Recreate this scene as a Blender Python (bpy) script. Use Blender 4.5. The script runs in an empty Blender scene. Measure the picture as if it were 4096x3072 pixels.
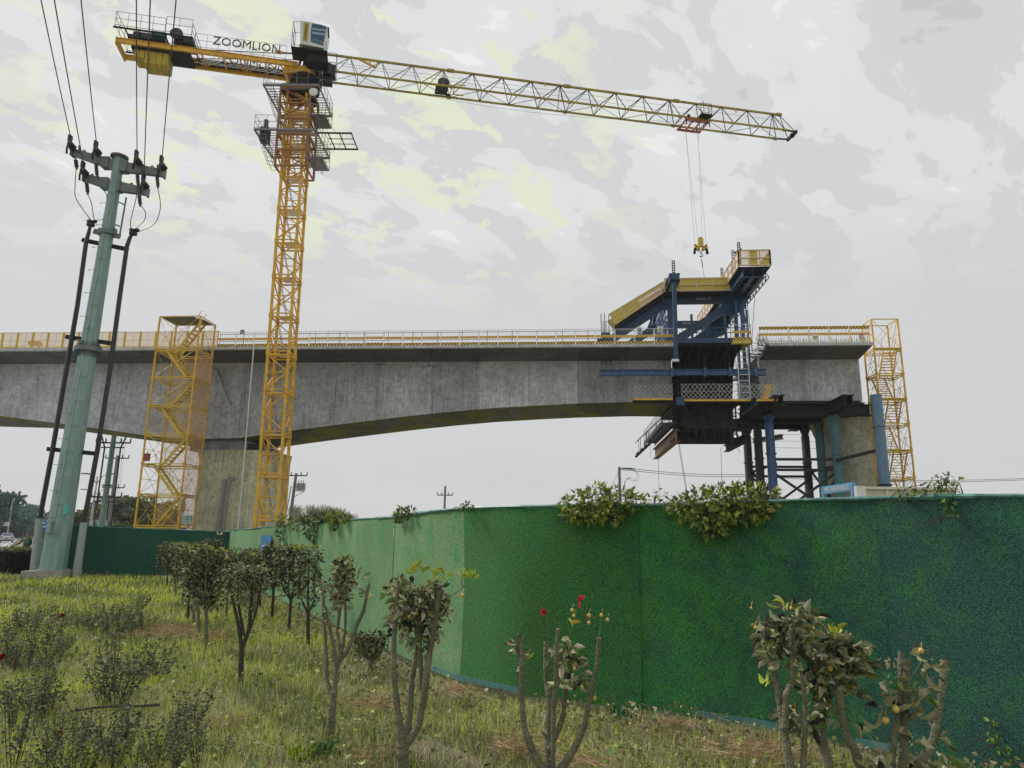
import bpy, math, random
import numpy as np
from mathutils import Vector, Matrix, Euler, Quaternion
random.seed(7); rng = np.random.default_rng(7)
V = Vector; PI = math.pi
scene = bpy.context.scene
COL = scene.collection
# ------------------------------------------------------------------ camera, sky, sun, exposure
F = 2836.0; PITCH = math.radians(12.2); ROLL = math.radians(.66)
cam_d = bpy.data.cameras.new('camera'); cam = bpy.data.objects.new('camera', cam_d); COL.objects.link(cam)
cam_d.sensor_width = 36; cam_d.lens = 36*F/4096; cam_d.clip_start = .1; cam_d.clip_end = 6000
CAMP = V((0, 0, 1.7))
RM = (Matrix.Rotation(PI/2+PITCH, 3, 'X') @ Matrix.Rotation(ROLL, 3, 'Z'))
cam.matrix_world = Matrix.Translation(CAMP) @ RM.to_4x4()
scene.camera = cam
SUN_EL, SUN_AZ = math.radians(42), math.radians(-62)      # azimuth from +Y, negative = left
sd = V((math.sin(SUN_AZ)*math.cos(SUN_EL), math.cos(SUN_AZ)*math.cos(SUN_EL), math.sin(SUN_EL)))
sun_d = bpy.data.lights.new('sun', 'SUN'); sun = bpy.data.objects.new('sun', sun_d); COL.objects.link(sun)
sun_d.energy = 2.8; sun_d.angle = math.radians(12); sun_d.color = (1, .96, .9)
sun.rotation_euler = sd.to_track_quat('Z', 'Y').to_euler(); sun.location = (-60, 30, 60)
scene.view_settings.view_transform = 'Standard'; scene.view_settings.look = 'None'
scene.view_settings.exposure = 0; scene.view_settings.gamma = 1

def lin(c):
    return tuple(((x/255)/12.92 if x <= 10 else (((x/255)+.055)/1.055)**2.4) for x in c)

w = bpy.data.worlds.new('World'); scene.world = w; w.use_nodes = True
nt = w.node_tree; nt.nodes.clear(); N = nt.nodes.new; L = nt.links.new
out = N('ShaderNodeOutputWorld'); mixs = N('ShaderNodeMixShader'); mixs.inputs[0].default_value = .94
bg1 = N('ShaderNodeBackground'); bg2 = N('ShaderNodeBackground')
sky = N('ShaderNodeTexSky'); sky.sky_type = 'NISHITA'; sky.sun_disc = False; sky.sun_elevation = SUN_EL; sky.sun_rotation = SUN_AZ
L(sky.outputs[0], bg1.inputs[0]); bg1.inputs[1].default_value = .1
tc = N('ShaderNodeTexCoord')
# overcast layer: direction projected on a cloud plane so that the patches stretch towards the horizon
sep = N('ShaderNodeSeparateXYZ'); L(tc.outputs['Generated'], sep.inputs[0])
za = N('ShaderNodeMath'); za.operation = 'MAXIMUM'; za.inputs[1].default_value = 0; L(sep.outputs[2], za.inputs[0])
zb = N('ShaderNodeMath'); zb.operation = 'ADD'; zb.inputs[1].default_value = .30; L(za.outputs[0], zb.inputs[0])
dx = N('ShaderNodeMath'); dx.operation = 'DIVIDE'; L(sep.outputs[0], dx.inputs[0]); L(zb.outputs[0], dx.inputs[1])
dy = N('ShaderNodeMath'); dy.operation = 'DIVIDE'; L(sep.outputs[1], dy.inputs[0]); L(zb.outputs[0], dy.inputs[1])
cmb = N('ShaderNodeCombineXYZ'); L(dx.outputs[0], cmb.inputs[0]); L(dy.outputs[0], cmb.inputs[1])
mpr = N('ShaderNodeMapping'); mpr.inputs['Rotation'].default_value = (0, 0, math.radians(-38)); L(cmb.outputs[0], mpr.inputs[0])
mp = N('ShaderNodeMapping'); mp.inputs['Scale'].default_value = (1.0, 1.5, 1); L(mpr.outputs[0], mp.inputs[0])
def wnoise(scale, det, rough, off, src=mp):
    m = N('ShaderNodeVectorMath'); m.operation = 'ADD'; m.inputs[1].default_value = off; L(src.outputs[0], m.inputs[0])
    n = N('ShaderNodeTexNoise'); n.inputs['Scale'].default_value = scale; n.inputs['Detail'].default_value = det
    n.inputs['Roughness'].default_value = rough; n.inputs['Distortion'].default_value = .35; L(m.outputs[0], n.inputs[0]); return n
def wramp(src, stops):
    r = N('ShaderNodeValToRGB'); e = r.color_ramp.elements
    while len(e) < len(stops): e.new(.5)
    for k, (p, c) in enumerate(stops): e[k].position = p; e[k].color = c+(1,) if len(c) == 3 else c
    L(src, r.inputs[0]); return r
n1 = wnoise(5.4, 9, .56, (3.1, .4, 0))
base = wramp(n1.outputs[0], [(.33, lin((205, 205, 205))), (.35, lin((216, 216, 216))), (.49, lin((217, 217, 217))), (.51, lin((229, 229, 229))), (.625, lin((231, 231, 231))), (.65, lin((243, 243, 243)))])
n2 = wnoise(8.0, 9, .58, (7.7, 2.3, 1.5))
ny = wramp(n2.outputs[0], [(.535, (0, 0, 0)), (.56, (.7,)*3), (.61, (1, 1, 1))])
# the thin, sunlit part of the cloud deck round the hidden sun's side
dotn = N('ShaderNodeVectorMath'); dotn.operation = 'DOT_PRODUCT'; L(tc.outputs['Generated'], dotn.inputs[0])
az, el = math.radians(-15), math.radians(29)
dotn.inputs[1].default_value = (math.sin(az)*math.cos(el), math.cos(az)*math.cos(el), math.sin(el))
dr = wramp(dotn.outputs['Value'], [(.895, (0, 0, 0)), (.97, (1, 1, 1))])
ml = N('ShaderNodeMath'); ml.operation = 'MULTIPLY'; L(ny.outputs[0], ml.inputs[0]); L(dr.outputs[0], ml.inputs[1])
mx = N('ShaderNodeMix'); mx.data_type = 'RGBA'; L(ml.outputs[0], mx.inputs[0]); L(base.outputs[0], mx.inputs[6]); mx.inputs[7].default_value = lin((233, 238, 210))+(1,)
n3 = wnoise(1.1, 4, .5, (1.2, 8.8, 3))
lg = wramp(n3.outputs[0], [(.35, (.97,)*3), (.65, (1.03,)*3)])
# darkest cloud bellies and the plain band above the horizon
hz = wramp(sep.outputs[2], [(.0, (0, 0, 0)), (.28, (0, 0, 0)), (.42, (1, 1, 1))])
mx2 = N('ShaderNodeMix'); mx2.data_type = 'RGBA'; L(hz.outputs[0], mx2.inputs[0]); mx2.inputs[6].default_value = lin((215, 215, 215))+(1,); L(mx.outputs[2], mx2.inputs[7])
mu = N('ShaderNodeMix'); mu.data_type = 'RGBA'; mu.blend_type = 'MULTIPLY'; mu.inputs[0].default_value = .5; L(mx2.outputs[2], mu.inputs[6]); L(lg.outputs[0], mu.inputs[7])
L(mu.outputs[2], bg2.inputs[0]); bg2.inputs[1].default_value = 1.0
L(bg1.outputs[0], mixs.inputs[1]); L(bg2.outputs[0], mixs.inputs[2]); L(mixs.outputs[0], out.inputs[0])

# ------------------------------------------------------------------ pixel -> place helpers (photograph is 4096 x 3072)
def ray(x, y): return RM @ V(((x-2048)/F, (1536-y)/F, -1))
def atY(x, y, Y): d = ray(x, y); return CAMP+d*(Y/d.y)
def atZ(x, y, Z=0.0): d = ray(x, y); return CAMP+d*((Z-1.7)/d.z)
BU = V((.9975, -.0705, 0)); BV = V((.0705, .9975, 0)); BO = V((0, 48.47, 0)); ZZ = V((0, 0, 1))
def BP(s, off, z): return BO+BU*s+BV*off+ZZ*z
def atB(x, y, off):
    d = ray(x, y); t = ((BO-CAMP).dot(BV)+off)/d.dot(BV); P = CAMP+d*t
    return (P-BO).dot(BU), P.z

# ------------------------------------------------------------------ materials
MATS = {}
def mat(name, col, rough=.7, metal=0, dirt=None, dscale=3, damt=.5, bump=0, bscale=40, stretch=(1, 1, 1), var=.15, spec=None, detail=6, dlo=.45, dhi=.7):
    """principled material; var = small tone variation, dirt = second colour laid on in patches by a noise"""
    if name in MATS: return MATS[name]
    m = bpy.data.materials.new(name); m.use_nodes = True; t = m.node_tree; b = t.nodes['Principled BSDF']
    b.inputs['Roughness'].default_value = rough; b.inputs['Metallic'].default_value = metal
    if spec is not None: b.inputs['Specular IOR Level'].default_value = spec
    c = t.nodes.new('ShaderNodeTexCoord'); mp = t.nodes.new('ShaderNodeMapping'); mp.inputs['Scale'].default_value = stretch
    t.links.new(c.outputs['Object'], mp.inputs[0])
    n = t.nodes.new('ShaderNodeTexNoise'); n.inputs['Scale'].default_value = dscale; n.inputs['Detail'].default_value = detail; n.inputs['Roughness'].default_value = .65
    t.links.new(mp.outputs[0], n.inputs[0])
    r = t.nodes.new('ShaderNodeValToRGB'); e = r.color_ramp.elements
    e[0].position = .3; e[1].position = .7
    e[0].color = tuple(x*(1-var) for x in col)+(1,); e[1].color = tuple(min(1, x*(1+var)) for x in col)+(1,)
    t.links.new(n.outputs[0], r.inputs[0]); last = r.outputs[0]
    if dirt:
        n2 = t.nodes.new('ShaderNodeTexNoise'); n2.inputs['Scale'].default_value = dscale*1.7; n2.inputs['Detail'].default_value = 8; n2.inputs['Roughness'].default_value = .7
        a = t.nodes.new('ShaderNodeVectorMath'); a.operation = 'ADD'; a.inputs[1].default_value = (5.3, 2.2, 9.1); t.links.new(mp.outputs[0], a.inputs[0]); t.links.new(a.outputs[0], n2.inputs[0])
        r2 = t.nodes.new('ShaderNodeValToRGB'); r2.color_ramp.elements[0].position = dlo; r2.color_ramp.elements[1].position = dhi
        r2.color_ramp.elements[0].color = (0, 0, 0, 1); r2.color_ramp.elements[1].color = (damt,)*3+(1,)
        t.links.new(n2.outputs[0], r2.inputs[0])
        x = t.nodes.new('ShaderNodeMix'); x.data_type = 'RGBA'; t.links.new(r2.outputs[0], x.inputs[0]); t.links.new(last, x.inputs[6]); x.inputs[7].default_value = dirt+(1,)
        last = x.outputs[2]
    t.links.new(last, b.inputs['Base Color'])
    if bump:
        n3 = t.nodes.new('ShaderNodeTexNoise'); n3.inputs['Scale'].default_value = bscale; n3.inputs['Detail'].default_value = 5; t.links.new(c.outputs['Object'], n3.inputs[0])
        bp = t.nodes.new('ShaderNodeBump'); bp.inputs['Strength'].default_value = bump; bp.inputs['Distance'].default_value = .05
        t.links.new(n3.outputs[0], bp.inputs['Height']); t.links.new(bp.outputs[0], b.inputs['Normal'])
    MATS[name] = m; return m

def attr_mat(name, rough=.75, trans=.14, spec=.12):
    """leaf material: colour comes from the per-leaf colour attribute 'tint'"""
    if name in MATS: return MATS[name]
    m = bpy.data.materials.new(name); m.use_nodes = True; t = m.node_tree; b = t.nodes['Principled BSDF']
    a = t.nodes.new('ShaderNodeAttribute'); a.attribute_name = 'tint'; t.links.new(a.outputs['Color'], b.inputs['Base Color'])
    b.inputs['Roughness'].default_value = rough; b.inputs['Specular IOR Level'].default_value = spec
    if trans:
        tr = t.nodes.new('ShaderNodeBsdfTranslucent'); t.links.new(a.outputs['Color'], tr.inputs[0]); mxs = t.nodes.new('ShaderNodeMixShader'); mxs.inputs[0].default_value = trans
        t.links.new(b.outputs[0], mxs.inputs[1]); t.links.new(tr.outputs[0], mxs.inputs[2]); t.links.new(mxs.outputs[0], t.nodes['Material Output'].inputs[0])
    MATS[name] = m; return m

def mesh_screen(name, col, cover, cell=.05):
    """woven wire / net sheet: real holes by a grid pattern in the material"""
    m = bpy.data.materials.new(name); m.use_nodes = True; t = m.node_tree; b = t.nodes['Principled BSDF']; b.inputs['Base Color'].default_value = col+(1,); b.inputs['Roughness'].default_value = .6
    n = t.nodes.new('ShaderNodeTexNoise'); n.inputs['Scale'].default_value = 1.2; n.inputs['Detail'].default_value = 3
    c = t.nodes.new('ShaderNodeTexCoord'); t.links.new(c.outputs['Object'], n.inputs[0])
    s = t.nodes.new('ShaderNodeSeparateXYZ'); t.links.new(c.outputs['Object'], s.inputs[0])
    def grid(o):
        a = t.nodes.new('ShaderNodeMath'); a.operation = 'MULTIPLY'; a.inputs[1].default_value = 1/cell; t.links.new(o, a.inputs[0])
        f = t.nodes.new('ShaderNodeMath'); f.operation = 'FRACT'; t.links.new(a.outputs[0], f.inputs[0])
        g = t.nodes.new('ShaderNodeMath'); g.operation = 'LESS_THAN'; g.inputs[1].default_value = cover; t.links.new(f.outputs[0], g.inputs[0]); return g
    sm = t.nodes.new('ShaderNodeMath'); sm.operation = 'ADD'; t.links.new(s.outputs[0], sm.inputs[0]); t.links.new(s.outputs[1], sm.inputs[1])
    g1 = grid(sm.outputs[0]); g2 = grid(s.outputs[2])
    mxm = t.nodes.new('ShaderNodeMath'); mxm.operation = 'MAXIMUM'; t.links.new(g1.outputs[0], mxm.inputs[0]); t.links.new(g2.outputs[0], mxm.inputs[1])
    tr = t.nodes.new('ShaderNodeBsdfTransparent'); mxs = t.nodes.new('ShaderNodeMixShader')
    t.links.new(mxm.outputs[0], mxs.inputs[0]); t.links.new(tr.outputs[0], mxs.inputs[1]); t.links.new(b.outputs[0], mxs.inputs[2]); t.links.new(mxs.outputs[0], t.nodes['Material Output'].inputs[0])
    MATS[name] = m; return m

def hazard(name, c1, c2, period=.22, axis=0, slant=1.0):
    m = bpy.data.materials.new(name); m.use_nodes = True; t = m.node_tree; b = t.nodes['Principled BSDF']; b.inputs['Roughness'].default_value = .5
    c = t.nodes.new('ShaderNodeTexCoord'); s = t.nodes.new('ShaderNodeSeparateXYZ'); t.links.new(c.outputs['Object'], s.inputs[0])
    k = t.nodes.new('ShaderNodeMath'); k.operation = 'MULTIPLY'; k.inputs[1].default_value = slant; t.links.new(s.outputs[2], k.inputs[0])
    a = t.nodes.new('ShaderNodeMath'); a.operation = 'ADD'; t.links.new(s.outputs[axis], a.inputs[0]); t.links.new(k.outputs[0], a.inputs[1])
    d = t.nodes.new('ShaderNodeMath'); d.operation = 'DIVIDE'; d.inputs[1].default_value = period; t.links.new(a.outputs[0], d.inputs[0])
    f = t.nodes.new('ShaderNodeMath'); f.operation = 'FRACT'; t.links.new(d.outputs[0], f.inputs[0])
    g = t.nodes.new('ShaderNodeMath'); g.operation = 'GREATER_THAN'; g.inputs[1].default_value = .5; t.links.new(f.outputs[0], g.inputs[0])
    x = t.nodes.new('ShaderNodeMix'); x.data_type = 'RGBA'; t.links.new(g.outputs[0], x.inputs[0]); x.inputs[6].default_value = c1+(1,); x.inputs[7].default_value = c2+(1,)
    t.links.new(x.outputs[2], b.inputs['Base Color']); MATS[name] = m; return m

CR_Y = mat('crane_yellow', (.78, .46, .03), .5, dirt=(.46, .22, .05), dscale=2.2, damt=.85, var=.22)
SC_Y = mat('scaffold_yellow', (.70, .52, .05), .5, dirt=(.50, .28, .05), dscale=1.2, damt=.7)
CAGE = mat('galvanised_grey', (.22, .22, .23), .5, .3, dirt=(.1, .09, .08), dscale=2)
DARK = mat('dark_steel', (.028, .028, .03), .7, 0, spec=.15, dirt=(.06, .04, .03), dscale=2)
BLACKM = mat('black_rubber', (.02, .02, .022), .5)
BLUE = mat('traveller_blue', (.008, .055, .125), .45, dirt=(.02, .03, .06), dscale=1.5, damt=.7)
BLUE2 = mat('pile_blue', (.018, .09, .24), .45, dirt=(.16, .2, .22), dscale=1.4, damt=.6, stretch=(2, 2, .5))
TEAL = mat('pile_teal', (.06, .2, .24), .5, dirt=(.1, .11, .1), dscale=1.4, damt=.9, stretch=(2, 2, .5))
PILED = mat('pile_dark', (.05, .052, .055), .6, dirt=(.02, .05, .09), dscale=1, damt=.7)
MESHY = mesh_screen('yellow_mesh', (.80, .56, .28), .32, .07)
MESHP = mesh_screen('pink_mesh', (.66, .42, .25), .2, .06)
YPLATE = mat('yellow_plate', (.58, .46, .05), .5, dirt=(.62, .42, .2), dscale=3, damt=.6)
HAZ = hazard('hazard_stripes', (.80, .52, .03), (.03, .03, .03), .24)
HAZG = hazard('hazard_green', (.02, .22, .12), (.8, .8, .75), .12, 0)
BANY = mat('banner_yellow', (.72, .50, .05), .5, dirt=(.65, .22, .05), dscale=.35, damt=1, detail=1)
WHITE = mat('white_paint', (.75, .75, .74), .4, var=.05)
CABW = mat('cab_white', (.66, .68, .68), .3, var=.05)
GALV = mat('pole_green_galvanised', (.20, .33, .285), .5, .1, dirt=(.33, .42, .38), dscale=1.4, damt=.9, stretch=(3, 3, .6), bump=.1, bscale=6)
GALVD = mat('crossarm_galvanised', (.16, .18, .17), .5, .15, dirt=(.08, .17, .13), dscale=2, damt=.9)
BARK = mat('bark', (.20, .19, .13), .9, dirt=(.10, .12, .05), dscale=7, damt=.9, bump=.7, bscale=60, var=.35)
BARKD = mat('bark_dark', (.05, .045, .038), .85, dirt=(.08, .07, .05), dscale=8, damt=.9, bump=.6, bscale=60, var=.3)
GLASS = mat('cab_glass', (.012, .05, .11), .08, .0, dirt=(.05, .13, .2), dscale=2.5, damt=.8)
INKD = mat('sign_dark_ink', (.06, .065, .055), .6)
LEAF = attr_mat('leaf'); GRASS = attr_mat('grass_blades', .85, .2, .06); FRUIT = mat('fruit_skin', (.62, .42, .10), .35)
RED = mat('red_petals', (.45, .02, .03), .6, var=.3)
CONC2 = mat('plinth_concrete', (.34, .34, .29), .85, dirt=(.2, .2, .15), dscale=5, bump=.3)

def concrete(name, base, dark, moss=None, seg=3.6, streak=True, mossamt=0.6):
    m = bpy.data.materials.new(name); m.use_nodes = True; t = m.node_tree; b = t.nodes['Principled BSDF']; b.inputs['Roughness'].default_value = .88; b.inputs['Specular IOR Level'].default_value = .2
    n_, l_ = t.nodes.new, t.links.new
    c = n_('ShaderNodeTexCoord')
    def noise(scale, sc, det=8, ro=.65, off=(0, 0, 0)):
        mp = n_('ShaderNodeMapping'); mp.inputs['Scale'].default_value = sc; mp.inputs['Location'].default_value = off; l_(c.outputs['Object'], mp.inputs[0])
        n = n_('ShaderNodeTexNoise'); n.inputs['Scale'].default_value = scale; n.inputs['Detail'].default_value = det; n.inputs['Roughness'].default_value = ro; l_(mp.outputs[0], n.inputs[0]); return n.outputs[0]
    def ramp(src, stops):
        r = n_('ShaderNodeValToRGB'); e = r.color_ramp.elements
        while len(e) < len(stops): e.new(.5)
        for k, (p, v) in enumerate(stops): e[k].position = p; e[k].color = (v+(1,)) if isinstance(v, tuple) else (v, v, v, 1)
        l_(src, r.inputs[0]); return r.outputs[0]
    def mul(a, bb, fac=1):
        x = n_('ShaderNodeMix'); x.data_type = 'RGBA'; x.blend_type = 'MULTIPLY'; x.inputs[0].default_value = fac; l_(a, x.inputs[6]); l_(bb, x.inputs[7]); return x.outputs[2]
    col = ramp(noise(.6, (1, 1, 1)), [(.3, dark), (.5, tuple((p+q)/2 for p, q in zip(base, dark))), (.68, base)])
    col = mul(col, ramp(noise(3.5, (1, 1, 1)), [(.3, .62), (.5, 1.0), (.7, 1.15)]))
    if streak:
        col = mul(col, ramp(noise(2.2, (2.6, 2.6, .16), 9, .7), [(.32, .52), (.45, .93), (.6, 1.03), (.74, 1.25)]))
        s = n_('ShaderNodeSeparateXYZ'); l_(c.outputs['Object'], s.inputs[0])
        d = n_('ShaderNodeMath'); d.operation = 'DIVIDE'; d.inputs[1].default_value = seg; l_(s.outputs[0], d.inputs[0])
        fl = n_('ShaderNodeMath'); fl.operation = 'FLOOR'; l_(d.outputs[0], fl.inputs[0])
        wn = n_('ShaderNodeTexWhiteNoise'); wn.noise_dimensions = '1D'; l_(fl.outputs[0], wn.inputs['W'])
        col = mul(col, ramp(wn.outputs['Value'], [(0, .78), (1, 1.14)]))
        fr = n_('ShaderNodeMath'); fr.operation = 'FRACT'; l_(d.outputs[0], fr.inputs[0])
        col = mul(col, ramp(fr.outputs[0], [(0, .45), (.012, .6), (.02, 1.0), (.97, 1.0), (.985, 1.35), (1, .8)]), .5)
        # formwork board lines
        d2 = n_('ShaderNodeMath'); d2.operation = 'DIVIDE'; d2.inputs[1].default_value = 1.22; l_(s.outputs[2], d2.inputs[0])
        f2 = n_('ShaderNodeMath'); f2.operation = 'FRACT'; l_(d2.outputs[0], f2.inputs[0])
        col = mul(col, ramp(f2.outputs[0], [(0, .7), (.015, .8), (.03, 1.0), (1, 1.0)]), .6)
    # pock marks and tie holes
    vo = n_('ShaderNodeTexVoronoi'); vo.inputs['Scale'].default_value = 1.3; l_(c.outputs['Object'], vo.inputs[0])
    col = mul(col, ramp(vo.outputs['Distance'], [(.0, .15), (.05, .2), (.07, 1), (1, 1)]), .9)
    if moss:
        f = ramp(noise(.5, (1, .5, 1), 5, .55, (4, 1, 2)), [(.50, 0.0), (.54, mossamt)])
        x = n_('ShaderNodeMix'); x.data_type = 'RGBA'; l_(f, x.inputs[0]); l_(col, x.inputs[6]); x.inputs[7].default_value = moss+(1,); col = x.outputs[2]
    l_(col, b.inputs['Base Color'])
    bp = n_('ShaderNodeBump'); bp.inputs['Strength'].default_value = .4; bp.inputs['Distance'].default_value = .03; l_(noise(8, (1, 1, .6)), bp.inputs['Height']); l_(bp.outputs[0], b.inputs['Normal'])
    MATS[name] = m; return m
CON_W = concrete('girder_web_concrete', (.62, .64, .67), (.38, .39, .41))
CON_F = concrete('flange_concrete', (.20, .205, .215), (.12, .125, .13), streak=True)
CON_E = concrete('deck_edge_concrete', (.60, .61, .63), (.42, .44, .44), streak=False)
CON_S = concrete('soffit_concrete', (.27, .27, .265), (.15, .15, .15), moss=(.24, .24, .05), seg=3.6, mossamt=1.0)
CON_P = concrete('pier_concrete', (.74, .75, .54), (.54, .55, .38), seg=1.6)

# ------------------------------------------------------------------ mesh builder
class MB:
    def __init__(s): s.v = []; s.f = []
    def add(s, vs, fs):
        o = len(s.v); s.v.extend(tuple(p) for p in vs); s.f.extend(tuple(i+o for i in f) for f in fs)
    def hexa(s, p):   # 8 points: bottom loop 0-3, top loop 4-7
        s.add(p, [(0, 3, 2, 1), (4, 5, 6, 7), (0, 1, 5, 4), (1, 2, 6, 5), (2, 3, 7, 6), (3, 0, 4, 7)])
    def box(s, c, d, rz=0):
        c = V(c); x, y, z = d[0]/2, d[1]/2, d[2]/2; R = Matrix.Rotation(rz, 3, 'Z')
        s.hexa([c+R@V(q) for q in ((-x, -y, -z), (x, -y, -z), (x, y, -z), (-x, y, -z), (-x, -y, z), (x, -y, z), (x, y, z), (-x, y, z))])
    def beam(s, a, b, w=.05, h=None, up=None):
        a, b = V(a), V(b); h = h or w; d = b-a
        if d.length < 1e-6: return
        d.normalize(); u = V(up) if up else (ZZ if abs(d.z) < .95 else V((0, 1, 0)))
        x = d.cross(u); x.normalize(); y = x.cross(d); x = x*(w/2); y = y*(h/2)
        s.hexa([a-x-y, a+x-y, b+x-y, b-x-y, a-x+y, a+x+y, b+x+y, b-x+y])
    def ibeam(s, a, b, w=.3, h=.4, t=.03, up=None):
        a, b = V(a), V(b); d = (b-a).normalized(); u = V(up) if up else ZZ; x = d.cross(u).normalized(); y = x.cross(d)
        s.beam(a, b, t, h-2*t, up); s.beam(a+y*(h/2-t/2), b+y*(h/2-t/2), w, t, up); s.beam(a-y*(h/2-t/2), b-y*(h/2-t/2), w, t, up)
    def tube(s, pts, r, n=6, cap=True):
        pts = [V(p) for p in pts]; m = len(pts)
        rs = r if isinstance(r, (list, tuple)) else [r]*m
        o = len(s.v); px = None
        for i, p in enumerate(pts):
            d = (pts[min(i+1, m-1)]-pts[max(i-1, 0)])
            if d.length < 1e-9: d = V((0, 0, 1))
            d.normalize()
            if px is None: px = d.cross(V((.3, 1, .1)) if abs(d.z) > .9 else ZZ).normalized()
            else: px = (px-d*px.dot(d)).normalized()
            py = d.cross(px)
            for k in range(n):
                a = 2*PI*k/n; s.v.append(tuple(p+(px*math.cos(a)+py*math.sin(a))*rs[i]))
        for i in range(m-1):
            for k in range(n):
                k2 = (k+1) % n; s.f.append((o+i*n+k, o+i*n+k2, o+(i+1)*n+k2, o+(i+1)*n+k))
        if cap: s.f.append(tuple(o+k for k in range(n))[::-1]); s.f.append(tuple(o+(m-1)*n+k for k in range(n)))
    def lathe(s, c, prof, n=16, axis=ZZ):   # prof: (r, h) along axis
        c = V(c); ax = V(axis).normalized(); x = ax.cross(V((0, 1, 0)) if abs(ax.y) < .9 else V((1, 0, 0))).normalized(); y = ax.cross(x); o = len(s.v)
        for r, h in prof:
            for k in range(n): a = 2*PI*k/n; s.v.append(tuple(c+ax*h+(x*math.cos(a)+y*math.sin(a))*max(r, 1e-4)))
        for i in range(len(prof)-1):
            for k in range(n): k2 = (k+1) % n; s.f.append((o+i*n+k, o+i*n+k2, o+(i+1)*n+k2, o+(i+1)*n+k))
        s.f.append(tuple(o+k for k in range(n))[::-1]); s.f.append(tuple(o+(len(prof)-1)*n+k for k in range(n)))
    def prism(s, pts, ext):
        pts = [V(p) for p in pts]; e = V(ext); n = len(pts)
        s.add(pts+[p+e for p in pts], [tuple(range(n))[::-1], tuple(range(n, 2*n))]+[(i, (i+1) % n, n+(i+1) % n, n+i) for i in range(n)])
    def quad(s, a, b, c, d, t=0):
        a, b, c, d = V(a), V(b), V(c), V(d)
        if t: s.prism([a, b, c, d], (b-a).cross(d-a).normalized()*t)
        else: s.add([a, b, c, d], [(0, 1, 2, 3)])
    def sphere(s, c, r, n=8, sc=(1, 1, 1)):
        c = V(c); prof = []; o = len(s.v); m = max(4, n//2+1)
        for i in range(m+1):
            th = PI*i/m
            for k in range(n): a = 2*PI*k/n; s.v.append((c.x+r*sc[0]*math.sin(th)*math.cos(a), c.y+r*sc[1]*math.sin(th)*math.sin(a), c.z+r*sc[2]*math.cos(th)))
        for i in range(m):
            for k in range(n): k2 = (k+1) % n; s.f.append((o+i*n+k, o+(i+1)*n+k, o+(i+1)*n+k2, o+i*n+k2))
    def build(s, name, m, parent=None, smooth=False, tint=None, loc=None):
        me = bpy.data.meshes.new(name)
        org = V((0, 0, 0)); q = parent
        while q is not None: org += V(q.location); q = q.parent
        if loc is not None: org = V(loc)
        vs = [(a-org.x, b-org.y, c-org.z) for a, b, c in s.v]
        me.from_pydata(vs, [], s.f); me.update()
        if isinstance(m, (list, tuple)):
            for k in m: me.materials.append(k)
        else: me.materials.append(m)
        if smooth: me.polygons.foreach_set('use_smooth', [True]*len(me.polygons))
        o = bpy.data.objects.new(name, me); COL.objects.link(o)
        if parent is not None: o.parent = parent
        elif loc is not None: o.location = loc
        return o

def thing(name, label, cat, loc=(0, 0, 0), group=None):
    o = bpy.data.objects.new(name, None); COL.objects.link(o); o.location = loc; o.empty_display_size = .3
    o['label'] = label; o['category'] = cat
    if group: o['group'] = group
    return o
def tag(o, label, cat, group=None, kind=None):
    if label: o['label'] = label
    if cat: o['category'] = cat
    if group: o['group'] = group
    if kind: o['kind'] = kind
    return o
def struct(o): o['kind'] = 'structure'; return o
def copy_tree(o, parent=None):
    c = o.copy(); COL.objects.link(c); c.parent = parent
    for ch in o.children: copy_tree(ch, c)
    return c

def text_obj(name, s, size, m, parent, origin, xd, ud, ext=.01, bold=0.0, align='CENTER', spacing=1, fit=None):
    cu = bpy.data.curves.new(name, 'FONT'); cu.body = s; cu.size = size; cu.extrude = ext/2;  cu.align_x = align; cu.align_y = 'CENTER'; cu.space_character = spacing; cu.resolution_u = 2
    to = bpy.data.objects.new(name+'_curve', cu); COL.objects.link(to); bpy.context.view_layer.update()
    me = bpy.data.meshes.new_from_object(to.evaluated_get(bpy.context.evaluated_depsgraph_get()))
    bpy.data.objects.remove(to); me.materials.clear(); me.materials.append(m)
    x, u = V(xd).normalized(), V(ud).normalized(); n = x.cross(u); org = V((0, 0, 0)); q = parent
    while q is not None: org += V(q.location); q = q.parent
    M = Matrix((x, u, n)).transposed().to_4x4()
    if fit and len(me.vertices):
        xs = [v.co.x for v in me.vertices]; ys = [v.co.y for v in me.vertices]
        sx = fit[0]/(max(xs)-min(xs)); sy = fit[1]/(max(ys)-min(ys)); cx = (max(xs)+min(xs))/2; cy = (max(ys)+min(ys))/2
        for v in me.vertices: v.co.x = (v.co.x-cx)*sx; v.co.y = (v.co.y-cy)*sy
    me.transform(Matrix.Translation(V(origin)-org) @ M); me.name = name
    o = bpy.data.objects.new(name, me); COL.objects.link(o); o.parent = parent; return o

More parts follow.
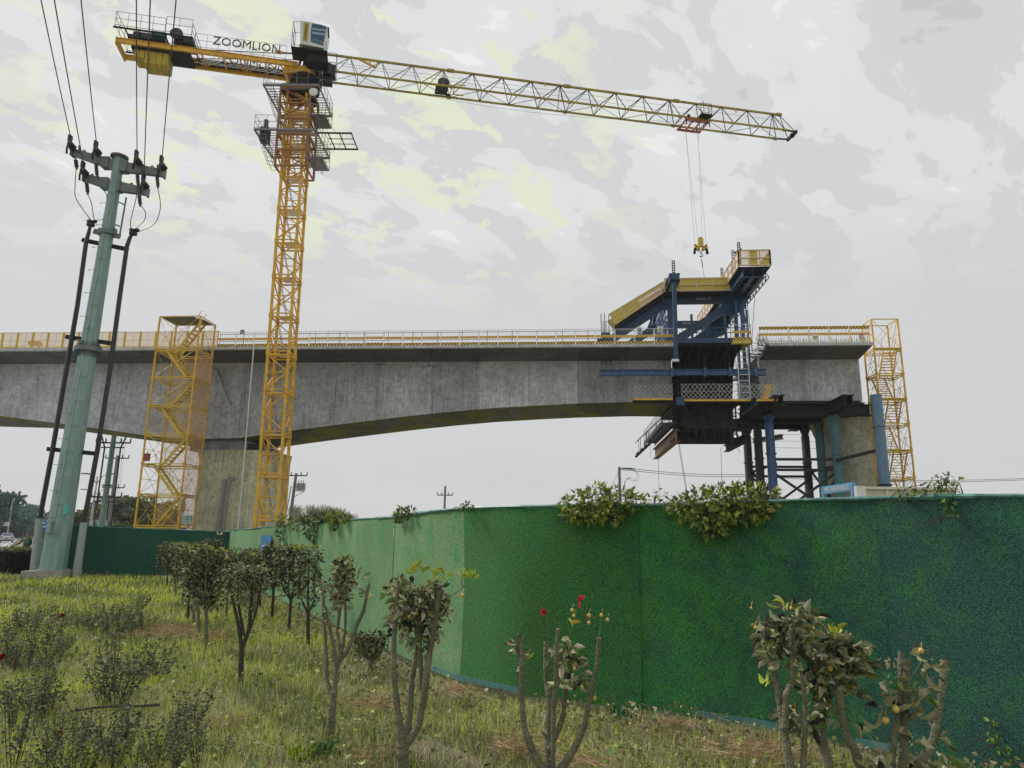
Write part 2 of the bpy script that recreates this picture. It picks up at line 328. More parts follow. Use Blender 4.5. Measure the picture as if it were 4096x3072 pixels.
def foliage(name, m, parent, pos, nrm, size, tints, shape='leaf', aspect=.45, fold=.18, loc=None):
    """many small leaves as one mesh. pos, nrm: (n,3); size (n,); tints (n,3) linear colours"""
    n = len(pos); pos = np.asarray(pos, float); d = np.asarray(nrm, float); d /= np.linalg.norm(d, axis=1)[:, None]+1e-9
    r = rng.normal(size=(n, 3)); sdir = np.cross(d, r); sdir /= np.linalg.norm(sdir, axis=1)[:, None]+1e-9; up = np.cross(sdir, d)
    size = np.asarray(size, float)[:, None]
    if shape == 'leaf':      # pointed oval folded along the midrib, drooping tip
        pr = [(0, 0, 0), (.38, 1, fold), (.75, .62, fold*.7), (1, 0, -.12), (.75, -.62, fold*.7), (.38, -1, fold), (.5, 0, .0)]
        fs = [(0, 6, 5), (0, 1, 6), (1, 2, 6), (2, 3, 6), (3, 4, 6), (4, 5, 6)]
    elif shape == 'lobed':   # five pointed lobes
        pr = [(0, 0, 0)]
        for k, (a, rad) in enumerate([(-150, .35), (-105, .75), (-72, .38), (-45, .9), (-20, .42), (0, 1.08), (20, .42), (45, .9), (72, .38), (105, .75), (150, .35)]):
            a = math.radians(a); pr.append((.35+rad*.65*math.cos(a), rad*.65*math.sin(a)/aspect, fold*abs(math.sin(a))*rad-.1*rad))
        pr[0] = (.35, 0, 0); fs = [(0, k, k+1) for k in range(1, 11)]+[(0, 11, 1)]
    else:                    # quad
        pr = [(0, 0, 0), (.5, 1, 0), (1, 0, 0), (.5, -1, 0)]; fs = [(0, 1, 2, 3)]
    k = len(pr); vs = np.zeros((n, k, 3))
    for i, (a, b, c) in enumerate(pr): vs[:, i] = pos+size*(d*a+sdir*(b*aspect*.5)+up*c)
    return raw_mesh(name, m, parent, vs.reshape(-1, 3), [f for f in fs], n, k, np.repeat(np.asarray(tints), k, axis=0), loc)

def raw_mesh(name, m, parent, verts, fs, n, k, tint=None, loc=None):
    org = V((0, 0, 0)); q = parent
    while q is not None: org += V(q.location); q = q.parent
    if loc is not None: org = V(loc)
    verts = verts-np.array(org)[None]
    me = bpy.data.meshes.new(name); me.vertices.add(len(verts)); me.vertices.foreach_set('co', verts.astype(np.float32).ravel())
    base = np.arange(n)[:, None]*k; loops = []; tot = []
    sizes = [len(f) for f in fs]
    loops = np.concatenate([base+np.array(f)[None] for f in fs], axis=1).ravel().astype(np.int32)
    tot = np.tile(np.array(sizes, np.int32), n); st = np.concatenate([[0], np.cumsum(tot)[:-1]]).astype(np.int32)
    me.loops.add(len(loops)); me.loops.foreach_set('vertex_index', loops); me.polygons.add(len(tot))
    me.polygons.foreach_set('loop_start', st); me.polygons.foreach_set('loop_total', tot); me.update(calc_edges=True)
    if tint is not None:
        a = me.color_attributes.new('tint', 'FLOAT_COLOR', 'POINT'); c = np.ones((len(verts), 4), np.float32); c[:, :3] = tint; a.data.foreach_set('color', c.ravel())
    me.materials.append(m); o = bpy.data.objects.new(name, me); COL.objects.link(o)
    if parent is not None: o.parent = parent
    elif loc is not None: o.location = loc
    return o
def tints(n, pal, wts, jit=.25):
    pal = np.array(pal); i = rng.choice(len(pal), n, p=np.array(wts)/sum(wts)); c = pal[i]*(1+jit*rng.uniform(-1, 1, (n, 1))); return np.clip(c, 0, 1)
def rdir(n): d = rng.normal(size=(n, 3)); return d/np.linalg.norm(d, axis=1)[:, None]
#@@SETTING
# ================================================================== SETTING: ground, road
def hgt(x, y):
    f = np.clip((30-y)/6, 0, 1)*np.clip((x+24)/3, 0, 1)*np.clip((9-x)/2, 0, 1)*np.clip((1.3-(x*-math.cos(math.radians(-33.6))+y*math.sin(math.radians(-33.6))))/1.5, 0, 1)
    return f*(.035*np.sin(x*1.3+.6*y)+.03*np.sin(y*2.1-x*.7)+.02*np.sin(x*3.7)*np.cos(y*3.1)) - .035
xs = np.concatenate([[-2500, -900, -400, -150, -60], np.arange(-26, 10.1, .45), [25, 60, 150, 400, 900, 2500]])
ys = np.concatenate([[-600, -100, -20], np.arange(-2, 33, .45), [50, 80, 140, 300, 700, 2500]])
gx, gy = np.meshgrid(xs, ys); gz = hgt(gx, gy)
m = MB(); nx = len(xs)
m.v = list(zip(gx.ravel().tolist(), gy.ravel().tolist(), gz.ravel().tolist()))
m.f = [(j*nx+i, j*nx+i+1, (j+1)*nx+i+1, (j+1)*nx+i) for j in range(len(ys)-1) for i in range(nx-1)]
SOIL = mat('soil', (.15, .15, .07), .95, dirt=(.22, .18, .10), dscale=1.3, damt=.9, bump=.6, bscale=9, var=.35)
struct(m.build('ground', SOIL, smooth=True))
# the road runs off to the far left, direction RD
RD = V((math.sin(math.radians(-33.6)), math.cos(math.radians(-33.6)), 0)); RN = V((-RD.y, RD.x, 0))   # RN points left
def RP(t, off, z=0): return RD*t+RN*off+ZZ*z
ASPH = mat('asphalt', (.30, .29, .30), .9, dirt=(.23, .22, .23), dscale=.3, damt=.8, bump=.15, bscale=30, stretch=(1, 1, 1))
m = MB(); m.quad(RP(5, 1.7, .012), RP(1200, 1.7, .012), RP(1200, 9.6, .012), RP(5, 9.6, .012)); m.quad(RP(5, 12.4, .012), RP(1200, 12.4, .012), RP(1200, 22, .012), RP(5, 22, .012))
struct(m.build('road', ASPH))
m = MB()
for a in np.arange(10, 300, 10): m.quad(RP(a, 5.6, .017), RP(a+4, 5.6, .017), RP(a+4, 5.75, .017), RP(a, 5.75, .017))
m.quad(RP(5, 2.2, .017), RP(500, 2.2, .017), RP(500, 2.35, .017), RP(5, 2.35, .017)); m.quad(RP(5, 9.2, .017), RP(500, 9.2, .017), RP(500, 9.35, .017), RP(5, 9.35, .017))
struct(m.build('road_marking', WHITE))
m = MB()
for o in (1.5, 9.6, 12.2, 22): m.hexa([RP(5, o, -.05), RP(700, o, -.05), RP(700, o+.2, -.05), RP(5, o+.2, -.05), RP(5, o, .14), RP(700, o, .14), RP(700, o+.2, .14), RP(5, o+.2, .14)])
struct(m.build('kerb', CONC2))
m = MB(); m.hexa([RP(5, 9.8, 0), RP(900, 9.8, 0), RP(900, 12.2, 0), RP(5, 12.2, 0), RP(5, 9.8, .13), RP(900, 9.8, .13), RP(900, 12.2, .13), RP(5, 12.2, .13)])
struct(m.build('median_strip', mat('median_grass', (.10, .14, .045), .95, dirt=(.2, .2, .1), dscale=2)))
n = 9000; t = rng.uniform(20, 400, n)**1.0; o = rng.uniform(9.9, 12.1, n); p = np.array([tuple(RP(a, b, .1)) for a, b in zip(t, o)]); p[:, 2] += rng.uniform(0, .45, n)
fo = foliage('median_ground_cover', LEAF, None, p, rdir(n), rng.uniform(.2, .5, n), tints(n, [(.10, .13, .05), (.07, .11, .05), (.16, .17, .07)], [1, 1, 1]), 'quad', loc=(0, 0, 0)); fo['kind'] = 'stuff'; fo['label'] = 'low clipped ground cover on the strip between the carriageways'; fo['category'] = 'ground cover'

# ================================================================== BRIDGE
def zb(s):     # underside of the girder
    P = ZB
    for (a, za_), (b, zb_) in zip(P, P[1:]):
        if s <= b:
            t = (s-a)/(b-a); return za_+(zb_-za_)*t
    return P[-1][1]
pz = [(0, 1663), (260, 1697), (420, 1718), (579, 1741), (700, 1752), (813, 1756), (916, 1754), (982, 1749), (1090, 1733), (1200, 1718), (1420, 1690), (1600, 1668), (1788, 1648), (1960, 1633), (2160, 1621), (2328, 1613), (2560, 1607)]
ZB = [atB(x, y, 2.6) for x, y in pz]
ZB = [(-60, 10.9)]+ZB+[(13, 11.35)]
SE = 11.45
bridge = thing('bridge_span', 'long weathered grey concrete box girder bridge arm ending in mid-air at the blue traveller', 'bridge', BP(-10, 5, 0))
def loft(sections, m, closed=True):
    o = len(m.v); k = len(sections[0])
    for sec in sections: m.v.extend(tuple(p) for p in sec)
    for i in range(len(sections)-1):
        for j in range(k): j2 = (j+1) % k; m.f.append((o+i*k+j, o+i*k+j2, o+(i+1)*k+j2, o+(i+1)*k+j))
    m.f.append(tuple(o+j for j in range(k))[::-1]); m.f.append(tuple(o+(len(sections)-1)*k+j for j in range(k)))
def girder(par, s0, s1, zbf, segs):
    ss = np.linspace(s0, s1, segs+1)
    m = MB(); loft([[BP(s, 0, 14.83), BP(s, 0, 15.04), BP(s, 11.5, 15.04), BP(s, 11.5, 14.83), BP(s, 11.2, 14.84), BP(s, .3, 14.84)] for s in ss], m); m.build('deck_edge', CON_E, par)
    for a, b in ((.3, 2.62), (11.2, 8.88)):   # sloping underside of each flange
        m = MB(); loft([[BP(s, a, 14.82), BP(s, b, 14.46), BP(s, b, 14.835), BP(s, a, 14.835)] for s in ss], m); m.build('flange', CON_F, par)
    m = MB()
    for a, b in ((2.6, 3.1), (8.4, 8.9)):
        m = MB(); loft([[BP(s, a, zbf(s)), BP(s, b, zbf(s)), BP(s, b, 14.83), BP(s, a, 14.83)] for s in ss], m); m.build('web', CON_W, par)
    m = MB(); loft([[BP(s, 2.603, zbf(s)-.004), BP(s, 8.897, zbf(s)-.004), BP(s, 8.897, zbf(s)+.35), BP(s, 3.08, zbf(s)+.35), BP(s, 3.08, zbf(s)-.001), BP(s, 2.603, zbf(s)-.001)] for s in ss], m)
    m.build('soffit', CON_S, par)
girder(bridge, -46, SE, zb, 110)
# diaphragm zone over the pier: the web stands a little proud, with a chamfered left wing
sa, sb_ = atB(700, 1600, 2.6)[0], atB(916, 1600, 2.6)[0]
def PW(px, py, off): s, z = atB(px, py, off); return BP(s, off, z)
m = MB(); loft([[PW(x, y0, 2.6-.0), PW(x, y1, 2.6-.0), PW(x+6, y1, 2.6-d), PW(x+6, y0, 2.6-d)] for x, y0, y1, d in ((846, 1750, 1470, .05), (860, 1753, 1480, .32), (915, 1753, 1625, .32), (935, 1750, 1600, .02))], m)
m.build('diaphragm_rib', CON_W, bridge)
# spray-painted scribbles, small anchor heads and stains
m = MB()
for x in (2408, 2424, 2441):
    s, z = atB(x, 1440, 2.5); m.box(BP(s, 2.52, z), (.22, .12, .09)); m.beam(BP(s, 2.54, z), BP(s, 2.54, z-.35), .05)
m.build('anchor_head', BLACKM, bridge)
rr = random.Random(3)
m = MB()
for cx, cy in ((2000, 1408), (2030, 1406), (2060, 1410), (1690, 1463), (1715, 1462), (1500, 1455), (2230, 1440), (2260, 1436)):
    pts = []
    for k in range(9):
        s, z = atB(cx+k*4+rr.uniform(-3, 3), cy+rr.uniform(-5, 5), 2.58 if cy > 1430 else 2.0); 
        off = 2.58 if cy > 1430 else .3+(2.3*(14.82-z)/.36)
        pts.append(BP(s, min(max(off, .5), 2.58), z-.03))
    m.tube(pts, .02, 3)
m.build('paint_scribble', BLACKM, bridge)
# stubs of starter bars along the deck edge on the left
# --- pier under the main span
PIER = thing('bridge_pier', 'wide greenish concrete pier under the deepest part of the girder', 'pier', BP(-20, 5.5, 0))
pl, pr = atB(775, 1900, 3.4)[0], atB(1072, 1900, 3.4)[0]
m = MB()
def pier_ring(z, gl, gr):
    return [BP(pl-gl+.5, 3.4, z), BP(pr+gr-1.1, 3.4, z), BP(pr+gr, 4.3, z), BP(pr+gr, 7.6, z), BP(pr+gr-.8, 8.3, z), BP(pl-gl+.5, 8.3, z), BP(pl-gl, 7.6, z), BP(pl-gl, 4.0, z)]
loft([pier_ring(0, 0, 0), pier_ring(3, 0, 0), pier_ring(7.2, 0, .0), pier_ring(7.9, .25, .1)], m); m.build('shaft', CON_P, PIER)
m = MB(); s0 = atB(812, 1780, 3.6)[0]; s1 = atB(985, 1780, 3.6)[0]
loft([[BP(s, 3.7, 7.9), BP(s, 8.0, 7.9), BP(s, 8.0, zb(-21)-.02), BP(s, 3.7, zb(-21)-.02)] for s in (s0, s1)], m); m.build('bearing_plinth', CON_W, PIER)
for s in (s1+.5, s0-.7):
    for o_ in (4.6, 7.2): m = MB(); m.box(BP(s, o_, 8.15), (1.0, 1.5, .5)); m.build('bearing', BLACKM, PIER)
m = MB(); sp = atB(890, 2000, 3.3)[0]; m.tube([BP(sp-.25, 3.33, 0), BP(sp, 3.33, 5.7)], .16, 8); m.tube([BP(sp+.15, 3.33, 0), BP(sp+.4, 3.33, 5.9)], .1, 8); m.box(BP(sp+.62, 3.35, 5.75), (.28, .2, .28)); m.build('drain_pipe', mat('pipe_grey', (.30, .29, .33), .7, dirt=(.4, .4, .36)), PIER)
# white hanging hose at the pier
a, b = atB(1016, 1378, -.15), atB(948, 2112, -.15)
m = MB(); m.tube([BP(a[0], -.15, a[1]), BP(b[0]+.05, -.1, 5), BP(b[0], -.05, 0)], .045, 6); o = m.build('downpipe', WHITE, loc=BP(b[0], -.05, 0)); tag(o, 'thin white pipe hanging from the deck edge in front of the pier', 'pipe')

# --- end segment on the right, standing on falsework
seg = thing('end_segment', 'separate short grey concrete girder segment standing on blue props at the right', 'bridge', BP(21, 5, 0))
S0, S1 = 17.75, 24.75
girder(seg, S0, S1, lambda s: 11.45, 12)
m = MB()      # the raw end bars bristling out of the segment towards the gap
rr = random.Random(5)
for k in range(70):
    f = rr.random(); off = rr.choice([0, 0, 0, 1, 2, 2.7, 2.7, 2.7])+rr.uniform(0, .4)
    z = rr.uniform(14.3, 15.0) if off < 2.5 else rr.uniform(11.5, 15)
    s = S0+.05; l = rr.uniform(.5, 1.3)
    m.tube([BP(s, off, z), BP(s-l*.6, off, z+.02), BP(s-l, off+rr.uniform(-.1, .1), z+rr.uniform(-.1, .25))], .016, 3, False)
m.build('starter_bar', DARK, seg)
m = MB()      # upright bars along the deck edge
for k in range(85):
    s = S0+.1+k*.082; off = .25+rr.uniform(0, .3); h = rr.uniform(.3, .5); m.tube([BP(s, off, 15), BP(s+rr.uniform(-.03, .03), off, 15+h)], .012, 3, False)
for k in range(30):
    s = S0-.3+rr.uniform(-.4, .4); m.tube([BP(s, .4, 14.9), BP(s+rr.uniform(-.3, .1), .3, 15.3+rr.uniform(0, .5))], .012, 3, False)
for k in range(5): m.tube([BP(S0+1.6, .5+.1*k, 15.12+.03*k), BP(S0+4.2, .5+.1*k, 15.15+.02*k)], .02, 3)
m.build('edge_bar', DARK, seg)
m = MB(); m.box(BP(21.3, 5.7, 11.28), (6.6, 6.6, .16)); m.build('packing_timber', DARK, seg)

# ================================================================== RAILINGS ON THE DECK
def railing_panel(s0, L, label, group, z=15.05, h=1.12, off=.16, toe=True, top=False, ban=True, rebar=False):
    t = thing('safety_railing', label, 'railing', BP(s0, off, z), group)
    def q(x, zz, y=0): return BP(s0+x, off+y, z+zz)
    m = MB()
    for x in (.02, L-.02): m.beam(q(x, 0), q(x, h), .035)
    m.beam(q(0, h), q(L, h), .03); m.beam(q(0, h*.1), q(L, h*.1), .03); m.beam(q(0, h*.52, .02), q(L, h*.52, .02), .02); m.build('frame', WHITE if not top else SC_Y, t)
    m = MB(); k = int(L/.135)
    for i in range(1, k): m.beam(q(L*i/k, 0), q(L*i/k, h), .012)
    m.build('bars', CAGE, t)
    if ban: m = MB(); m.hexa([q(.03, h*.44, -.03), q(L-.03, h*.44, -.03), q(L-.03, h*.44, -.025), q(.03, h*.44, -.025), q(.03, h*.60, -.03), q(L-.03, h*.60, -.03), q(L-.03, h*.60, -.025), q(.03, h*.60, -.025)]); m.build('banner', BANY, t)
    def strip(z0, z1, nm):
        m = MB(); m.hexa([q(.03, z0, -.03), q(L-.03, z0, -.03), q(L-.03, z0, -.02), q(.03, z0, -.02), q(.03, z1, -.03), q(L-.03, z1, -.03), q(L-.03, z1, -.02), q(.03, z1, -.02)]); m.build(nm, HAZ, t)
    if toe: strip(0, .22, 'toe_board')
    if top: strip(h-.22, h, 'warning_board')
    return t
sL = atB(868, 1350, 0)[0]; sR = 11.35; nP = 24; Lp = (sR-sL)/nP
ORD = ['first', 'second', 'third', 'fourth', 'fifth', 'sixth', 'seventh', 'eighth', 'ninth', 'tenth', 'eleventh', 'twelfth', 'thirteenth', 'fourteenth', 'fifteenth', 'sixteenth', 'seventeenth', 'eighteenth', 'nineteenth', 'twentieth', 'twenty-first', 'twenty-second', 'twenty-third', 'twenty-fourth']
def RLAB(k): return 'yellow-bannered railing panel with striped toe board, %s to the right of the left stair tower' % ORD[k]
src = railing_panel(sL, Lp-.03, RLAB(0), 'striped railing panels along the main deck edge')
for k in range(1, nP):
    c = copy_tree(src); c['label'] = RLAB(k); c.location = BP(sL+k*Lp, .16+random.uniform(-.03, .03), 15.05+random.uniform(-.015, .015)); c.rotation_euler = (0, 0, random.uniform(-.012, .012))
m = MB()   # the lettering strips are too small to read; scaffold tube handrail behind the panels
for z in (15.55, 16.1): m.tube([BP(sL, .45, z), BP(sR, .45, z+.02)], .024, 5)
for k in range(18): s = sL+k*1.8; m.tube([BP(s, .45, 15.03), BP(s, .45, 16.2)], .024, 5)
tag(m.build('handrail', CAGE, loc=BP(sL, .45, 15.03)), 'grey tube handrail standing just behind the striped railing panels', 'handrail')
t = railing_panel(atB(2932, 1369, -.6)[0], 1.25, 'short railing with yellow banner and striped foot, alone between the traveller and the gap', None, off=-.6, z=15.06)
m = MB(); s = atB(2932, 1369, -.6)[0]; m.hexa([BP(s, -.7, 14.8), BP(s+1.3, -.7, 14.8), BP(s+1.0, 1.2, 14.8), BP(s-.4, 1.2, 14.8), BP(s, -.7, 15.03), BP(s+1.3, -.7, 15.03), BP(s+1.2, 1.2, 15.03), BP(s-.2, 1.2, 15.03)]); m.build('footboard', YPLATE, t)
m = MB(); m.beam(BP(s+1.27, -.6, 16.1), BP(s+.9, 1.2, 16.1), .04); m.beam(BP(s+1.27, -.6, 15.6), BP(s+.9, 1.2, 15.6), .04); m.build('side_rail', WHITE, t)
r0 = atB(3040, 1368, .1)[0]; r1 = atB(3485, 1368, .1)[0]; LR = (r1-r0)/5.5
pos = [0, 1.5, 2.5, 3.5, 4.5]
for k, (p, wd) in enumerate(zip(pos, (1.5, 1, 1, 1, 1))):
    railing_panel(r0+p*LR, LR*wd-.04, 'railing panel with striped top board, %s from the gap on the right segment' % ORD[k], 'striped railing panels on the right segment', h=1.18, toe=False, top=True)
def board(name, label, cat, px, py, w, h, off, face, parent=None):
    s, z = atB(px, py, off); m = MB(); m.hexa([BP(s-w/2, off, z-h/2), BP(s+w/2, off, z-h/2), BP(s+w/2, off+.015, z-h/2), BP(s-w/2, off+.015, z-h/2), BP(s-w/2, off, z+h/2), BP(s+w/2, off, z+h/2), BP(s+w/2, off+.015, z+h/2), BP(s-w/2, off+.015, z+h/2)])
    t = thing(name, label, cat, BP(s, off, z-h/2)); m.build('panel', face, t); return t, s, z
def tri(m, s, z, off, r, flip=1): m.prism([BP(s-r, off, z-r*.6*flip), BP(s+r, off, z-r*.6*flip), BP(s, off, z+r*flip)], BV*.004)
YEL = mat('sign_yellow', (.75, .55, .03), .5); SBLUE = mat('sign_blue', (.02, .12, .42), .5); SRED = mat('sign_red', (.55, .04, .03), .5); SGREEN = mat('sign_green', (.02, .22, .13), .5)
t, s, z = board('warning_sign', 'white board with a blue round helmet symbol on the railing left of the traveller', 'sign', 2558, 1322, .38, .52, .06, WHITE)
m = MB(); m.lathe(BP(s, .05, z+.06), [(.14, 0), (.14, .006)], 18, BV*-1); m.build('symbol', SBLUE, t)
m = MB(); m.prism([BP(s+.085*math.cos(a), .042, z+.07+.07*math.sin(a)) for a in np.linspace(0, PI, 8)], BV*-.004); m.beam(BP(s-.11, .04, z+.065), BP(s+.11, .04, z+.065), .01, .02); m.build('helmet_mark', WHITE, t)
m = MB(); m.beam(BP(s-.14, .05, z-.18), BP(s+.14, .05, z-.18), .01, .07); m.build('caption_bar', SBLUE, t)
t, s, z = board('warning_sign', 'white board with a yellow warning triangle on the railing beside the traveller post', 'sign', 2640, 1319, .36, .52, .05, WHITE)
m = MB(); tri(m, s, z, .04, .15); m.build('symbol', INKD, t); m = MB(); tri(m, s, z, .035, .11); m.build('triangle_fill', YEL, t)
m = MB(); m.beam(BP(s, .028, z-.02), BP(s, .028, z+.05), .008, .02); m.build('exclamation_mark', INKD, t)
m = MB(); m.beam(BP(s-.12, .04, z-.2), BP(s+.12, .04, z-.2), .01, .06); m.build('caption_bar', INKD, t)
t, s, z = board('warning_sign', 'white board with a point-down yellow triangle on the right segment railing', 'sign', 3262, 1349, .42, .42, .05, WHITE)
m = MB(); tri(m, s, z-.02, .04, .15, -1); m.build('symbol', INKD, t); m = MB(); tri(m, s, z-.02, .035, .10, -1); m.build('triangle_fill', YEL, t)
t, s, z = board('warning_sign', 'white board with a round prohibition symbol at the right end of the railing', 'sign', 3446, 1348, .40, .46, .05, WHITE)
m = MB(); m.lathe(BP(s, .045, z-.03), [(.14, 0), (.14, .005)], 18, BV*-1); m.build('symbol', SRED, t); m = MB(); m.lathe(BP(s, .038, z-.03), [(.105, 0), (.105, .004)], 18, BV*-1); m.build('symbol_disc', WHITE, t)
m = MB(); m.beam(BP(s-.08, .03, z+.05), BP(s+.08, .03, z-.11), .006, .03); m.build('slash', SRED, t)
m = MB(); m.beam(BP(s-.17, .04, z+.18), BP(s+.17, .04, z+.18), .008, .07); m.build('caption_bar', SRED, t)
t, s, z = board('warning_sign', 'small plain grey-green notice on the railing just right of the left stair tower', 'sign', 969, 1327, .33, .32, .06, mat('notice_grey', (.3, .34, .28), .5))
# yellow mesh fence panels on the left end of the deck
e0 = atB(-60, 1390, .1)[0]; e1 = atB(868, 1390, .1)[0]; nM = 15; LM = (e1-e0)/nM
def mesh_panel(s0, L):
    t = thing('mesh_fence_panel', 'yellow framed wire mesh panel on the left deck, first from the left picture edge', 'fence panel', BP(s0, .2, 15.05), 'yellow mesh panels along the left deck edge')
    q = lambda x, zz, y=0: BP(s0+x, .2+y, 15.05+zz)
    m = MB()
    for x in (.03, L-.03): m.beam(q(x, 0), q(x, 1.25), .06)
    m.beam(q(L/2, 0, .05), q(L/2, 1.2, .05), .03); m.beam(q(0, 1.22), q(L, 1.22), .035); m.beam(q(0, .6, .03), q(L, .6, .03), .02); m.beam(q(0, .1), q(L, .1), .03); m.build('frame', SC_Y, t)
    m = MB(); m.quad(q(.06, .02, .01), q(L-.06, .02, .01), q(L-.06, 1.21, .01), q(.06, 1.21, .01)); m.build('wire_mesh', MESHY, t)
    m = MB()
    for k in range(11): m.tube([q(L*(k+.5)/11, 0, .25), q(L*(k+.5)/11+random.uniform(-.02, .02), random.uniform(.3, .42), .25)], .012, 3, False)
    m.build('bar_stub', SC_Y, t); return t
mp0 = mesh_panel(e0, LM-.02)
for k in range(1, nM): c = copy_tree(mp0); c['label'] = 'yellow framed wire mesh panel on the left deck, %s from the left picture edge' % ORD[k]; c.location = BP(e0+k*LM, .2, 15.05+random.uniform(-.02, .02))
# things lying behind the mesh
def stack(px, w, h, lab):
    s, z = atB(px, 1385, 1.6); m = MB()
    if h < .5:
        pr = [(0, 0)]; m.prism([BP(s-w/2, 1.2, 15.04), BP(s+w/2, 1.2, 15.04), BP(s+w*.4, 1.2, 15.04+h*.7), BP(s+w*.12, 1.2, 15.04+h), BP(s-w*.2, 1.2, 15.04+h*.85), BP(s-w*.42, 1.2, 15.04+h*.5)], BV*1.2)
    else:
        for x in (-w/2, w/2): m.beam(BP(s+x, 1.4, 15.04), BP(s+x, 1.4, 15.04+h), .12)
        m.box(BP(s, 1.4, 15.04+h-.12), (w+.2, .5, .28))
    tag(m.build('tarpaulin_pile' if h < .5 else 'work_bench', mat('tarp_yellow', (.55, .33, .03), .8, dirt=(.3, .2, .1)), loc=BP(s, 1.4, 15.04)), lab, 'tarpaulin' if h < .5 else 'bench')
stack(45, 1.9, .45, 'low yellow tarpaulin heap behind the mesh near the left picture edge'); stack(148, .6, .85, 'small yellow bench standing behind the deck mesh between two heaps'); stack(425, 1.9, .48, 'low yellow tarpaulin heap behind the mesh right of the tall pole')
# low things on the deck seen through the rails
s, z = atB(1262, 1362, .8); m = MB(); m.sphere(BP(s, .8, 15.32), .26, 8, (1.2, .8, .6)); m.beam(BP(s+.15, .8, 15.35), BP(s+.7, .8, 15.05), .04); m.beam(BP(s, .8, 15.03), BP(s, .8, 15.3), .2)
tag(m.build('winch', BLACKM, loc=BP(s, .8, 15.03)), 'small dark winch on the deck just right of the crane mast', 'winch')
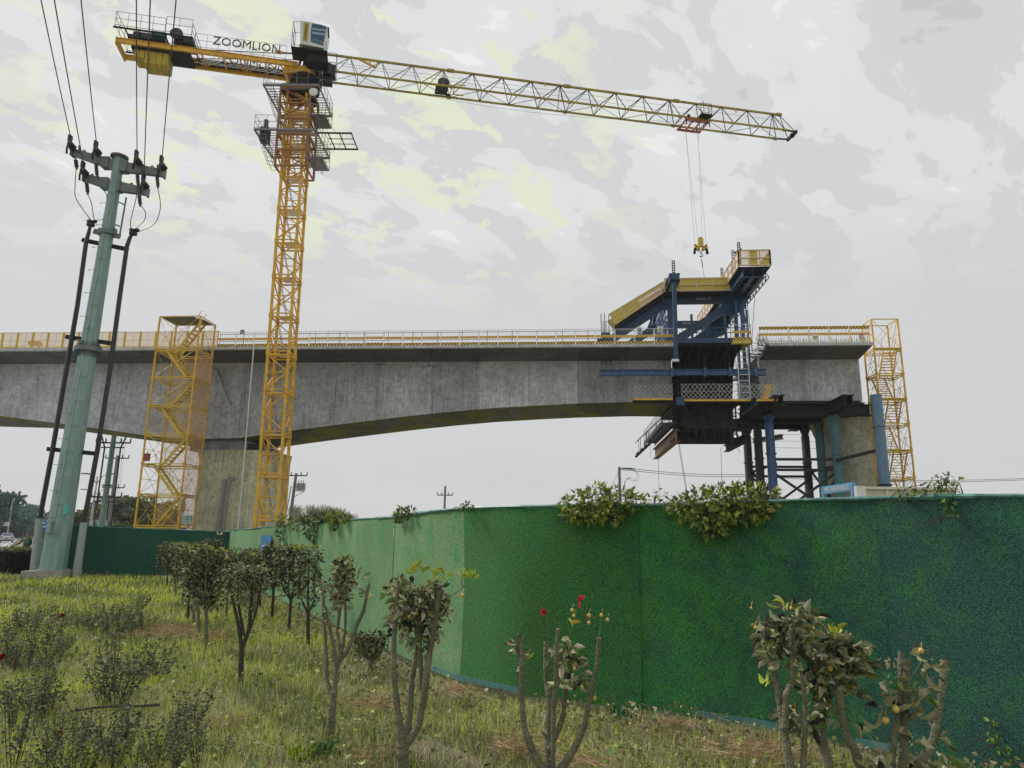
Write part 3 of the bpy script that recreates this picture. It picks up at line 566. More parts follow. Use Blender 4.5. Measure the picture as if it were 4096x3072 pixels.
#@@TOWERS
# ================================================================== STAIR TOWERS
def stair_tower(label, s0, s1, o0, o1, zs, first, mesh=True, roof=True, post=.1, across=False):
    """zs from top to bottom; flights alternate, first=+1 means the top flight rises to the right"""
    t = thing('stair_tower', label, 'stair tower', BP((s0+s1)/2, (o0+o1)/2, 0))
    zt, zbm = zs[0], zs[-1]
    for s in (s0, s1):
        for o in (o0, o1): m = MB(); m.beam(BP(s, o, zbm), BP(s, o, zt), post); [m.beam(BP(s, o, z-.08), BP(s, o, z+.08), post*1.5) for z in zs[1:-1]]; m.build('post', CR_Y, t)
    for k, z in enumerate(zs):
        m = MB()
        for zz in ((z, z-.14) if k else (z,)):
            m.beam(BP(s0, o0, zz), BP(s1, o0, zz), .06); m.beam(BP(s0, o1, zz), BP(s1, o1, zz), .06); m.beam(BP(s0, o0, zz), BP(s0, o1, zz), .06); m.beam(BP(s1, o0, zz), BP(s1, o1, zz), .06)
        m.build('ring_beam', SC_Y, t)
    m = MB()
    for a, b in zip(zs, zs[1:]):
        for o in (o0, o1): m.tube([BP(s0, o, a), BP(s1, o, b)], .017, 4); m.tube([BP(s1, o, a), BP(s0, o, b)], .017, 4)
        for s in (s0, s1): m.tube([BP(s, o0, a), BP(s, o1, b)], .017, 4); m.tube([BP(s, o1, a), BP(s, o0, b)], .017, 4)
        m.tube([BP(s0, o0, (a+b)/2), BP(s0, o1, (a+b)/2)], .017, 4); m.tube([BP(s1, o0, (a+b)/2), BP(s1, o1, (a+b)/2)], .017, 4)
    m.build('cross_brace', SC_Y, t)
    w = s1-s0; d = o1-o0
    for k, (a, b) in enumerate(zip(zs, zs[1:])):
        if across:
            if k == 0: continue
            y0, y1 = (o1-.25, o0+.3) if k % 2 else (o0+.3, o1-.25); xa_, xb_ = (s0+w*.42, s1-.12) if k % 2 else (s0+.2, s0+w*.6)
            m = MB()
            for x in (xa_, xb_):
                m.beam(BP(x, y0, b), BP(x, y1, a), .03, .15); m.beam(BP(x, y0, b+.85), BP(x, y1, a+.8), .03)
            for f in np.linspace(.05, .97, 10): m.beam(BP(xa_, y0+(y1-y0)*f, b+(a-b)*f), BP(xb_, y0+(y1-y0)*f, b+(a-b)*f), .17, .03)
            m.build('stair_flight', CR_Y, t)
            m = MB(); lo = (y1, o0) if k % 2 else (y1, o1); lo, hi = min(lo), max(lo); m.box(BP((s0+s1)/2, (lo+hi)/2, a-.03), (w-.1, hi-lo, .05), -.07); m.build('landing', SC_Y, t); continue
        rt = first if k % 2 == 0 else -first
        x0, x1 = (s0+w*.24, s1-w*.2) if rt > 0 else (s1-w*.24, s0+w*.2)   # bottom -> top end
        oa, ob = (o0+d*.12, o0+d*.46) if k % 2 else (o0+d*.54, o0+d*.88)
        m = MB()
        for o in (oa, ob):
            m.beam(BP(x0, o, b), BP(x1, o, a), .03, .17); m.beam(BP(x0, o, b+.85), BP(x1, o, a+.75), .03, .03)
            for f in (.1, .5, .9): m.beam(BP(x0+(x1-x0)*f, o, b+(a-b)*f), BP(x0+(x1-x0)*f, o, b+(a-b)*f+.82), .025)
        for f in np.linspace(.06, .96, 9):
            m.beam(BP(x0+(x1-x0)*f, oa, b+(a-b)*f), BP(x0+(x1-x0)*f, ob, b+(a-b)*f), .2, .025)
        m.build('stair_flight', SC_Y, t)
        if k:
            xl = (x1, s1) if first*(-1)**(k) > 0 else (s0, x1)
            m = MB(); lo, hi = min(xl), max(xl); m.hexa([BP(lo, o0+.06, a-.05), BP(hi, o0+.06, a-.05), BP(hi, o1-.06, a-.05), BP(lo, o1-.06, a-.05), BP(lo, o0+.06, a), BP(hi, o0+.06, a), BP(hi, o1-.06, a), BP(lo, o1-.06, a)]); m.build('landing', SC_Y, t)
    if mesh:
        m = MB(); m.quad(BP(s0+.05, o1+.06, zbm), BP(s1-.05, o1+.06, zbm), BP(s1-.05, o1+.06, zs[1]), BP(s0+.05, o1+.06, zs[1])); m.quad(BP(s1+.06, o0+.05, zbm), BP(s1+.06, o1-.05, zbm), BP(s1+.06, o1-.05, zs[1]), BP(s1+.06, o0+.05, zs[1])); m.build('safety_mesh', MESHP, t)
    if roof:
        m = MB(); m.quad(BP(s0+.1, o0+.1, zt-.03), BP(s1-.55, o0+.1, zt-.03), BP(s1-.1, o0+.9, zt-.05), BP(s1-.1, o1-.1, zt-.03), .02); m.quad(BP(s0+.1, o0+.1, zt-.03), BP(s1-.1, o1-.1, zt-.03), BP(s0+.1, o1-.1, zt-.03), BP(s0+.06, o0+.9, zt-.03), .02); m.build('roof_sheet', mat('roof_sheet_green', (.10, .11, .07), .6), t)
    return t
o0 = -2.7
ly = [(640, 1266), (626, 1396), (613, 1507), (600, 1619), (586, 1735), (573, 1854), (559, 1975), (545, 2101)]
zl = [atB(x, y, o0)[1] for x, y in ly]; zl.append(0.02)
sLt = atB(600, 1600, o0)[0]; sRt = atB(765, 1612, o0)[0]
tower1 = stair_tower('tall yellow stair tower clad in pinkish mesh at the left beside the big pier', sLt, sRt, o0, -.55, zl, 1)
o0r = 1.3
ry = [(3590, 1276), (3602, 1392), (3612, 1493), (3623, 1593), (3632, 1693), (3645, 1799), (3655, 1908)]
zr = [atB(x, y, o0r)[1] for x, y in ry]; zr += [zr[-1]-1.9, zr[-1]-3.8, .02]
tower2 = stair_tower('open orange and yellow stair tower at the far right end of the bridge', atB(3487, 1300, o0r)[0], atB(3592, 1300, o0r)[0], o0r, 2.9, zr, 1, mesh=False, roof=False, post=.09, across=True)
# signs hung on the left tower foot
def sign_plate(name, label, cat, px0, py0, px1, py1, off, face, t=.02):
    a = atB(px0, py1, off); b = atB(px1, py0, off); m = MB(); th = thing(name, label, cat, BP(a[0], off, a[1]))
    m.hexa([BP(a[0], off, a[1]), BP(b[0], off, a[1]), BP(b[0], off+t, a[1]), BP(a[0], off+t, a[1]), BP(a[0], off, b[1]), BP(b[0], off, b[1]), BP(b[0], off+t, b[1]), BP(a[0], off+t, b[1])]); m.build('panel', face, th)
    return th, a, b
th, a, b = sign_plate('passage_sign', 'green sign with white characters and striped border at the left stair tower foot', 'sign', 726, 2059, 774, 2096, -2.85, HAZG)
m = MB(); g = .1; m.hexa([BP(a[0]+g, -2.86, a[1]+g), BP(b[0]-g, -2.86, a[1]+g), BP(b[0]-g, -2.852, a[1]+g), BP(a[0]+g, -2.852, a[1]+g), BP(a[0]+g, -2.86, b[1]-g), BP(b[0]-g, -2.86, b[1]-g), BP(b[0]-g, -2.852, b[1]-g), BP(a[0]+g, -2.852, b[1]-g)]); m.build('face', SGREEN, th)
text_obj('lettering', '安全\n通道', .3, WHITE, th, BP((a[0]+b[0])/2, -2.87, (a[1]+b[1])/2), BU, ZZ, fit=(.5, .36))
th, a, b = sign_plate('notice_plate', 'small yellow and blue plate under the green passage sign on the left stair tower', 'sign', 722, 2102, 748, 2114, -2.85, YEL)
m = MB(); m.hexa([BP(a[0], -2.86, a[1]), BP(b[0], -2.86, a[1]), BP(b[0], -2.852, a[1]), BP(a[0], -2.852, a[1]), BP(a[0], -2.86, a[1]+.07), BP(b[0], -2.86, a[1]+.07), BP(b[0], -2.852, a[1]+.07), BP(a[0], -2.852, a[1]+.07)]); m.build('blue_band', SBLUE, th)
P = atY(589, 1829, 47.6); m = MB(); m.box(P, (.28, .25, .5)); m.beam(P+V((0, 0, .25)), P+V((0, 0, .4)), .05); tag(m.build('red_box', mat('box_red', (.28, .05, .04), .5), loc=P), 'small dark red box hung on the left post of the stair tower', 'box')

# ================================================================== TOWER CRANE
CX, CY = -14.52, 43.7; HW = .65
crane = thing('tower_crane', 'tall yellow lattice tower crane standing in front of the bridge', 'tower crane', (CX, CY, 0))
def CP(x, y, z): return V((CX+x-.011*z, CY+y, z))
corners = [(-HW, -HW), (HW, -HW), (HW, HW), (-HW, HW)]
sec_y = [2380, 2241, 2073, 1900, 1733, 1565, 1411, 1260, 1105, 965, 833, 700, 570, 450, 345]
zsec = [0.0]+[atY(1085+.0775*(2104-y), y, CY-HW).z for y in sec_y if y < 2200]
top_z = 32.4
for k in range(len(zsec)-1):
    z0, z1 = zsec[k], zsec[k+1]; m = MB()
    for x, y in corners: m.beam(CP(x, y, z0), CP(x, y, z1-.01), .155, .155, (0, 1, 0)); m.beam(CP(x, y, z1-.16), CP(x, y, z1+.14), .21, .21, (0, 1, 0))
    for i in range(4):
        a, b = corners[i], corners[(i+1) % 4]; zm = (z0+z1)/2
        m.beam(CP(*a, z1-.12), CP(*b, z1-.12), .09); m.beam(CP(*a, z0+.12), CP(*b, z0+.12), .07)
        m.beam(CP(*a, zm), CP(*b, zm), .045)
        if (i+k) % 2: a, b = b, a
        m.beam(CP(*a, z0+.15), CP(*b, zm), .065); m.beam(CP(*b, zm), CP(*a, z1-.15), .065)
    m.build('mast_section', CR_Y, crane)
m = MB()      # inclined ladders and little rest platforms inside the mast
for k in range(len(zsec)-1):
    z0, z1 = zsec[k], zsec[k+1]; xa, xb = (-.4, .15) if k % 1 == 0 else (.3, -.2)
    for dx_ in (0, .3): m.beam(CP(xa, -.2+dx_, z1-.1), CP(xb, -.2+dx_, z0+.1), .03)
    for f in np.linspace(.05, .95, 8): m.beam(CP(xa+(xb-xa)*(1-f), -.2, z0+.1+(z1-z0-.2)*f), CP(xa+(xb-xa)*(1-f), .1, z0+.1+(z1-z0-.2)*f), .02)
m.build('ladder', CAGE, crane)
m = MB()
for z in zsec[1:-1]: m = MB(); m.box(CP(.1, .1, z-.02), (.75, .8, .04)); m.build('rest_platform', WHITE, crane)
m = MB(); m.tube([CP(-HW-.14, -.3, z) for z in (0, 8, 20, 31)], .035, 5)
for z in zsec[1:-1]: m.box(CP(-HW-.12, -.3, z-.4), (.12, .12, .12))
m.build('power_cable', BLACKM, crane)
# climbing frame (second, wider lattice) and its platforms
ZF0, ZF1 = 25.5, 31.3; HF = 1.0
m = MB(); cf = [(-HF, -HF), (HF, -HF), (HF, HF), (-HF, HF)]
for x, y in cf: m.beam(CP(x, y, ZF0), CP(x, y, ZF1), .13, .13, (0, 1, 0))
lv = np.linspace(ZF0, ZF1, 6)
for i in range(4):
    a, b = cf[i], cf[(i+1) % 4]
    for j, (z0, z1) in enumerate(zip(lv, lv[1:])):
        m.beam(CP(*a, z0), CP(*b, z0), .1)
        if i in (0, 2) and j in (1, 2): continue
        if (i+j) % 2: m.beam(CP(*a, z0), CP(*b, z1), .07)
        else: m.beam(CP(*b, z0), CP(*a, z1), .07)
    m.beam(CP(*a, ZF1), CP(*b, ZF1), .12); m.beam(CP(*a, 27.9), CP(*b, 27.9), .16)
m.build('climbing_frame', mat('frame_orange', (.36, .15, .03), .5, dirt=(.2, .1, .04), dscale=2), crane)
m = MB()
for k in range(26):   # densely packed hydraulic and guide steel inside the frame
    x = random.uniform(-.9, -.2); z = random.uniform(ZF0, ZF1-1); y = random.uniform(-.9, .9); m.beam(CP(x, y, z), CP(x+random.uniform(-.3, .3), y+random.uniform(-.4, .4), z+random.uniform(.4, 1.4)), .05)
m.build('guide_steel', CR_Y, crane)
def cage_rail(m, pts, h=1.05, r=.018, closed=False):
    n_ = len(pts)
    for i in range(n_ if closed else n_-1):
        a, b = V(pts[i]), V(pts[(i+1) % n_])
        for f in (h, h*.55, .12): m.tube([a+ZZ*f, b+ZZ*f], r, 4, False)
        k = max(1, round((b-a).length/.75))
        for j in range(k+1): p = a+(b-a)*(j/k); m.tube([p, p+ZZ*h], r, 4, False)
def plat(z, x0, x1, y0, y1, h=1.05):
    m = MB()
    for y in (y0, y1): m.beam(CP(x0, y, z), CP(x1, y, z), .06, .12)
    for x in (x0, x1): m.beam(CP(x, y0, z), CP(x, y1, z), .06, .12)
    for k in range(12):
        y = y0+(y1-y0)*(k+.5)/12
        if y < -HF or y > HF: m.beam(CP(x0, y, z), CP(x1, y, z), .02, .05)
        else: m.beam(CP(x0, y, z), CP(-HF, y, z), .02, .05); m.beam(CP(HF, y, z), CP(x1, y, z), .02, .05)
    cage_rail(m, [CP(x0, y0, z), CP(x1, y0, z), CP(x1, y1, z), CP(x0, y1, z)], h, closed=True); m.build('work_platform', CAGE, crane)
plat(31.0, -1.95, 1.75, -1.7, 1.9); plat(27.7, -2.3, 1.75, -1.7, 1.9)
for z0, sx in ((29.2, 1), (26.0, 1)):
    m = MB(); x0, x1 = (1.1, 2.15); m.box(CP((x0+x1)/2, -.3, z0), (x1-x0, 1.7, .05)); cage_rail(m, [CP(x1-1.05, -1.15, z0), CP(x1, -1.15, z0), CP(x1, .55, z0), CP(x1-1.05, .55, z0)], 1.2); m.build('side_basket', CAGE, crane)
for zt_, zb_, x in ((31.0, 28.4, -1.7), (27.7, 25.2, -2.0)):   # hanging ladder cages below the platforms, leaning inwards
    m = MB()
    for y in (-1.6, -.9):
        for dx_ in (0, .55): m.tube([CP(x-.2+dx_, y, zt_), CP(x+.75+dx_*.6, y, zb_)], .02, 4)
    for f in np.linspace(0, 1, 9):
        z = zt_+(zb_-zt_)*f; xx = x-.2+.95*f; m.tube([CP(xx, -1.6, z), CP(xx+.55-.2*f, -1.6, z), CP(xx+.55-.2*f, -.9, z), CP(xx, -.9, z)], .016, 4)
    m.build('hanging_cage', CAGE, crane)
for zt_, zb_, x in ((27.7, 25.1, 1.75),):
    m = MB()
    for y in (-1.6, -.6): m.tube([CP(x-.6, y, zt_), CP(x-.2, y, zb_)], .02, 4); m.tube([CP(x, y, zt_), CP(x+.3, y, zb_)], .02, 4)
    for f in np.linspace(0, 1, 8):
        z = zt_+(zb_-zt_)*f; m.tube([CP(x-.6+.4*f, -1.6, z), CP(x+.3*f, -1.6, z), CP(x+.3*f, -.6, z)], .016, 4)
    m.build('hanging_cage', CAGE, crane)
m = MB(); m.box(CP(-1.7, -1.3, 27.5), (.55, .5, 1.0)); m.tube([CP(-1.7, -1.3, 28), CP(-1.7, -1.3, 28.6)], .16, 8); m.build('hydraulic_pump', BLACKM, crane)
m = MB(); z = 27.85     # monorail lifting frame sticking out to the right
for y in (-1.1, .9): m.beam(CP(1.5, y, z), CP(4.0, y, z), .07, .1)
for x in (2.4, 3.15, 3.95): m.beam(CP(x, -1.15, z), CP(x, .95, z), .06)
for y in (-.4, .25): m.beam(CP(2.2, y, z), CP(3.95, y, z), .04)
m.tube([CP(1.2, -.2, 30.4), CP(3.0, -.9, z)], .012, 4); m.tube([CP(1.2, -.2, 30.4), CP(2.4, .9, z)], .012, 4)
m.tube([CP(3.4, -1.1, z), CP(3.2, -1.1, z-1.0), CP(2.6, -1.1, z-1.5), CP(1.9, -1.1, z-1.2)], .012, 4); m.build('lifting_frame', DARK, crane)
m = MB(); m.lathe(CP(1.45, -1.75, 30.45), [(.02, -.06), (.28, -.05), (.28, .05), (.02, .06)], 18, V((0, -1, 0))); m.build('floodlight', WHITE, crane)
# slewing unit, cab
m = MB(); m.lathe(CP(0, 0, 0), [(.95, 31.6), (.95, 32.15), (1.05, 32.2), (1.05, 32.5)], 20); m.box(CP(0, 0, 31.4), (1.9, 1.9, .5)); m.build('slewing_ring', DARK, crane)
m = MB()
for x, y in corners: m.beam(CP(x, y, zsec[-1]), CP(x*1.25, y*1.25, 32.6), .15)
m.box(CP(0, 0, 32.75), (1.9, 1.9, .55)); m.beam(CP(-.7, -.75, 31.2), CP(.6, -.75, 32.3), .12); m.build('turntable', CR_Y, crane)
JD = V((math.cos(.2), math.sin(.2), 0)); JN = V((-JD.y, JD.x, 0))
JO = V((-14.25, CY, 0))
def JP(t, o, z): return JO+JD*t+JN*o+ZZ*(z+max(0, t-1)*.0062)
def atJ(px, py, o):
    d = ray(px, py); k = ((JO-CAMP).dot(JN)+o)/d.dot(JN); P = CAMP+d*k; return (P-JO).dot(JD), P.z
m = MB()
for t in (-.75, .75):
    for o in (-.75, .75): m.beam(JP(t, o, 32.9), JP(t*.7, o*.7, 34.6), .12)
m.box(JP(-.05, 0, 34.3), (1.1, 1.1, .5), .2); m.box(JP(.2, .1, 33.6), (.9, 1.2, .8), .2); m.build('tower_head', DARK, crane)
m = MB(); m.box(JP(1.3, -.7, 32.9), (.8, .7, .8), .2); m.tube([JP(1.3, -1.1, 32.4), JP(1.3, -1.1, 33.2)], .22, 10); m.box(JP(1.2, -.7, 32.2), (.7, .6, .5), .2)
cage_rail(m, [JP(.9, -1.3, 32.3), JP(1.75, -1.3, 32.3), JP(1.75, -.2, 32.3)], 1.7); m.build('slewing_motor', BLACKM, crane)
cab = MB()
# cab: profile in (t, z), leaning forward, extruded across
def cabP(t, o, z): return JP(t, o, z)
def zc(pts, o=-2.3): return [atJ(1000+x*.4222, y*.4222, o) for x, y in pts]
co = -2.3
cab.prism([cabP(t, co, z) for t, z in zc([(478, 195), (560, 205), (745, 258), (728, 345), (700, 456), (475, 412)])], JN*1.4); cabo = cab.build('cab', CABW, crane)
m = MB(); m.prism([cabP(t, co-.01, z) for t, z in zc([(590, 222), (660, 232), (726, 252), (692, 434), (575, 396), (576, 300)])], JN*-.006); m.build('window', GLASS, cabo)
m = MB()
for q in ([(590, 264), (718, 282), (714, 300), (589, 284)], [(588, 300), (712, 318), (706, 338), (586, 322)], [(584, 365), (700, 398), (699, 402), (584, 369)], [(582, 380), (697, 414), (696, 418), (582, 384)]): m.prism([cabP(t, co-.02, z) for t, z in zc(q)], JN*-.004)
m.build('window_blind', mat('blind_pale', (.25, .38, .42), .5), cabo)
m = MB(); m.prism([cabP(t, co-.01, z) for t, z in zc([(512, 212), (560, 218), (546, 396), (500, 386)])], JN*-.006); m.build('name_board', YPLATE, cabo)
tq = zc([(529, 305)])[0]
text_obj('lettering', 'ZOOMLION', .3, BLACKM, cabo, cabP(tq[0], co-.03, tq[1]), ZZ+JD*.03, JD*-1, fit=(1.25, .2))
m = MB(); a_, b_ = zc([(742, 262), (746, 362)]); m.beam(cabP(a_[0], co, a_[1]), cabP(b_[0], co, b_[1]), .1, .03); m.beam(cabP(a_[0], co, a_[1]), cabP(a_[0]-.35, co+.4, a_[1]+.1), .04); m.build('visor', DARK, cabo)
m = MB(); m.box(JP(.35, -1.65, 33.35), (1.7, 1.3, .08), .2)
for t in (-.35, .5, 1.1): m.beam(JP(t, -2.2, 33.3), JP(t*.5, -.6, 32.8), .07); m.beam(JP(t, -2.25, 33.35), JP(t, -2.25, 34.1), .03)
cage_rail(m, [JP(-1.15, -.6, 33.6), JP(-1.15, -2.0, 33.6), JP(-.25, -2.0, 33.6)], 1.9); m.box(JP(-.7, -1.3, 33.55), (.95, 1.4, .05), .2); m.box(JP(.5, -1.5, 33.0), (1.2, .9, .6), .2); m.build('cab_platform', DARK, crane)
# jib: triangular section, one top chord
ZJ, HJ, WJ = 33.05, 1.72, 1.3
JL = 37.2; npan = 16; t0 = 1.0; dp = (JL-1.1-t0)/npan
def ztop(t): return ZJ+HJ-(0 if t < 28 else .0)
GREENY = mat('jib_yellow_green', (.40, .34, .02), .45, dirt=(.22, .13, .03), dscale=.8, damt=1)
for part in range(4):
    ks = range(part*4, part*4+4); m = MB(); ta = t0+part*4*dp; tb = ta+4*dp
    m.beam(JP(ta, 0, ZJ+HJ), JP(tb, 0, ZJ+HJ), .13); m.beam(JP(ta, -WJ/2, ZJ), JP(tb, -WJ/2, ZJ), .11); m.beam(JP(ta, WJ/2, ZJ), JP(tb, WJ/2, ZJ), .11)
    m.beam(JP(tb-.3, 0, ZJ+HJ+.02), JP(tb+.2, 0, ZJ+HJ+.02), .2)
    for o in (-WJ/2, WJ/2): m.beam(JP(tb-.2, o, ZJ-.02), JP(tb+.1, o, ZJ-.02), .17)
    m.build('jib_section', GREENY, crane)
    m = MB()
    for k in ks:
        a = t0+k*dp; b = a+dp; mid = a+dp*.72
        for o in (-WJ/2, WJ/2):
            m.tube([JP(a, o, ZJ), JP(mid, 0, ZJ+HJ)], .032, 4, False); m.tube([JP(mid, 0, ZJ+HJ), JP(b, o, ZJ)], .032, 4, False)
            m.tube([JP(a+dp*.72, o, ZJ), JP(mid, 0, ZJ+HJ)], .026, 4, False) if k % 4 == 3 else None
        m.tube([JP(a, -WJ/2, ZJ), JP(a, WJ/2, ZJ)], .028, 4, False); m.tube([JP(a, -WJ/2, ZJ), JP(b, WJ/2, ZJ)] if k % 2 else [JP(a, WJ/2, ZJ), JP(b, -WJ/2, ZJ)], .024, 4, False)
    m.build('jib_lacing', DARK if part else CAGE, crane)
te = t0+npan*dp
m = MB()
for o in (-WJ/2, WJ/2): m.beam(JP(te, o, ZJ), JP(JL, o*.8, ZJ), .1); m.tube([JP(te, 0, ZJ+HJ), JP(JL-.1, o*.8, ZJ)], .03, 4)
m.beam(JP(JL-.1, -.65, ZJ), JP(JL-.1, .65, ZJ), .16, .25); m.lathe(JP(JL-.2, -.2, ZJ-.1), [(.2, -.06), (.2, .06)], 12, JN); m.beam(JP(te-.2, 0, ZJ+HJ), JP(te+.15, 0, ZJ+HJ+.05), .14); m.build('jib_tip', DARK, crane)
m = MB()
m.tube([JP(1, 0, ZJ+1.15), JP(18, 0, ZJ+1.25), JP(te, 0, ZJ+1.2)], .012, 4); m.tube([JP(2, 0, ZJ+.95), JP(28.5, 0, ZJ+.75)], .012, 4)
pts = [JP(t, -.1, ZJ-.05-1.1*math.sin(PI*min(1, max(0, (t-2)/26)))*.75) for t in np.linspace(2, 28, 16)]; m.tube(pts, .012, 4); m.build('trolley_rope', CAGE, crane)
m = MB(); t = 9.2; m.lathe(JP(t, 0, ZJ+.45), [(.42, -.35), (.42, -.28), (.22, -.28), (.22, .28), (.42, .28), (.42, .35)], 14, JN); m.beam(JP(t-.5, -.5, ZJ+.1), JP(t+.6, -.5, ZJ+.1), .1); m.beam(JP(t-.5, .5, ZJ+.1), JP(t+.6, .5, ZJ+.1), .1)
m.box(JP(t-.1, 0, ZJ+.1), (.9, 1.1, .08), .2); m.build('trolley_winch', BLACKM, crane)
m = MB(); t = 10.6; m.beam(JP(t-.6, -.6, ZJ+.25), JP(t+.2, -.6, ZJ+.25), .06); m.beam(JP(t-.6, .6, ZJ+.25), JP(t+.2, .6, ZJ+.25), .06); m.beam(JP(t-.6, -.6, ZJ+.25), JP(t-.6, .6, ZJ+.25), .06); m.build('winch_guard', CR_Y, crane)
m = MB()
for t, l in ((3.9, .5), (16.7, .28), (32.2, .34)): m.beam(JP(t, -.05, ZJ+HJ), JP(t+.12, -.05, ZJ+HJ-l), .09, .06)
m.beam(JP(3.1, 0, ZJ+HJ), JP(4.4, 0, ZJ+HJ-.55), .12); m.beam(JP(4.4, 0, ZJ+HJ-.55), JP(4.5, 0, ZJ+HJ), .05); m.build('rope_guide', CR_Y, crane)
# pendant bars from the tower head to the counter-jib
m = MB(); m.tube([JP(-1.0, -.35, 34.2), JP(-8, -.5, 33.35)], .03, 5); m.tube([JP(-1.0, .45, 34.35), JP(-8, .5, 33.35)], .03, 5)
m.beam(JP(-1.2, -.38, 34.2), JP(-2.1, -.4, 34.09), .05, .12); m.build('tie_bar', CAGE, crane)
m = MB(); m.lathe(JP(-2.15, -.4, 34.12), [(.01, -.3), (.12, -.15), (.12, .15), (.01, .3)], 8, JD); m.box(JP(-.55, -.9, 34.35), (.5, .3, .35), .2); m.build('tie_joint', CR_Y, crane)
# counter-jib
m = MB(); ZC = 33.05
for o in (-.85, .85): m.ibeam(JP(-.8, o, ZC), JP(-12.1, o, ZC), .16, .36, .04)
for k, t in enumerate(np.arange(-1.6, -12.2, -1.35)):
    m.beam(JP(t, -.85, ZC), JP(t, .85, ZC), .08, .12)
    if t > -10.8: m.beam(JP(t, -.85 if k % 2 else .85, ZC), JP(t-1.35, .85 if k % 2 else -.85, ZC), .05)
m.build('counter_jib', CR_Y, crane)
m = MB()
for y in np.linspace(.15, .8, 5): m.beam(JP(-1, y, ZC+.1), JP(-11, y, ZC+.1), .11, .02)
m.build('walkway_grating', DARK, crane)
m = MB(); cage_rail(m, [JP(-1.6, -.95, ZC+.15), JP(-7.4, -.95, ZC+.15)], 1.1, .016); cage_rail(m, [JP(-1.6, .95, ZC+.15), JP(-11, .95, ZC+.15)], 1.1, .016)
zz = ZC+.75; cage_rail(m, [JP(-7.6, -1.25, zz), JP(-9.2, -1.25, zz)], 1.25, .02); cage_rail(m, [JP(-9.2, -1.35, zz-.1), JP(-12.2, -1.35, zz-.1), JP(-12.2, 1.2, zz-.1), JP(-7.6, 1.2, zz-.1), JP(-7.6, -1.2, zz-.1)], 1.1, .02)
m.build('guard_rail', CAGE, crane)
m = MB(); m.beam(JP(-7.5, -1.3, zz-.12), JP(-12.3, -1.3, zz-.12), .08, .1); m.beam(JP(-7.5, 1.2, zz-.12), JP(-12.3, 1.2, zz-.12), .08, .1)
for t in np.arange(-7.6, -12.3, -.8): m.beam(JP(t, -1.3, zz-.12), JP(t, 1.2, zz-.12), .06); m.beam(JP(t, -1.3, zz-.14), JP(t+.2, -.85, ZC+.15), .05)
m.build('winch_deck', DARK, crane)
m = MB(); m.lathe(JP(-8.6, -.5, zz+.25), [(.42, -.5), (.42, -.42), (.3, -.42), (.3, .42), (.42, .42), (.42, .5)], 14, JN); m.box(JP(-8.0, -.2, zz+.05), (.8, 1.2, .5), .2); m.box(JP(-10.4, 0, zz+.18), (2.0, .9, .4), .2); m.box(JP(-11.3, .1, zz+.1), (.9, .8, .3), .2); m.build('hoist_winch', BLACKM, crane)
m = MB(); m.box(JP(-9.7, -.8, zz+.12), (.9, .25, .3), .2); m.build('electric_box', mat('box_teal', (.03, .14, .12), .5), crane)
CW = mat('counterweight_yellow', (.50, .36, .03), .6, dirt=(.3, .24, .03), dscale=1.4, damt=.8, bump=.2, bscale=10)
ta, tb = atJ(569, 280, -.6)[0], atJ(666, 280, -.6)[0]; zw = atJ(620, 262, -.6)[1]; wd_ = (tb-ta)/4
for k in range(4):
    t = tb-wd_*k; m = MB(); m.prism([JP(t, -.6, ZC-.3), JP(t, .6, ZC-.3), JP(t, .6, zw+.12), JP(t, .45, zw), JP(t, -.45, zw), JP(t, -.6, zw+.12)], JD*-(wd_-.03)); m.build('counterweight', CW, crane)
zw2 = atJ(555, 228, -.6)[1]; ta2 = atJ(530, 230, -.6)[0]
for k in range(2): t = ta-(ta-ta2)/2*k; m = MB(); m.prism([JP(t, -.6, ZC-.3), JP(t, .6, ZC-.3), JP(t, .6, zw2), JP(t, -.6, zw2)], JD*-((ta-ta2)/2-.03)); m.build('counterweight', CW, crane)
m = MB(); m.box(JP(-9.5, 0, ZC-.15), (3.6, 1.5, .3), .2); m.build('weight_hanger', DARK, crane)
m = MB(); m.hexa([JP(-12.2, -.95, ZC-.3), JP(-12.12, -.95, ZC-.3), JP(-12.12, .95, ZC-.3), JP(-12.2, .95, ZC-.3), JP(-12.2, -.95, ZC+.2), JP(-12.12, -.95, ZC+.2), JP(-12.12, .95, ZC+.2), JP(-12.2, .95, ZC+.2)]); m.build('end_plate', CR_Y, crane)
# name letters on both rails of the counter-jib
text_obj('name_letters', 'ZOOMLION', .7, INKD, crane, JP(-4.15, -1.02, ZC+.85), JD, ZZ, .04, fit=(4.3, .62), bold=.01)
text_obj('name_letters', 'ZOOMLION', .7, INKD, crane, JP(-4.0, 1.02, ZC+.95), JD, ZZ, .04, fit=(4.3, .62), bold=.01)
# trolley, ropes, hook block
trol = thing('crane_trolley', 'small orange trolley riding under the far part of the jib', 'trolley', JP(28.6, 0, ZJ-.3))
m = MB(); t = 28.6
for o in (-.75, .75): m.beam(JP(t-1.0, o, ZJ-.22), JP(t+.95, o, ZJ-.22), .12, .16); [m.beam(JP(t+a, o, ZJ-.25), JP(t+a, o, ZJ+.15), .06) for a in (-.8, .8)]
for a in (-.9, -.3, .3, .9): m.beam(JP(t+a, -.75, ZJ-.22), JP(t+a, .75, ZJ-.22), .1)
m.build('frame', mat('trolley_orange', (.40, .10, .02), .5, dirt=(.2, .1, .03)), trol)
m = MB()
for a in (-.95, .95): m.beam(JP(t+a, -.8, ZJ-.25), JP(t+a, -.85, ZJ-.75), .06)
m.beam(JP(t-.95, -.82, ZJ-.45), JP(t+.95, -.82, ZJ-.45), .05)
for a in (-.7, .7):
    for o in (-.75, .75): m.lathe(JP(t+a, o, ZJ+.05), [(.12, -.05), (.12, .05)], 10, JN)
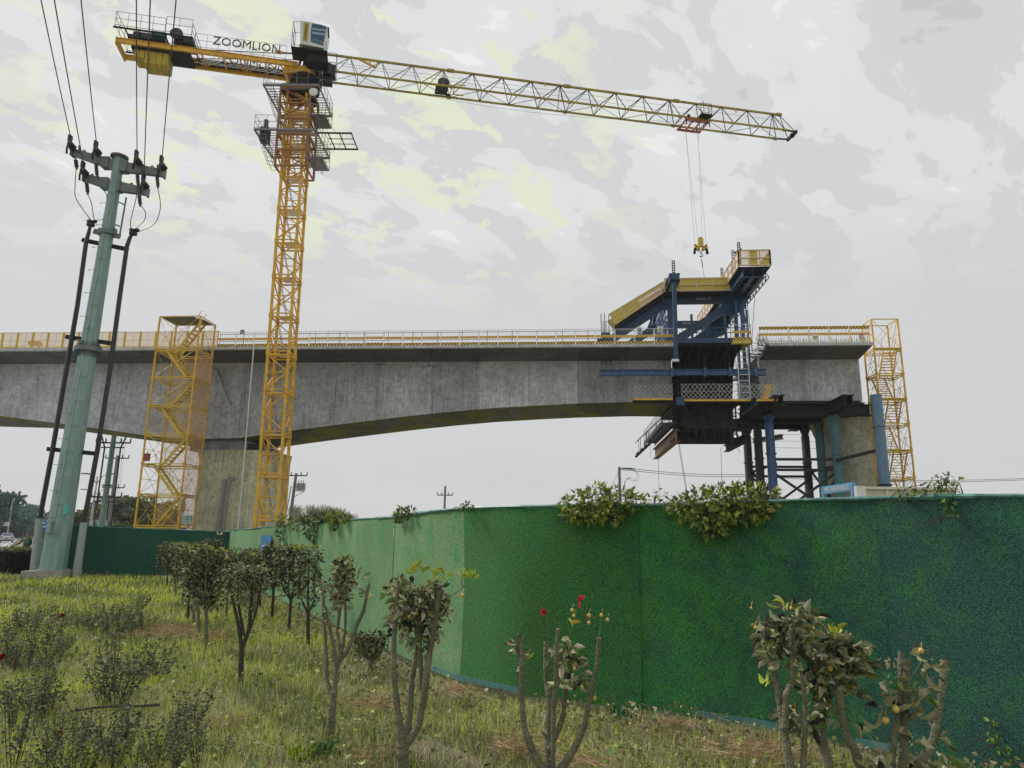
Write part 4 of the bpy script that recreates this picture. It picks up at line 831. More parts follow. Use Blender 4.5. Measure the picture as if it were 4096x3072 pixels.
cage_rail(m, [JP(t+.1, -1.2, ZJ+.1), JP(t+1.0, -1.2, ZJ+.1), JP(t+1.0, -.7, ZJ+.1)], .9, .02); m.beam(JP(t+.5, -.9, ZJ+.1), JP(t+.5, -.9, ZJ+1.4), .03); m.box(JP(t+.55, -.95, ZJ+.08), (.9, .6, .05), .2); m.build('maintenance_basket', DARK, trol)
HP = JP(28.75, 0, 0); hz0 = 23.3
hook = thing('hook_block', 'yellow striped crane hook block hanging on ropes above the blue traveller', 'hook', (HP.x, HP.y, hz0-.6))
m = MB(); m.prism([V((HP.x+.2*math.cos(a), HP.y-.12, hz0+.25+.2*math.sin(a)+(0))) for a in np.linspace(0, PI, 8)]+[V((HP.x-.2, HP.y-.12, hz0-.3)), V((HP.x+.2, HP.y-.12, hz0-.3))], (0, .24, 0)); m.build('sheave_housing', YPLATE, hook)
m = MB()
for sx in (-1, 1): m.prism([V((HP.x+sx*.1, HP.y-.15, hz0-.35)), V((HP.x+sx*.46, HP.y-.15, hz0-.1)), V((HP.x+sx*.48, HP.y-.15, hz0-.45)), V((HP.x+sx*.1, HP.y-.15, hz0-.62))], (0, .3, 0))
m.build('cheek_plate', HAZ, hook)
m = MB()
for sx in (-1, 1): m.prism([V((HP.x+sx*.36, HP.y-.1, hz0-.42)), V((HP.x+sx*.5, HP.y-.1, hz0-.42)), V((HP.x+sx*.56, HP.y-.1, hz0-.85)), V((HP.x+sx*.4, HP.y-.1, hz0-.85))], (0, .2, 0))
m.tube([V((HP.x, HP.y, hz0-.6)), V((HP.x, HP.y, hz0-.85))]+[V((HP.x+.12*math.sin(a), HP.y, hz0-.97+.12*math.cos(a))) for a in np.linspace(0, 4.4, 8)], .035, 6); m.build('hook', DARK, hook)
ROPE = mat('steel_rope', (.25, .25, .26), .5, .2)
rp = thing('hoist_rope', 'four thin steel ropes from the trolley down to the hook block', 'rope', (HP.x, HP.y, hz0))
for a, o, b in ((-.8, -.3, -.42), (-.5, .3, -.15), (.25, -.3, .15), (.5, .3, .42)):
    m = MB(); m.tube([JP(28.6+a, o, ZJ-.25), V((HP.x+b, HP.y, hz0-.1))], .011, 4); m.build('rope_strand', ROPE, rp)
m = MB(); m.tube([V((HP.x, HP.y, hz0-1.0)), V((HP.x+.35, HP.y+.3, 19.6))], .012, 4); m.tube([V((HP.x+.02, HP.y, hz0-1.3)), V((HP.x+.1, HP.y, hz0-1.9))], .03, 4)
tag(m.build('sling', DARK, loc=(HP.x, HP.y, hz0-1)), 'thin sling hanging from the crane hook down to the traveller', 'sling')
#@@TRAVELLER
# ================================================================== FORM TRAVELLER (blue)
CREAM = mat('cream_paint', (.66, .52, .33), .5, dirt=(.5, .35, .1), dscale=2)
tv = thing('form_traveller', 'blue steel form traveller with yellow walkways clamped on the open end of the bridge', 'form traveller', BP(13, 4, 15.05))
def frame_truss(off):
    m = MB(); m.ibeam(BP(11.0, off, 18.95), BP(16.6, off, 18.95), .42, .52, .05); m.beam(BP(11.0, off, 18.95), BP(16.6, off, 18.95), .3, .46); m.build('top_chord', BLUE, tv)
    m = MB(); m.beam(BP(11.6, off, 19.0), BP(6.1, off, 15.3), .34, .5); m.ibeam(BP(11.6, off, 19.0), BP(6.1, off, 15.3), .42, .56, .04); m.build('rear_diagonal', BLUE, tv)
    m = MB(); m.beam(BP(16.4, off, 18.9), BP(11.4, off, 15.6), .34, .5); m.ibeam(BP(16.4, off, 18.9), BP(11.4, off, 15.6), .42, .56, .04); m.build('front_diagonal', BLUE, tv)
    m = MB(); m.beam(BP(11.45, off, 15.1), BP(11.45, off, 19.0), .36); m.build('main_post', BLUE, tv)
    m = MB(); m.beam(BP(6.0, off, 15.25), BP(12.0, off, 15.25), .34, .3); m.box(BP(11.45, off, 15.2), (.8, .6, .3)); m.build('base_rail', BLUE, tv)
    m = MB()
    for s, z in ((11.45, 18.95), (16.35, 18.9), (11.5, 15.65)): m.box(BP(s, off, z), (.95, .46, .75), -.07)
    m.build('gusset', BLUE, tv)
frame_truss(2.3); frame_truss(8.4)
m = MB()
for s in (11.15, 11.8):
    for a, b in ((15.6, 17.3), (17.3, 18.9)):
        for k in range(4):
            x0, x1 = 2.4+k*1.5, 3.9+k*1.5; m.beam(BP(s, x0, a), BP(s, x1, b), .06); m.beam(BP(s, x1, a), BP(s, x0, b), .06)
    for z in (15.6, 17.3, 18.9): m.beam(BP(s, 2.3, z), BP(s, 8.4, z), .1)
    for k in range(5): m.beam(BP(s, 2.4+1.5*k, 15.6), BP(s, 2.4+1.5*k, 18.9), .05)
m.build('portal_lattice', mat('lattice_lilac', (.16, .2, .36), .45, dirt=(.03, .08, .2), dscale=1, damt=.9), tv)
m = MB()
for s in (11.1, 11.6): m.ibeam(BP(s, -1.1, 19.55), BP(s, 12.3, 19.55), .25, .5)
m.beam(BP(11.1, -1.1, 19.55), BP(11.6, -1.1, 19.55), .1, .45); m.build('rear_cross_beam', BLUE, tv)
m = MB()
for s in (15.8, 16.45, 17.1): m.ibeam(BP(s, -1.9, 19.45), BP(s, 12.6, 19.45), .3, .62)
for k in range(14):
    o = -1.7+k*1.05; m.beam(BP(15.8, o, 19.2), BP(17.4, o+(.9 if k % 2 else 0), 19.2), .08); m.beam(BP(15.8, o, 19.75), BP(17.5, o, 19.75), .12)
m.build('front_cross_beam', BLUE, tv)
m = MB()
for k in range(18):
    o = -1.9+k*.8; m.beam(BP(17.5, o, 19.1), BP(17.5, o+.8, 19.8), .04); m.beam(BP(17.5, o+.8, 19.1), BP(17.5, o+.8, 19.8), .04)
m.beam(BP(17.5, -1.9, 19.1), BP(17.5, 12.5, 19.1), .05); m.beam(BP(17.5, -1.9, 19.8), BP(17.5, 12.5, 19.8), .05); m.beam(BP(16.5, 2.3, 19.0), BP(16.9, 2.3, 17.2), .12)
m.build('side_lattice', DARK, tv)
for o in (2.3, 8.4):
    m = MB(); m.prism([BP(15.6, o-.12, 19.2), BP(17.3, o-.12, 19.2), BP(16.7, o-.12, 18.1), BP(15.9, o-.12, 17.7), BP(14.8, o-.12, 17.9)], BV*.24)
    m.build('nose_plate', BLUE, tv)
# walkways
def mesh_wall(a, b, z0, z1, plates=(), post=1.1, nm='walkway_railing', zb0=None, zb1=None, mt=None):
    """railing between plan points a, b (s, off); plates = list of (f0, f1, h0, h1) solid yellow sheets"""
    z0b = z0 if zb0 is None else zb0; z1b = z1 if zb1 is None else zb1
    def q(f, h, d=0): return BP(a[0]+(b[0]-a[0])*f, a[1]+(b[1]-a[1])*f+d, (z0+(z0b-z0)*f)*(1-h)+(z1+(z1b-z1)*f)*h)
    ln = math.hypot(a[0]-b[0], a[1]-b[1]); k = max(2, int(ln/post))
    m = MB()
    for i in range(k+1): m.beam(q(i/k, 0, -.05), q(i/k, 1.0, -.05), .08)
    for h in (.05, .5, 1.0): m.beam(q(0, h, -.07), q(1, h, -.07), .07)
    r = m.build(nm, CREAM, tv)
    m = MB(); m.quad(q(0, .02), q(1, .02), q(1, .98), q(0, .98)); m.build('mesh_infill', mt or MESHY, r)
    if plates:
        m = MB()
        for f0, f1, h0, h1 in plates: m.prism([q(f0, h0, -.012), q(f1, h0, -.012), q(f1, h1, -.012), q(f0, h1, -.012)], BV*.008)
        m.build('yellow_sheet', YPLATE, r)
mesh_wall((11.0, 1.3), (15.6, 1.3), 19.28, 20.28, [(0, 1, .06, .48), (0, 1, .52, .95)])
m = MB(); m.hexa([BP(11.0, 1.2, 19.18), BP(15.7, 1.2, 19.18), BP(15.7, 2.9, 19.18), BP(11.0, 2.9, 19.18), BP(11.0, 1.2, 19.26), BP(15.7, 1.2, 19.26), BP(15.7, 2.9, 19.26), BP(11.0, 2.9, 19.26)]); m.build('walkway_floor', DARK, tv)
mesh_wall((11.0, 3.0), (15.6, 3.0), 19.28, 20.5)
pl_, pu_ = atB(2465, 1298, 1.3), atB(2436, 1257, 1.3); pr_ = atB(2663, 1166, 1.3); pru = atB(2661, 1122, 1.3)
m = MB()
def iq(f, h, o): a = (pl_[0]+(pr_[0]-pl_[0])*f, pl_[1]+(pr_[1]-pl_[1])*f); b = (pu_[0]+(pru[0]-pu_[0])*f, pu_[1]+(pru[1]-pu_[1])*f); return BP(a[0]+(b[0]-a[0])*h, o, a[1]+(b[1]-a[1])*h)
for o in (1.27, 3.0):
    m = MB()
    for f in np.linspace(0, 1, 6): m.beam(iq(f, 0, o), iq(f, 1, o), .055)
    for h in (.04, .36, .7, 1): m.beam(iq(0, h, o), iq(1, h, o), .045)
    r = m.build('stair_railing', CREAM, tv); m = MB(); m.quad(iq(0, .02, o+.02), iq(1, .02, o+.02), iq(1, .98, o+.02), iq(0, .98, o+.02)); m.build('mesh_infill', MESHY, r)
    m = MB(); m.prism([iq(.0, .03, o-.0), iq(.5, .03, o), iq(.5, .97, o), iq(.0, .97, o)], BV*.01); m.prism([iq(.5, .75, o), iq(.96, .75, o), iq(.96, .97, o), iq(.5, .97, o)], BV*.01); m.build('yellow_sheet', YPLATE, r)
m = MB()
for i, f in enumerate(np.linspace(.03, .97, 16)): p = iq(f, 0, 1.3); p2 = iq(f, 0, 2.95); m.beam(p, p2, .3, .03)
m.beam(iq(0, -.04, 1.35), iq(1, -.04, 1.35), .05, .16); m.beam(iq(0, -.04, 2.95), iq(1, -.04, 2.95), .05, .16); m.build('stair_flight', DARK, tv)
m = MB()
for f0, f1 in ((.44, .64), (.72, .98)):
    a, b = iq(f0, 1.02, 3.1), iq(f1, 1.02, 3.1); u_ = iq(f0, 1.45, 3.1)-iq(f0, 1.02, 3.1)
    for f in np.linspace(0, 1, 8): m.beam(a+(b-a)*f, a+(b-a)*f+u_, .025)
    m.beam(a+u_, b+u_, .03); m.beam(a, b, .03)
for k in range(4):
    a, b = BP(11.0+k*1.15, 3.1, 20.35), BP(12.1+k*1.15, 3.1, 20.35)
    for f in np.linspace(0, 1, 8): m.beam(a+(b-a)*f, a+(b-a)*f+ZZ*.28, .02)
    m.beam(a+ZZ*.28, b+ZZ*.28, .03)
m.build('spare_railing', WHITE, tv)
m = MB(); m.hexa([BP(15.5, -2.0, 19.78), BP(17.6, -2.0, 19.78), BP(17.6, 12.8, 19.78), BP(15.5, 12.8, 19.78), BP(15.5, -2.0, 19.84), BP(17.6, -2.0, 19.84), BP(17.6, 12.8, 19.84), BP(15.5, 12.8, 19.84)]); m.build('walkway_floor', DARK, tv)
mesh_wall((15.5, -2.05), (17.6, -2.05), 19.85, 20.98, [(.38, .6, 0, 1)], post=.7)
m = MB(); m.prism([BP(16.85, -2.07, 19.86), BP(17.58, -2.07, 19.86), BP(17.58, -2.07, 20.9)], BV*.006); m.build('yellow_sheet', YPLATE, tv)
mesh_wall((15.5, -2.05), (15.5, 12.8), 19.85, 20.98, [(.0, .03, 0, 1)], post=1.0, mt=MESHP); mesh_wall((17.6, -2.05), (17.6, 12.8), 19.85, 20.98, [], post=1.0)
# perforated hanger bars
def hanger(s, off, z0, z1, w=.2, mt=None):
    m = MB(); 
    for x in (-w/2+.02, w/2-.02): m.beam(BP(s+x, off, z0), BP(s+x, off, z1), .045, .06, (0, 1, 0))
    k = int((z1-z0)/.16)
    for i in range(k+1): m.beam(BP(s-w/2, off, z0+(z1-z0)*i/k), BP(s+w/2, off, z0+(z1-z0)*i/k), .05, .06)
    m.build('hanger_bar', mt or DARK, tv)
def hp(px, y0, y1, off, mt=None, w=.2): s, z1 = atB(px, y0, off); z0 = atB(px, y1, off)[1]; hanger(s, off, z0, z1, w, mt)
hp(2693, 1044, 1165, -.8); hp(2931, 1003, 1100, 2.0, BLUE); hp(2954, 971, 1060, -.3); hp(2887, 1073, 1140, 6.5); hp(2604, 1261, 1290, 11.9); hp(2606, 1307, 1345, 11.9); hp(2977, 1200, 1322, 1.0, BLUE2)
m = MB(); m.beam(BP(*[atB(2940, 1012, -.3)[0], -.3, atB(2940, 1012, -.3)[1]]), BP(*[atB(2966, 998, -.3)[0], -.3, atB(2966, 998, -.3)[1]]), .2, .16); m.build('hanger_clamp', BLACKM, tv)
m = MB(); a = atB(2698, 1160, -.8); b = atB(2704, 1440, -.8)
m.beam(BP(a[0], -.8, 19.3), BP(b[0], -.8, b[1]), .26); m.box(BP(a[0], -.8, 19.5), (.7, .4, .5), -.07); m.build('hanging_leg', BLUE, tv)
m = MB(); m.box(BP(b[0]-.05, -.85, b[1]-.05), (.45, .25, .16)); m.build('lamp_head', WHITE, tv)
m = MB()
for px, y0, y1, off, w_ in ((2942, 1200, 1560, 1.6, .16), (2965, 1215, 1590, 1.6, .2), (2986, 1240, 1600, 3.5, .12)):
    s, z1 = atB(px, y0, off); m.beam(BP(s, off, z1), BP(s, off, 11.1), w_)
m.build('front_leg', BLUE2, tv)
m = MB()
for px, y0, qx, y1, off in ((2697, 1180, 2706, 1330, 1.2), (2983, 1160, 3012, 1420, -1.6), (3023, 1130, 3005, 1400, -1.7), (2900, 1260, 2912, 1370, 1.8)):
    a, b = atB(px, y0, off), atB(qx, y1, off); m.tube([BP(a[0], off, a[1]), BP(b[0], off, b[1])], .016, 4)
m.build('chain', DARK, tv)
# lower front walkway rail at deck level
m = MB(); m.beam(BP(11.6, -.35, 15.12), BP(15.8, -.35, 15.12), .12, .35); m.beam(BP(11.6, -.2, 14.98), BP(15.8, 2.8, 14.98), .1, .1)
for s in np.arange(11.8, 15.9, .33): m.beam(BP(s, -.3, 15.1), BP(s+.03, -.3, 16.35 if int(s*3) % 4 == 0 else 16.05), .035)
for z in (15.7, 16.05): m.beam(BP(11.6, -.3, z), BP(15.8, -.3, z), .05)
for s in (12.6, 13.7, 14.9, 15.6): m.beam(BP(s, .2, 15), BP(s, .2, 17.2), .14)
m.build('deck_level_frame', BLUE, tv)
FORM = mat('form_plate_dark', (.012, .012, .013), .8, spec=.08, dirt=(.025, .022, .025), dscale=1.5)
FORM_ = FORM
# forms: flange form, web form, bottom form
m = MB()
m.hexa([BP(11.5, -.35, 14.72), BP(15.85, -.35, 14.72), BP(15.85, 2.5, 14.28), BP(11.5, 2.5, 14.28), BP(11.5, -.35, 14.95), BP(15.85, -.35, 14.95), BP(15.85, 2.5, 14.5), BP(11.5, 2.5, 14.5)])
m.build('side_form', FORM_, tv); m = MB()
m.hexa([BP(11.5, 2.25, 11.3), BP(15.6, 2.25, 11.3), BP(15.6, 2.5, 11.3), BP(11.5, 2.5, 11.3), BP(11.5, 2.25, 14.35), BP(15.85, 2.25, 14.35), BP(15.85, 2.5, 14.35), BP(11.5, 2.5, 14.35)])
m.build('side_form', FORM_, tv); m = MB()
m.hexa([BP(11.5, 9.0, 11.3), BP(15.6, 9.0, 11.3), BP(15.6, 9.2, 11.3), BP(11.5, 9.2, 11.3), BP(11.5, 9.0, 14.9), BP(15.85, 9.0, 14.9), BP(15.85, 9.2, 14.9), BP(11.5, 9.2, 14.9)])
m.build('side_form', FORM, tv)
m = MB()
for s in np.arange(11.8, 15.8, .62):
    m.beam(BP(s, -.3, 14.66), BP(s, 2.2, 14.2), .08, .1); m.beam(BP(s, 2.15, 11.2), BP(s, 2.15, 14.2), .1); m.beam(BP(s, .2, 14.5), BP(s, 2.1, 12.6), .06)
for z in (12, 12.8, 13.6): m.beam(BP(11.5, 2.1, z), BP(15.6, 2.1, z), .08)
m.build('form_rib', DARK, tv)
m = MB(); m.box(BP(13.8, 5.7, 11.2), (4.6, 6.8, .16), -.07); m.build('bottom_form', DARK, tv)
# blue guide beam along the web
sB0, zB0 = atB(2397, 1492, 1.2); sB1, _ = atB(3063, 1492, 1.2)
m = MB(); m.ibeam(BP(sB0, 1.2, zB0), BP(sB1, 1.2, zB0), .3, .44, .05); m.build('guide_beam', BLUE2, tv)
m = MB()
for px in (2491, 2690, 2820, 2920, 3022): s = atB(px, 1480, 1.05)[0]; m.box(BP(s, 1.05, zB0), (.22, .12, .62)); m.beam(BP(s, 1.1, zB0+.3), BP(s, 1.1, 14.6), .035)
m.build('beam_clamp', BLUE2, tv)
# working platforms with nets
NETM = mat('net_cord', (.6, .6, .56), .8)
def net(m, a, b, z0, z1, off, cell=.3, sag=.1, r=.015):
    n_ = int((b-a)/cell); k = max(3, int((z1-z0)/cell)); rr_ = random.Random(int(a*100))
    P = [[BP(a+(b-a)*i/n_+rr_.uniform(-.03, .03), off+rr_.uniform(-.04, .04), z0+(z1-z0)*j/k+rr_.uniform(-.04, .04)-sag*math.sin(PI*j/k)*abs(math.sin(i*.35))) for j in range(k+1)] for i in range(n_+1)]
    for i in range(n_):
        for j in range(k): m.tube([P[i][j], P[i+1][j+1]], r, 3, False); m.tube([P[i+1][j], P[i][j+1]], r, 3, False)
def platform(s0, s1, z, off, w_, h, lab='work_platform'):
    m = MB(); m.hexa([BP(s0, off, z-.1), BP(s1, off, z-.1), BP(s1, off+w_, z-.1), BP(s0, off+w_, z-.1), BP(s0, off, z), BP(s1, off, z), BP(s1, off+w_, z), BP(s0, off+w_, z)]); f = m.build('platform_floor', DARK, tv)
    m = MB(); m.beam(BP(s0, off-.03, z-.02), BP(s1, off-.03, z-.02), .04, .14); m.build('edge_strip', CR_Y, f)
    m = MB()
    for zz_ in (z+h, z+h*.55): m.beam(BP(s0, off, zz_), BP(s1, off, zz_), .03)
    for s in np.linspace(s0, s1, max(2, int((s1-s0)/1.1)+1)): m.beam(BP(s, off, z), BP(s, off, z+h), .035)
    m.build('platform_railing', CAGE, tv)
    m = MB(); net(m, s0, s1, z+.05, z+h, off-.05); m.build('safety_net', NETM, tv)
platform(11.68, 18.1, 11.03, .1, 1.6, 1.12); platform(8.5, 11.2, 11.27, .9, 1.2, 1.05)
m = MB(); s_ = atB(3075, 1580, .1)[0]
for k in range(4): m.beam(BP(s_-.45+.1*k, .05, 11.05), BP(s_+.1*k-.1, .05, 12.1), .06)
m.build('yellow_bundle', CR_Y, tv)
m = MB(); s_, z_ = atB(2720, 1607, 0); m.box(BP(s_, 0, z_), (.5, .5, .55)); s_, z_ = atB(3020, 1610, -.3); m.ibeam(BP(s_, -.6, z_+.05), BP(s_-.2, 3, z_-.1), .3, .45, .05); m.build('suspension_block', BLUE, tv)
# lattice cage hanging under the bottom form
m = MB(); zc0, zc1 = 8.5, 11.1
for off in (1.6, 3.1):
    for s in np.linspace(11.5, 16.0, 8): m.beam(BP(s, off, zc0), BP(s, off, zc1), .09)
    for z in (8.55, 9.1, 9.7, 10.4): m.beam(BP(11.5, off, z), BP(16.0, off, z), .06)
    m.beam(BP(11.5, off, zc0), BP(14, off, zc1), .06); m.beam(BP(16, off, zc0), BP(13.4, off, zc1), .06)
for s in np.linspace(11.5, 16.0, 5):
    for z in (8.55, 9.7): m.beam(BP(s, 1.6, z), BP(s, 3.1, z), .08)
rr = random.Random(12)
for k in range(34): x, z = rr.uniform(11.5, 16), rr.uniform(8.7, 10.9); m.beam(BP(x, rr.uniform(1.5, 2.6), z), BP(x+rr.uniform(-.9, .9), rr.uniform(1.5, 2.8), z+rr.uniform(-.7, .7)), rr.choice([.03, .05, .08]))
for k in range(10): x = rr.uniform(11.6, 15.8); m.beam(BP(x, 1.4, rr.uniform(10.8, 11.1)), BP(x+rr.uniform(-.2, .2), 1.4, rr.uniform(8.2, 9.2)), .06)
for z in (9.25, 9.9): m.box(BP(13.8, 2.2, z), (3.6, 1.1, .06), -.07)
m.build('lower_cage', DARK, tv)
m = MB(); m.hexa([BP(11.3, 1.4, 8.42), BP(16.1, 1.4, 8.42), BP(16.1, 3.4, 8.42), BP(11.3, 3.4, 8.42), BP(11.3, 1.4, 8.62), BP(16.1, 1.4, 8.62), BP(16.1, 3.4, 8.62), BP(11.3, 3.4, 8.62)])
m.hexa([BP(11.6, 3.6, 8.7), BP(15.9, 3.6, 8.7), BP(15.9, 3.7, 8.7), BP(11.6, 3.7, 8.7), BP(11.6, 3.6, 11.1), BP(15.9, 3.6, 11.1), BP(15.9, 3.7, 11.1), BP(11.6, 3.7, 11.1)]); m.build('lower_floor', FORM, tv)
m = MB(); net(m, 11.9, 15.6, 9.3, 10.9, 1.45, .26, .5); m.build('safety_net', mat('net_dark', (.08, .08, .075), .8), tv)
def cross(px0, py0, px1, off0, off1, w_, h_, mt, nm):
    s, z = atB(px0, py0, off0); m = MB(); m.ibeam(BP(s, off0, z), BP(s, off1, z), w_, h_, .05); m.build(nm, mt, tv); return s, z
cross(2706, 1742, 0, .9, 12.2, .45, .85, mat('beam_orange_worn', (.25, .1, .04), .6, dirt=(.12, .12, .06), dscale=1.2, damt=1), 'lower_cross_beam'); cross(2985, 1752, 0, .9, 7.0, .4, .5, DARK, 'lower_cross_beam')
s_, z_ = atB(2700, 1640, 1.6)
m = MB()          # stepped gangway running away under the girder at the rear
for s in (s_-.9, s_): 
    m.beam(BP(s, 1.6, z_-.9), BP(s, 13, z_-.9), .08, .3); cage_rail(m, [BP(s, 1.6, z_-.85), BP(s, 13, z_-.85)], 1.0, .016)
for o in np.arange(1.8, 13, .7): m.beam(BP(s_-.9, o, z_-.92), BP(s_, o, z_-.92), .3, .06)
m.build('rear_gangway', BLACKM, tv)
m = MB(); s_, z_ = atB(2690, 1690, 1.2)
for k in range(9): m.beam(BP(s_-.1-.28*k, 1.2, z_-.26*k), BP(s_-.1-.28*k, 2.4, z_-.26*k), .26, .05)
for o in (1.2, 2.4): m.beam(BP(s_, o, z_), BP(s_-2.5, o, z_-2.3), .05, .16); m.beam(BP(s_, o, z_+1), BP(s_-2.5, o, z_-1.3), .035); [m.beam(BP(s_-.28*k, o, z_-.26*k), BP(s_-.28*k, o, z_-.26*k+1), .03) for k in range(0, 10, 2)]
m.build('hanging_stair', BLACKM, tv)
m = MB(); s_, z_ = atB(2960, 1430, 2.6)[0], 0
sl = atB(2974, 1480, .9)[0]
for x in (-.36, .36): m.beam(BP(sl+x, .9, 11.1), BP(sl+x, .9, 15.3), .05)
for z in np.arange(11.3, 15.3, .42): m.beam(BP(sl-.36, .9, z), BP(sl+.36, .9, z), .04)
m.build('access_ladder', WHITE, tv)
m = MB()
rr = random.Random(9)
for k in range(16): s = 16.1+rr.random()*1.1; o = rr.choice([2.6, 2.9, 3.4, 8.6]); m.tube([BP(s, o, 11.1), BP(s+rr.uniform(-.05, .05), o, rr.uniform(14.2, 15.3))], .018, 3, False)
for k in range(12): z = 11.4+k*.27; m.tube([BP(16.0, 2.8, z), BP(17.2, 2.8, z+.03)], .012, 3, False)
m.build('web_reinforcement', CAGE, tv)
m = MB()
for px, y0, qx, y1, off in ((2633, 1815, 2637, 2010, 10), (2712, 1768, 2752, 2010, 1.5), (2716, 1768, 2756, 2010, 1.6), (2883, 1790, 2890, 2000, 6), (2602, 1782, 2603, 1835, 12), (2927, 1740, 2960, 1812, 2)):
    a, b = atB(px, y0, off), atB(qx, y1, off); m.tube([BP(a[0], off, a[1]), BP(b[0], off, b[1])], .014, 4)
m.build('hanging_rope', DARK, tv)
# rear anchors and jacks
m = MB(); 
for k, px in enumerate((2396, 2408, 2418, 2428, 2440)): s = atB(px, 1340, 2.5)[0]; m.box(BP(s, 2.5+(k % 2)*.5, 15.6), (.3, .5, 1.0+.15*(k % 3)), -.07)
m.build('counter_block', BLACKM, tv)
m = MB()
for k, px in enumerate((2410, 2420, 2432)): s = atB(px, 1300, 2.5)[0]; m.box(BP(s, 2.4, 16.35), (.26, .4, .35), -.07)
m.build('jack', BLUE, tv)
m = MB()
for px, y in ((2404, 1254), (2418, 1254), (2412, 1284), (2424, 1284), (2435, 1258)): s, z = atB(px, y, 2.5); m.beam(BP(s, 2.5, 15), BP(s, 2.5, z), .05)
m.build('anchor_rod', DARK, tv)
for off_ in (2.03, 8.13): text_obj('stencil_lettering', '施工挂篮  N°1', .2, WHITE, tv, BP(13.9, off_, 18.98), BU, ZZ, fit=(1.1, .14))

# ================================================================== FALSEWORK, RIGHT PIER
def pile(s, off, ztop, r, mt, label, flare=True, zb_=0):
    t = thing('support_pile', label, 'support pile', BP(s, off, zb_)); m = MB()
    pr = [(r, 0), (r, ztop-2.2-zb_), (r*1.22, ztop-2.19-zb_), (r*1.22, ztop-2.1-zb_), (r, ztop-2.08-zb_), (r, ztop-zb_)]
    m.lathe(BP(s, off, zb_), pr, 18); m.build('shaft', mt, t, smooth=False)
    if flare: m = MB(); m.lathe(BP(s, off, ztop), [(r*.75, 0), (r*1.5, .55), (r*1.5, .62)], 4); m.build('pile_cap', mt, t)
    return t
z0 = 9.85
pile(18.27, 3, z0, .31, BLUE2, 'bright blue steel pile, leftmost in the front row of the falsework')
pile(18.27, 6.1, z0, .31, PILED, 'dark steel pile just left of the bright blue front pile')
pile(18.27, 9.2, z0, .31, PILED, 'farthest left dark steel pile under the traveller end')
pile(22.81, 3, z0, .32, TEAL, 'weathered teal steel pile right in front of the round pier')
pile(22.81, 6.1, z0, .31, TEAL, 'dark teal pile between the weathered pile and the bracing')
pile(22.81, 9.2, z0, .31, PILED, 'dark pile in the middle of the falsework behind the cross braces')
PS7 = atB(3524, 1790, -.2)[0]
t = pile(PS7, -.2, 11.3, .36, mat('pile_blue_worn', (.08, .2, .34), .45, dirt=(.22, .25, .23), dscale=1.6, damt=.9, stretch=(2.5, 2.5, .5)), 'worn pale blue pile at the right of the round pier', False, atB(3535, 1940, -.2)[1]-.3)
m = MB(); zz = atB(3535, 1938, -.2)[1]; m.lathe(BP(PS7, -.2, zz-.1), [(.44, 0), (.44, .12)], 18); m.build('foot_ring', DARK, t)
m = MB(); m.box(BP(PS7, -.2, (zz-.3)/2), (1.2, 1.2, zz-.32)); m.build('foot_block', CONC2, t)
fw = thing('falsework_frame', 'dark steel beams and cross bracing carrying the right segment between the piles', 'falsework', BP(20.5, 6, 0))
for s in (18.15, 22.7):
    m = MB()
    for d in (-.22, .22): m.ibeam(BP(s+d, -.2, 10.98), BP(s+d, 12, 10.98), .34, .72, .06)
    m.build('cap_beam', DARK, fw)
for off in (2.9, 3.5, 6.1, 9.2): m = MB(); m.ibeam(BP(17.0, off, 10.8), BP(26.2 if off < 3.2 else 25.2, off, 10.8), .4, .82, .06); m.build('runner_beam', DARK, fw)
m = MB(); m.ibeam(BP(19.6, 12.5, 9.9), BP(21.3, 10, 9.9), .3, .4, .05); m.build('loose_beam', mat('beam_rust', (.09, .07, .06), .7, dirt=(.2, .1, .04)), fw)
m = MB()
for off in (3.35, 8.8):
    for z in (7.35, 6.6): m.beam(BP(18.3, off, z), BP(22.9, off, z), .18)
    for a, b, c, d in ((18.3, 6.5, 22.9, 3.2), (18.3, 3.2, 22.9, 6.5), (18.3, 3.4, 22.9, 0.3), (18.3, .3, 22.9, 3.4)): m.beam(BP(a, off, b), BP(c, off, d), .16)
for s in (18.27, 22.81):
    for z in (7.0, 3.2): m.beam(BP(s+.3, 3, z), BP(s+.3, 9.2, z), .16)
    m.beam(BP(s+.3, 3, 3.2), BP(s+.3, 9.2, 7), .13); m.beam(BP(s+.3, 9.2, 3.2), BP(s+.3, 3, 7), .13)
m.beam(BP(22.6, 2.6, 7.2), BP(PS7, .1, 7.65), .2); m.build('bracing', mat('brace_black', (.022, .022, .024), .6, dirt=(.05, .045, .04)), fw)
m = MB(); m.tube([BP(23.3, 2.55, 7.9+x*.2) for x in (0, 1)], .03); m.tube([BP(22.5, 2.5, 8.6), BP(23.5, 2.3, 8.6), BP(22.9, 2.4, 7.4), BP(22.5, 2.5, 8.6)], .025, 4); m.build('bracket', CAGE, fw)
rp_ = thing('round_pier', 'round pale concrete pier with a flared head behind the worn blue pile', 'pier', BP(25.0, 6.3, 0))
m = MB()
def stad(r, z, n=28):
    o = []
    for k in range(n):
        a = 2*PI*k/n; o.append(BP(24.95+r*math.cos(a), (5.1 if math.sin(a) < 0 else 8.4)+r*math.sin(a), z))
    return o
loft([stad(r, z) for r, z in ((1.45, 0), (1.45, 3.4), (1.452, 3.42), (1.45, 3.44), (1.45, 6.6), (1.455, 6.62), (1.45, 6.64), (1.45, 9.0), (1.52, 9.4), (1.8, 10.2), (2.0, 10.6), (2.0, 10.9))], m)
m.build('shaft', concrete('round_pier_concrete', (.55, .56, .46), (.38, .39, .31), streak=False), rp_)
m = MB(); m.box(BP(25.3, 6, 11.15), (1.6, 2.2, .4)); m.build('bearing', DARK, rp_)
m = MB()
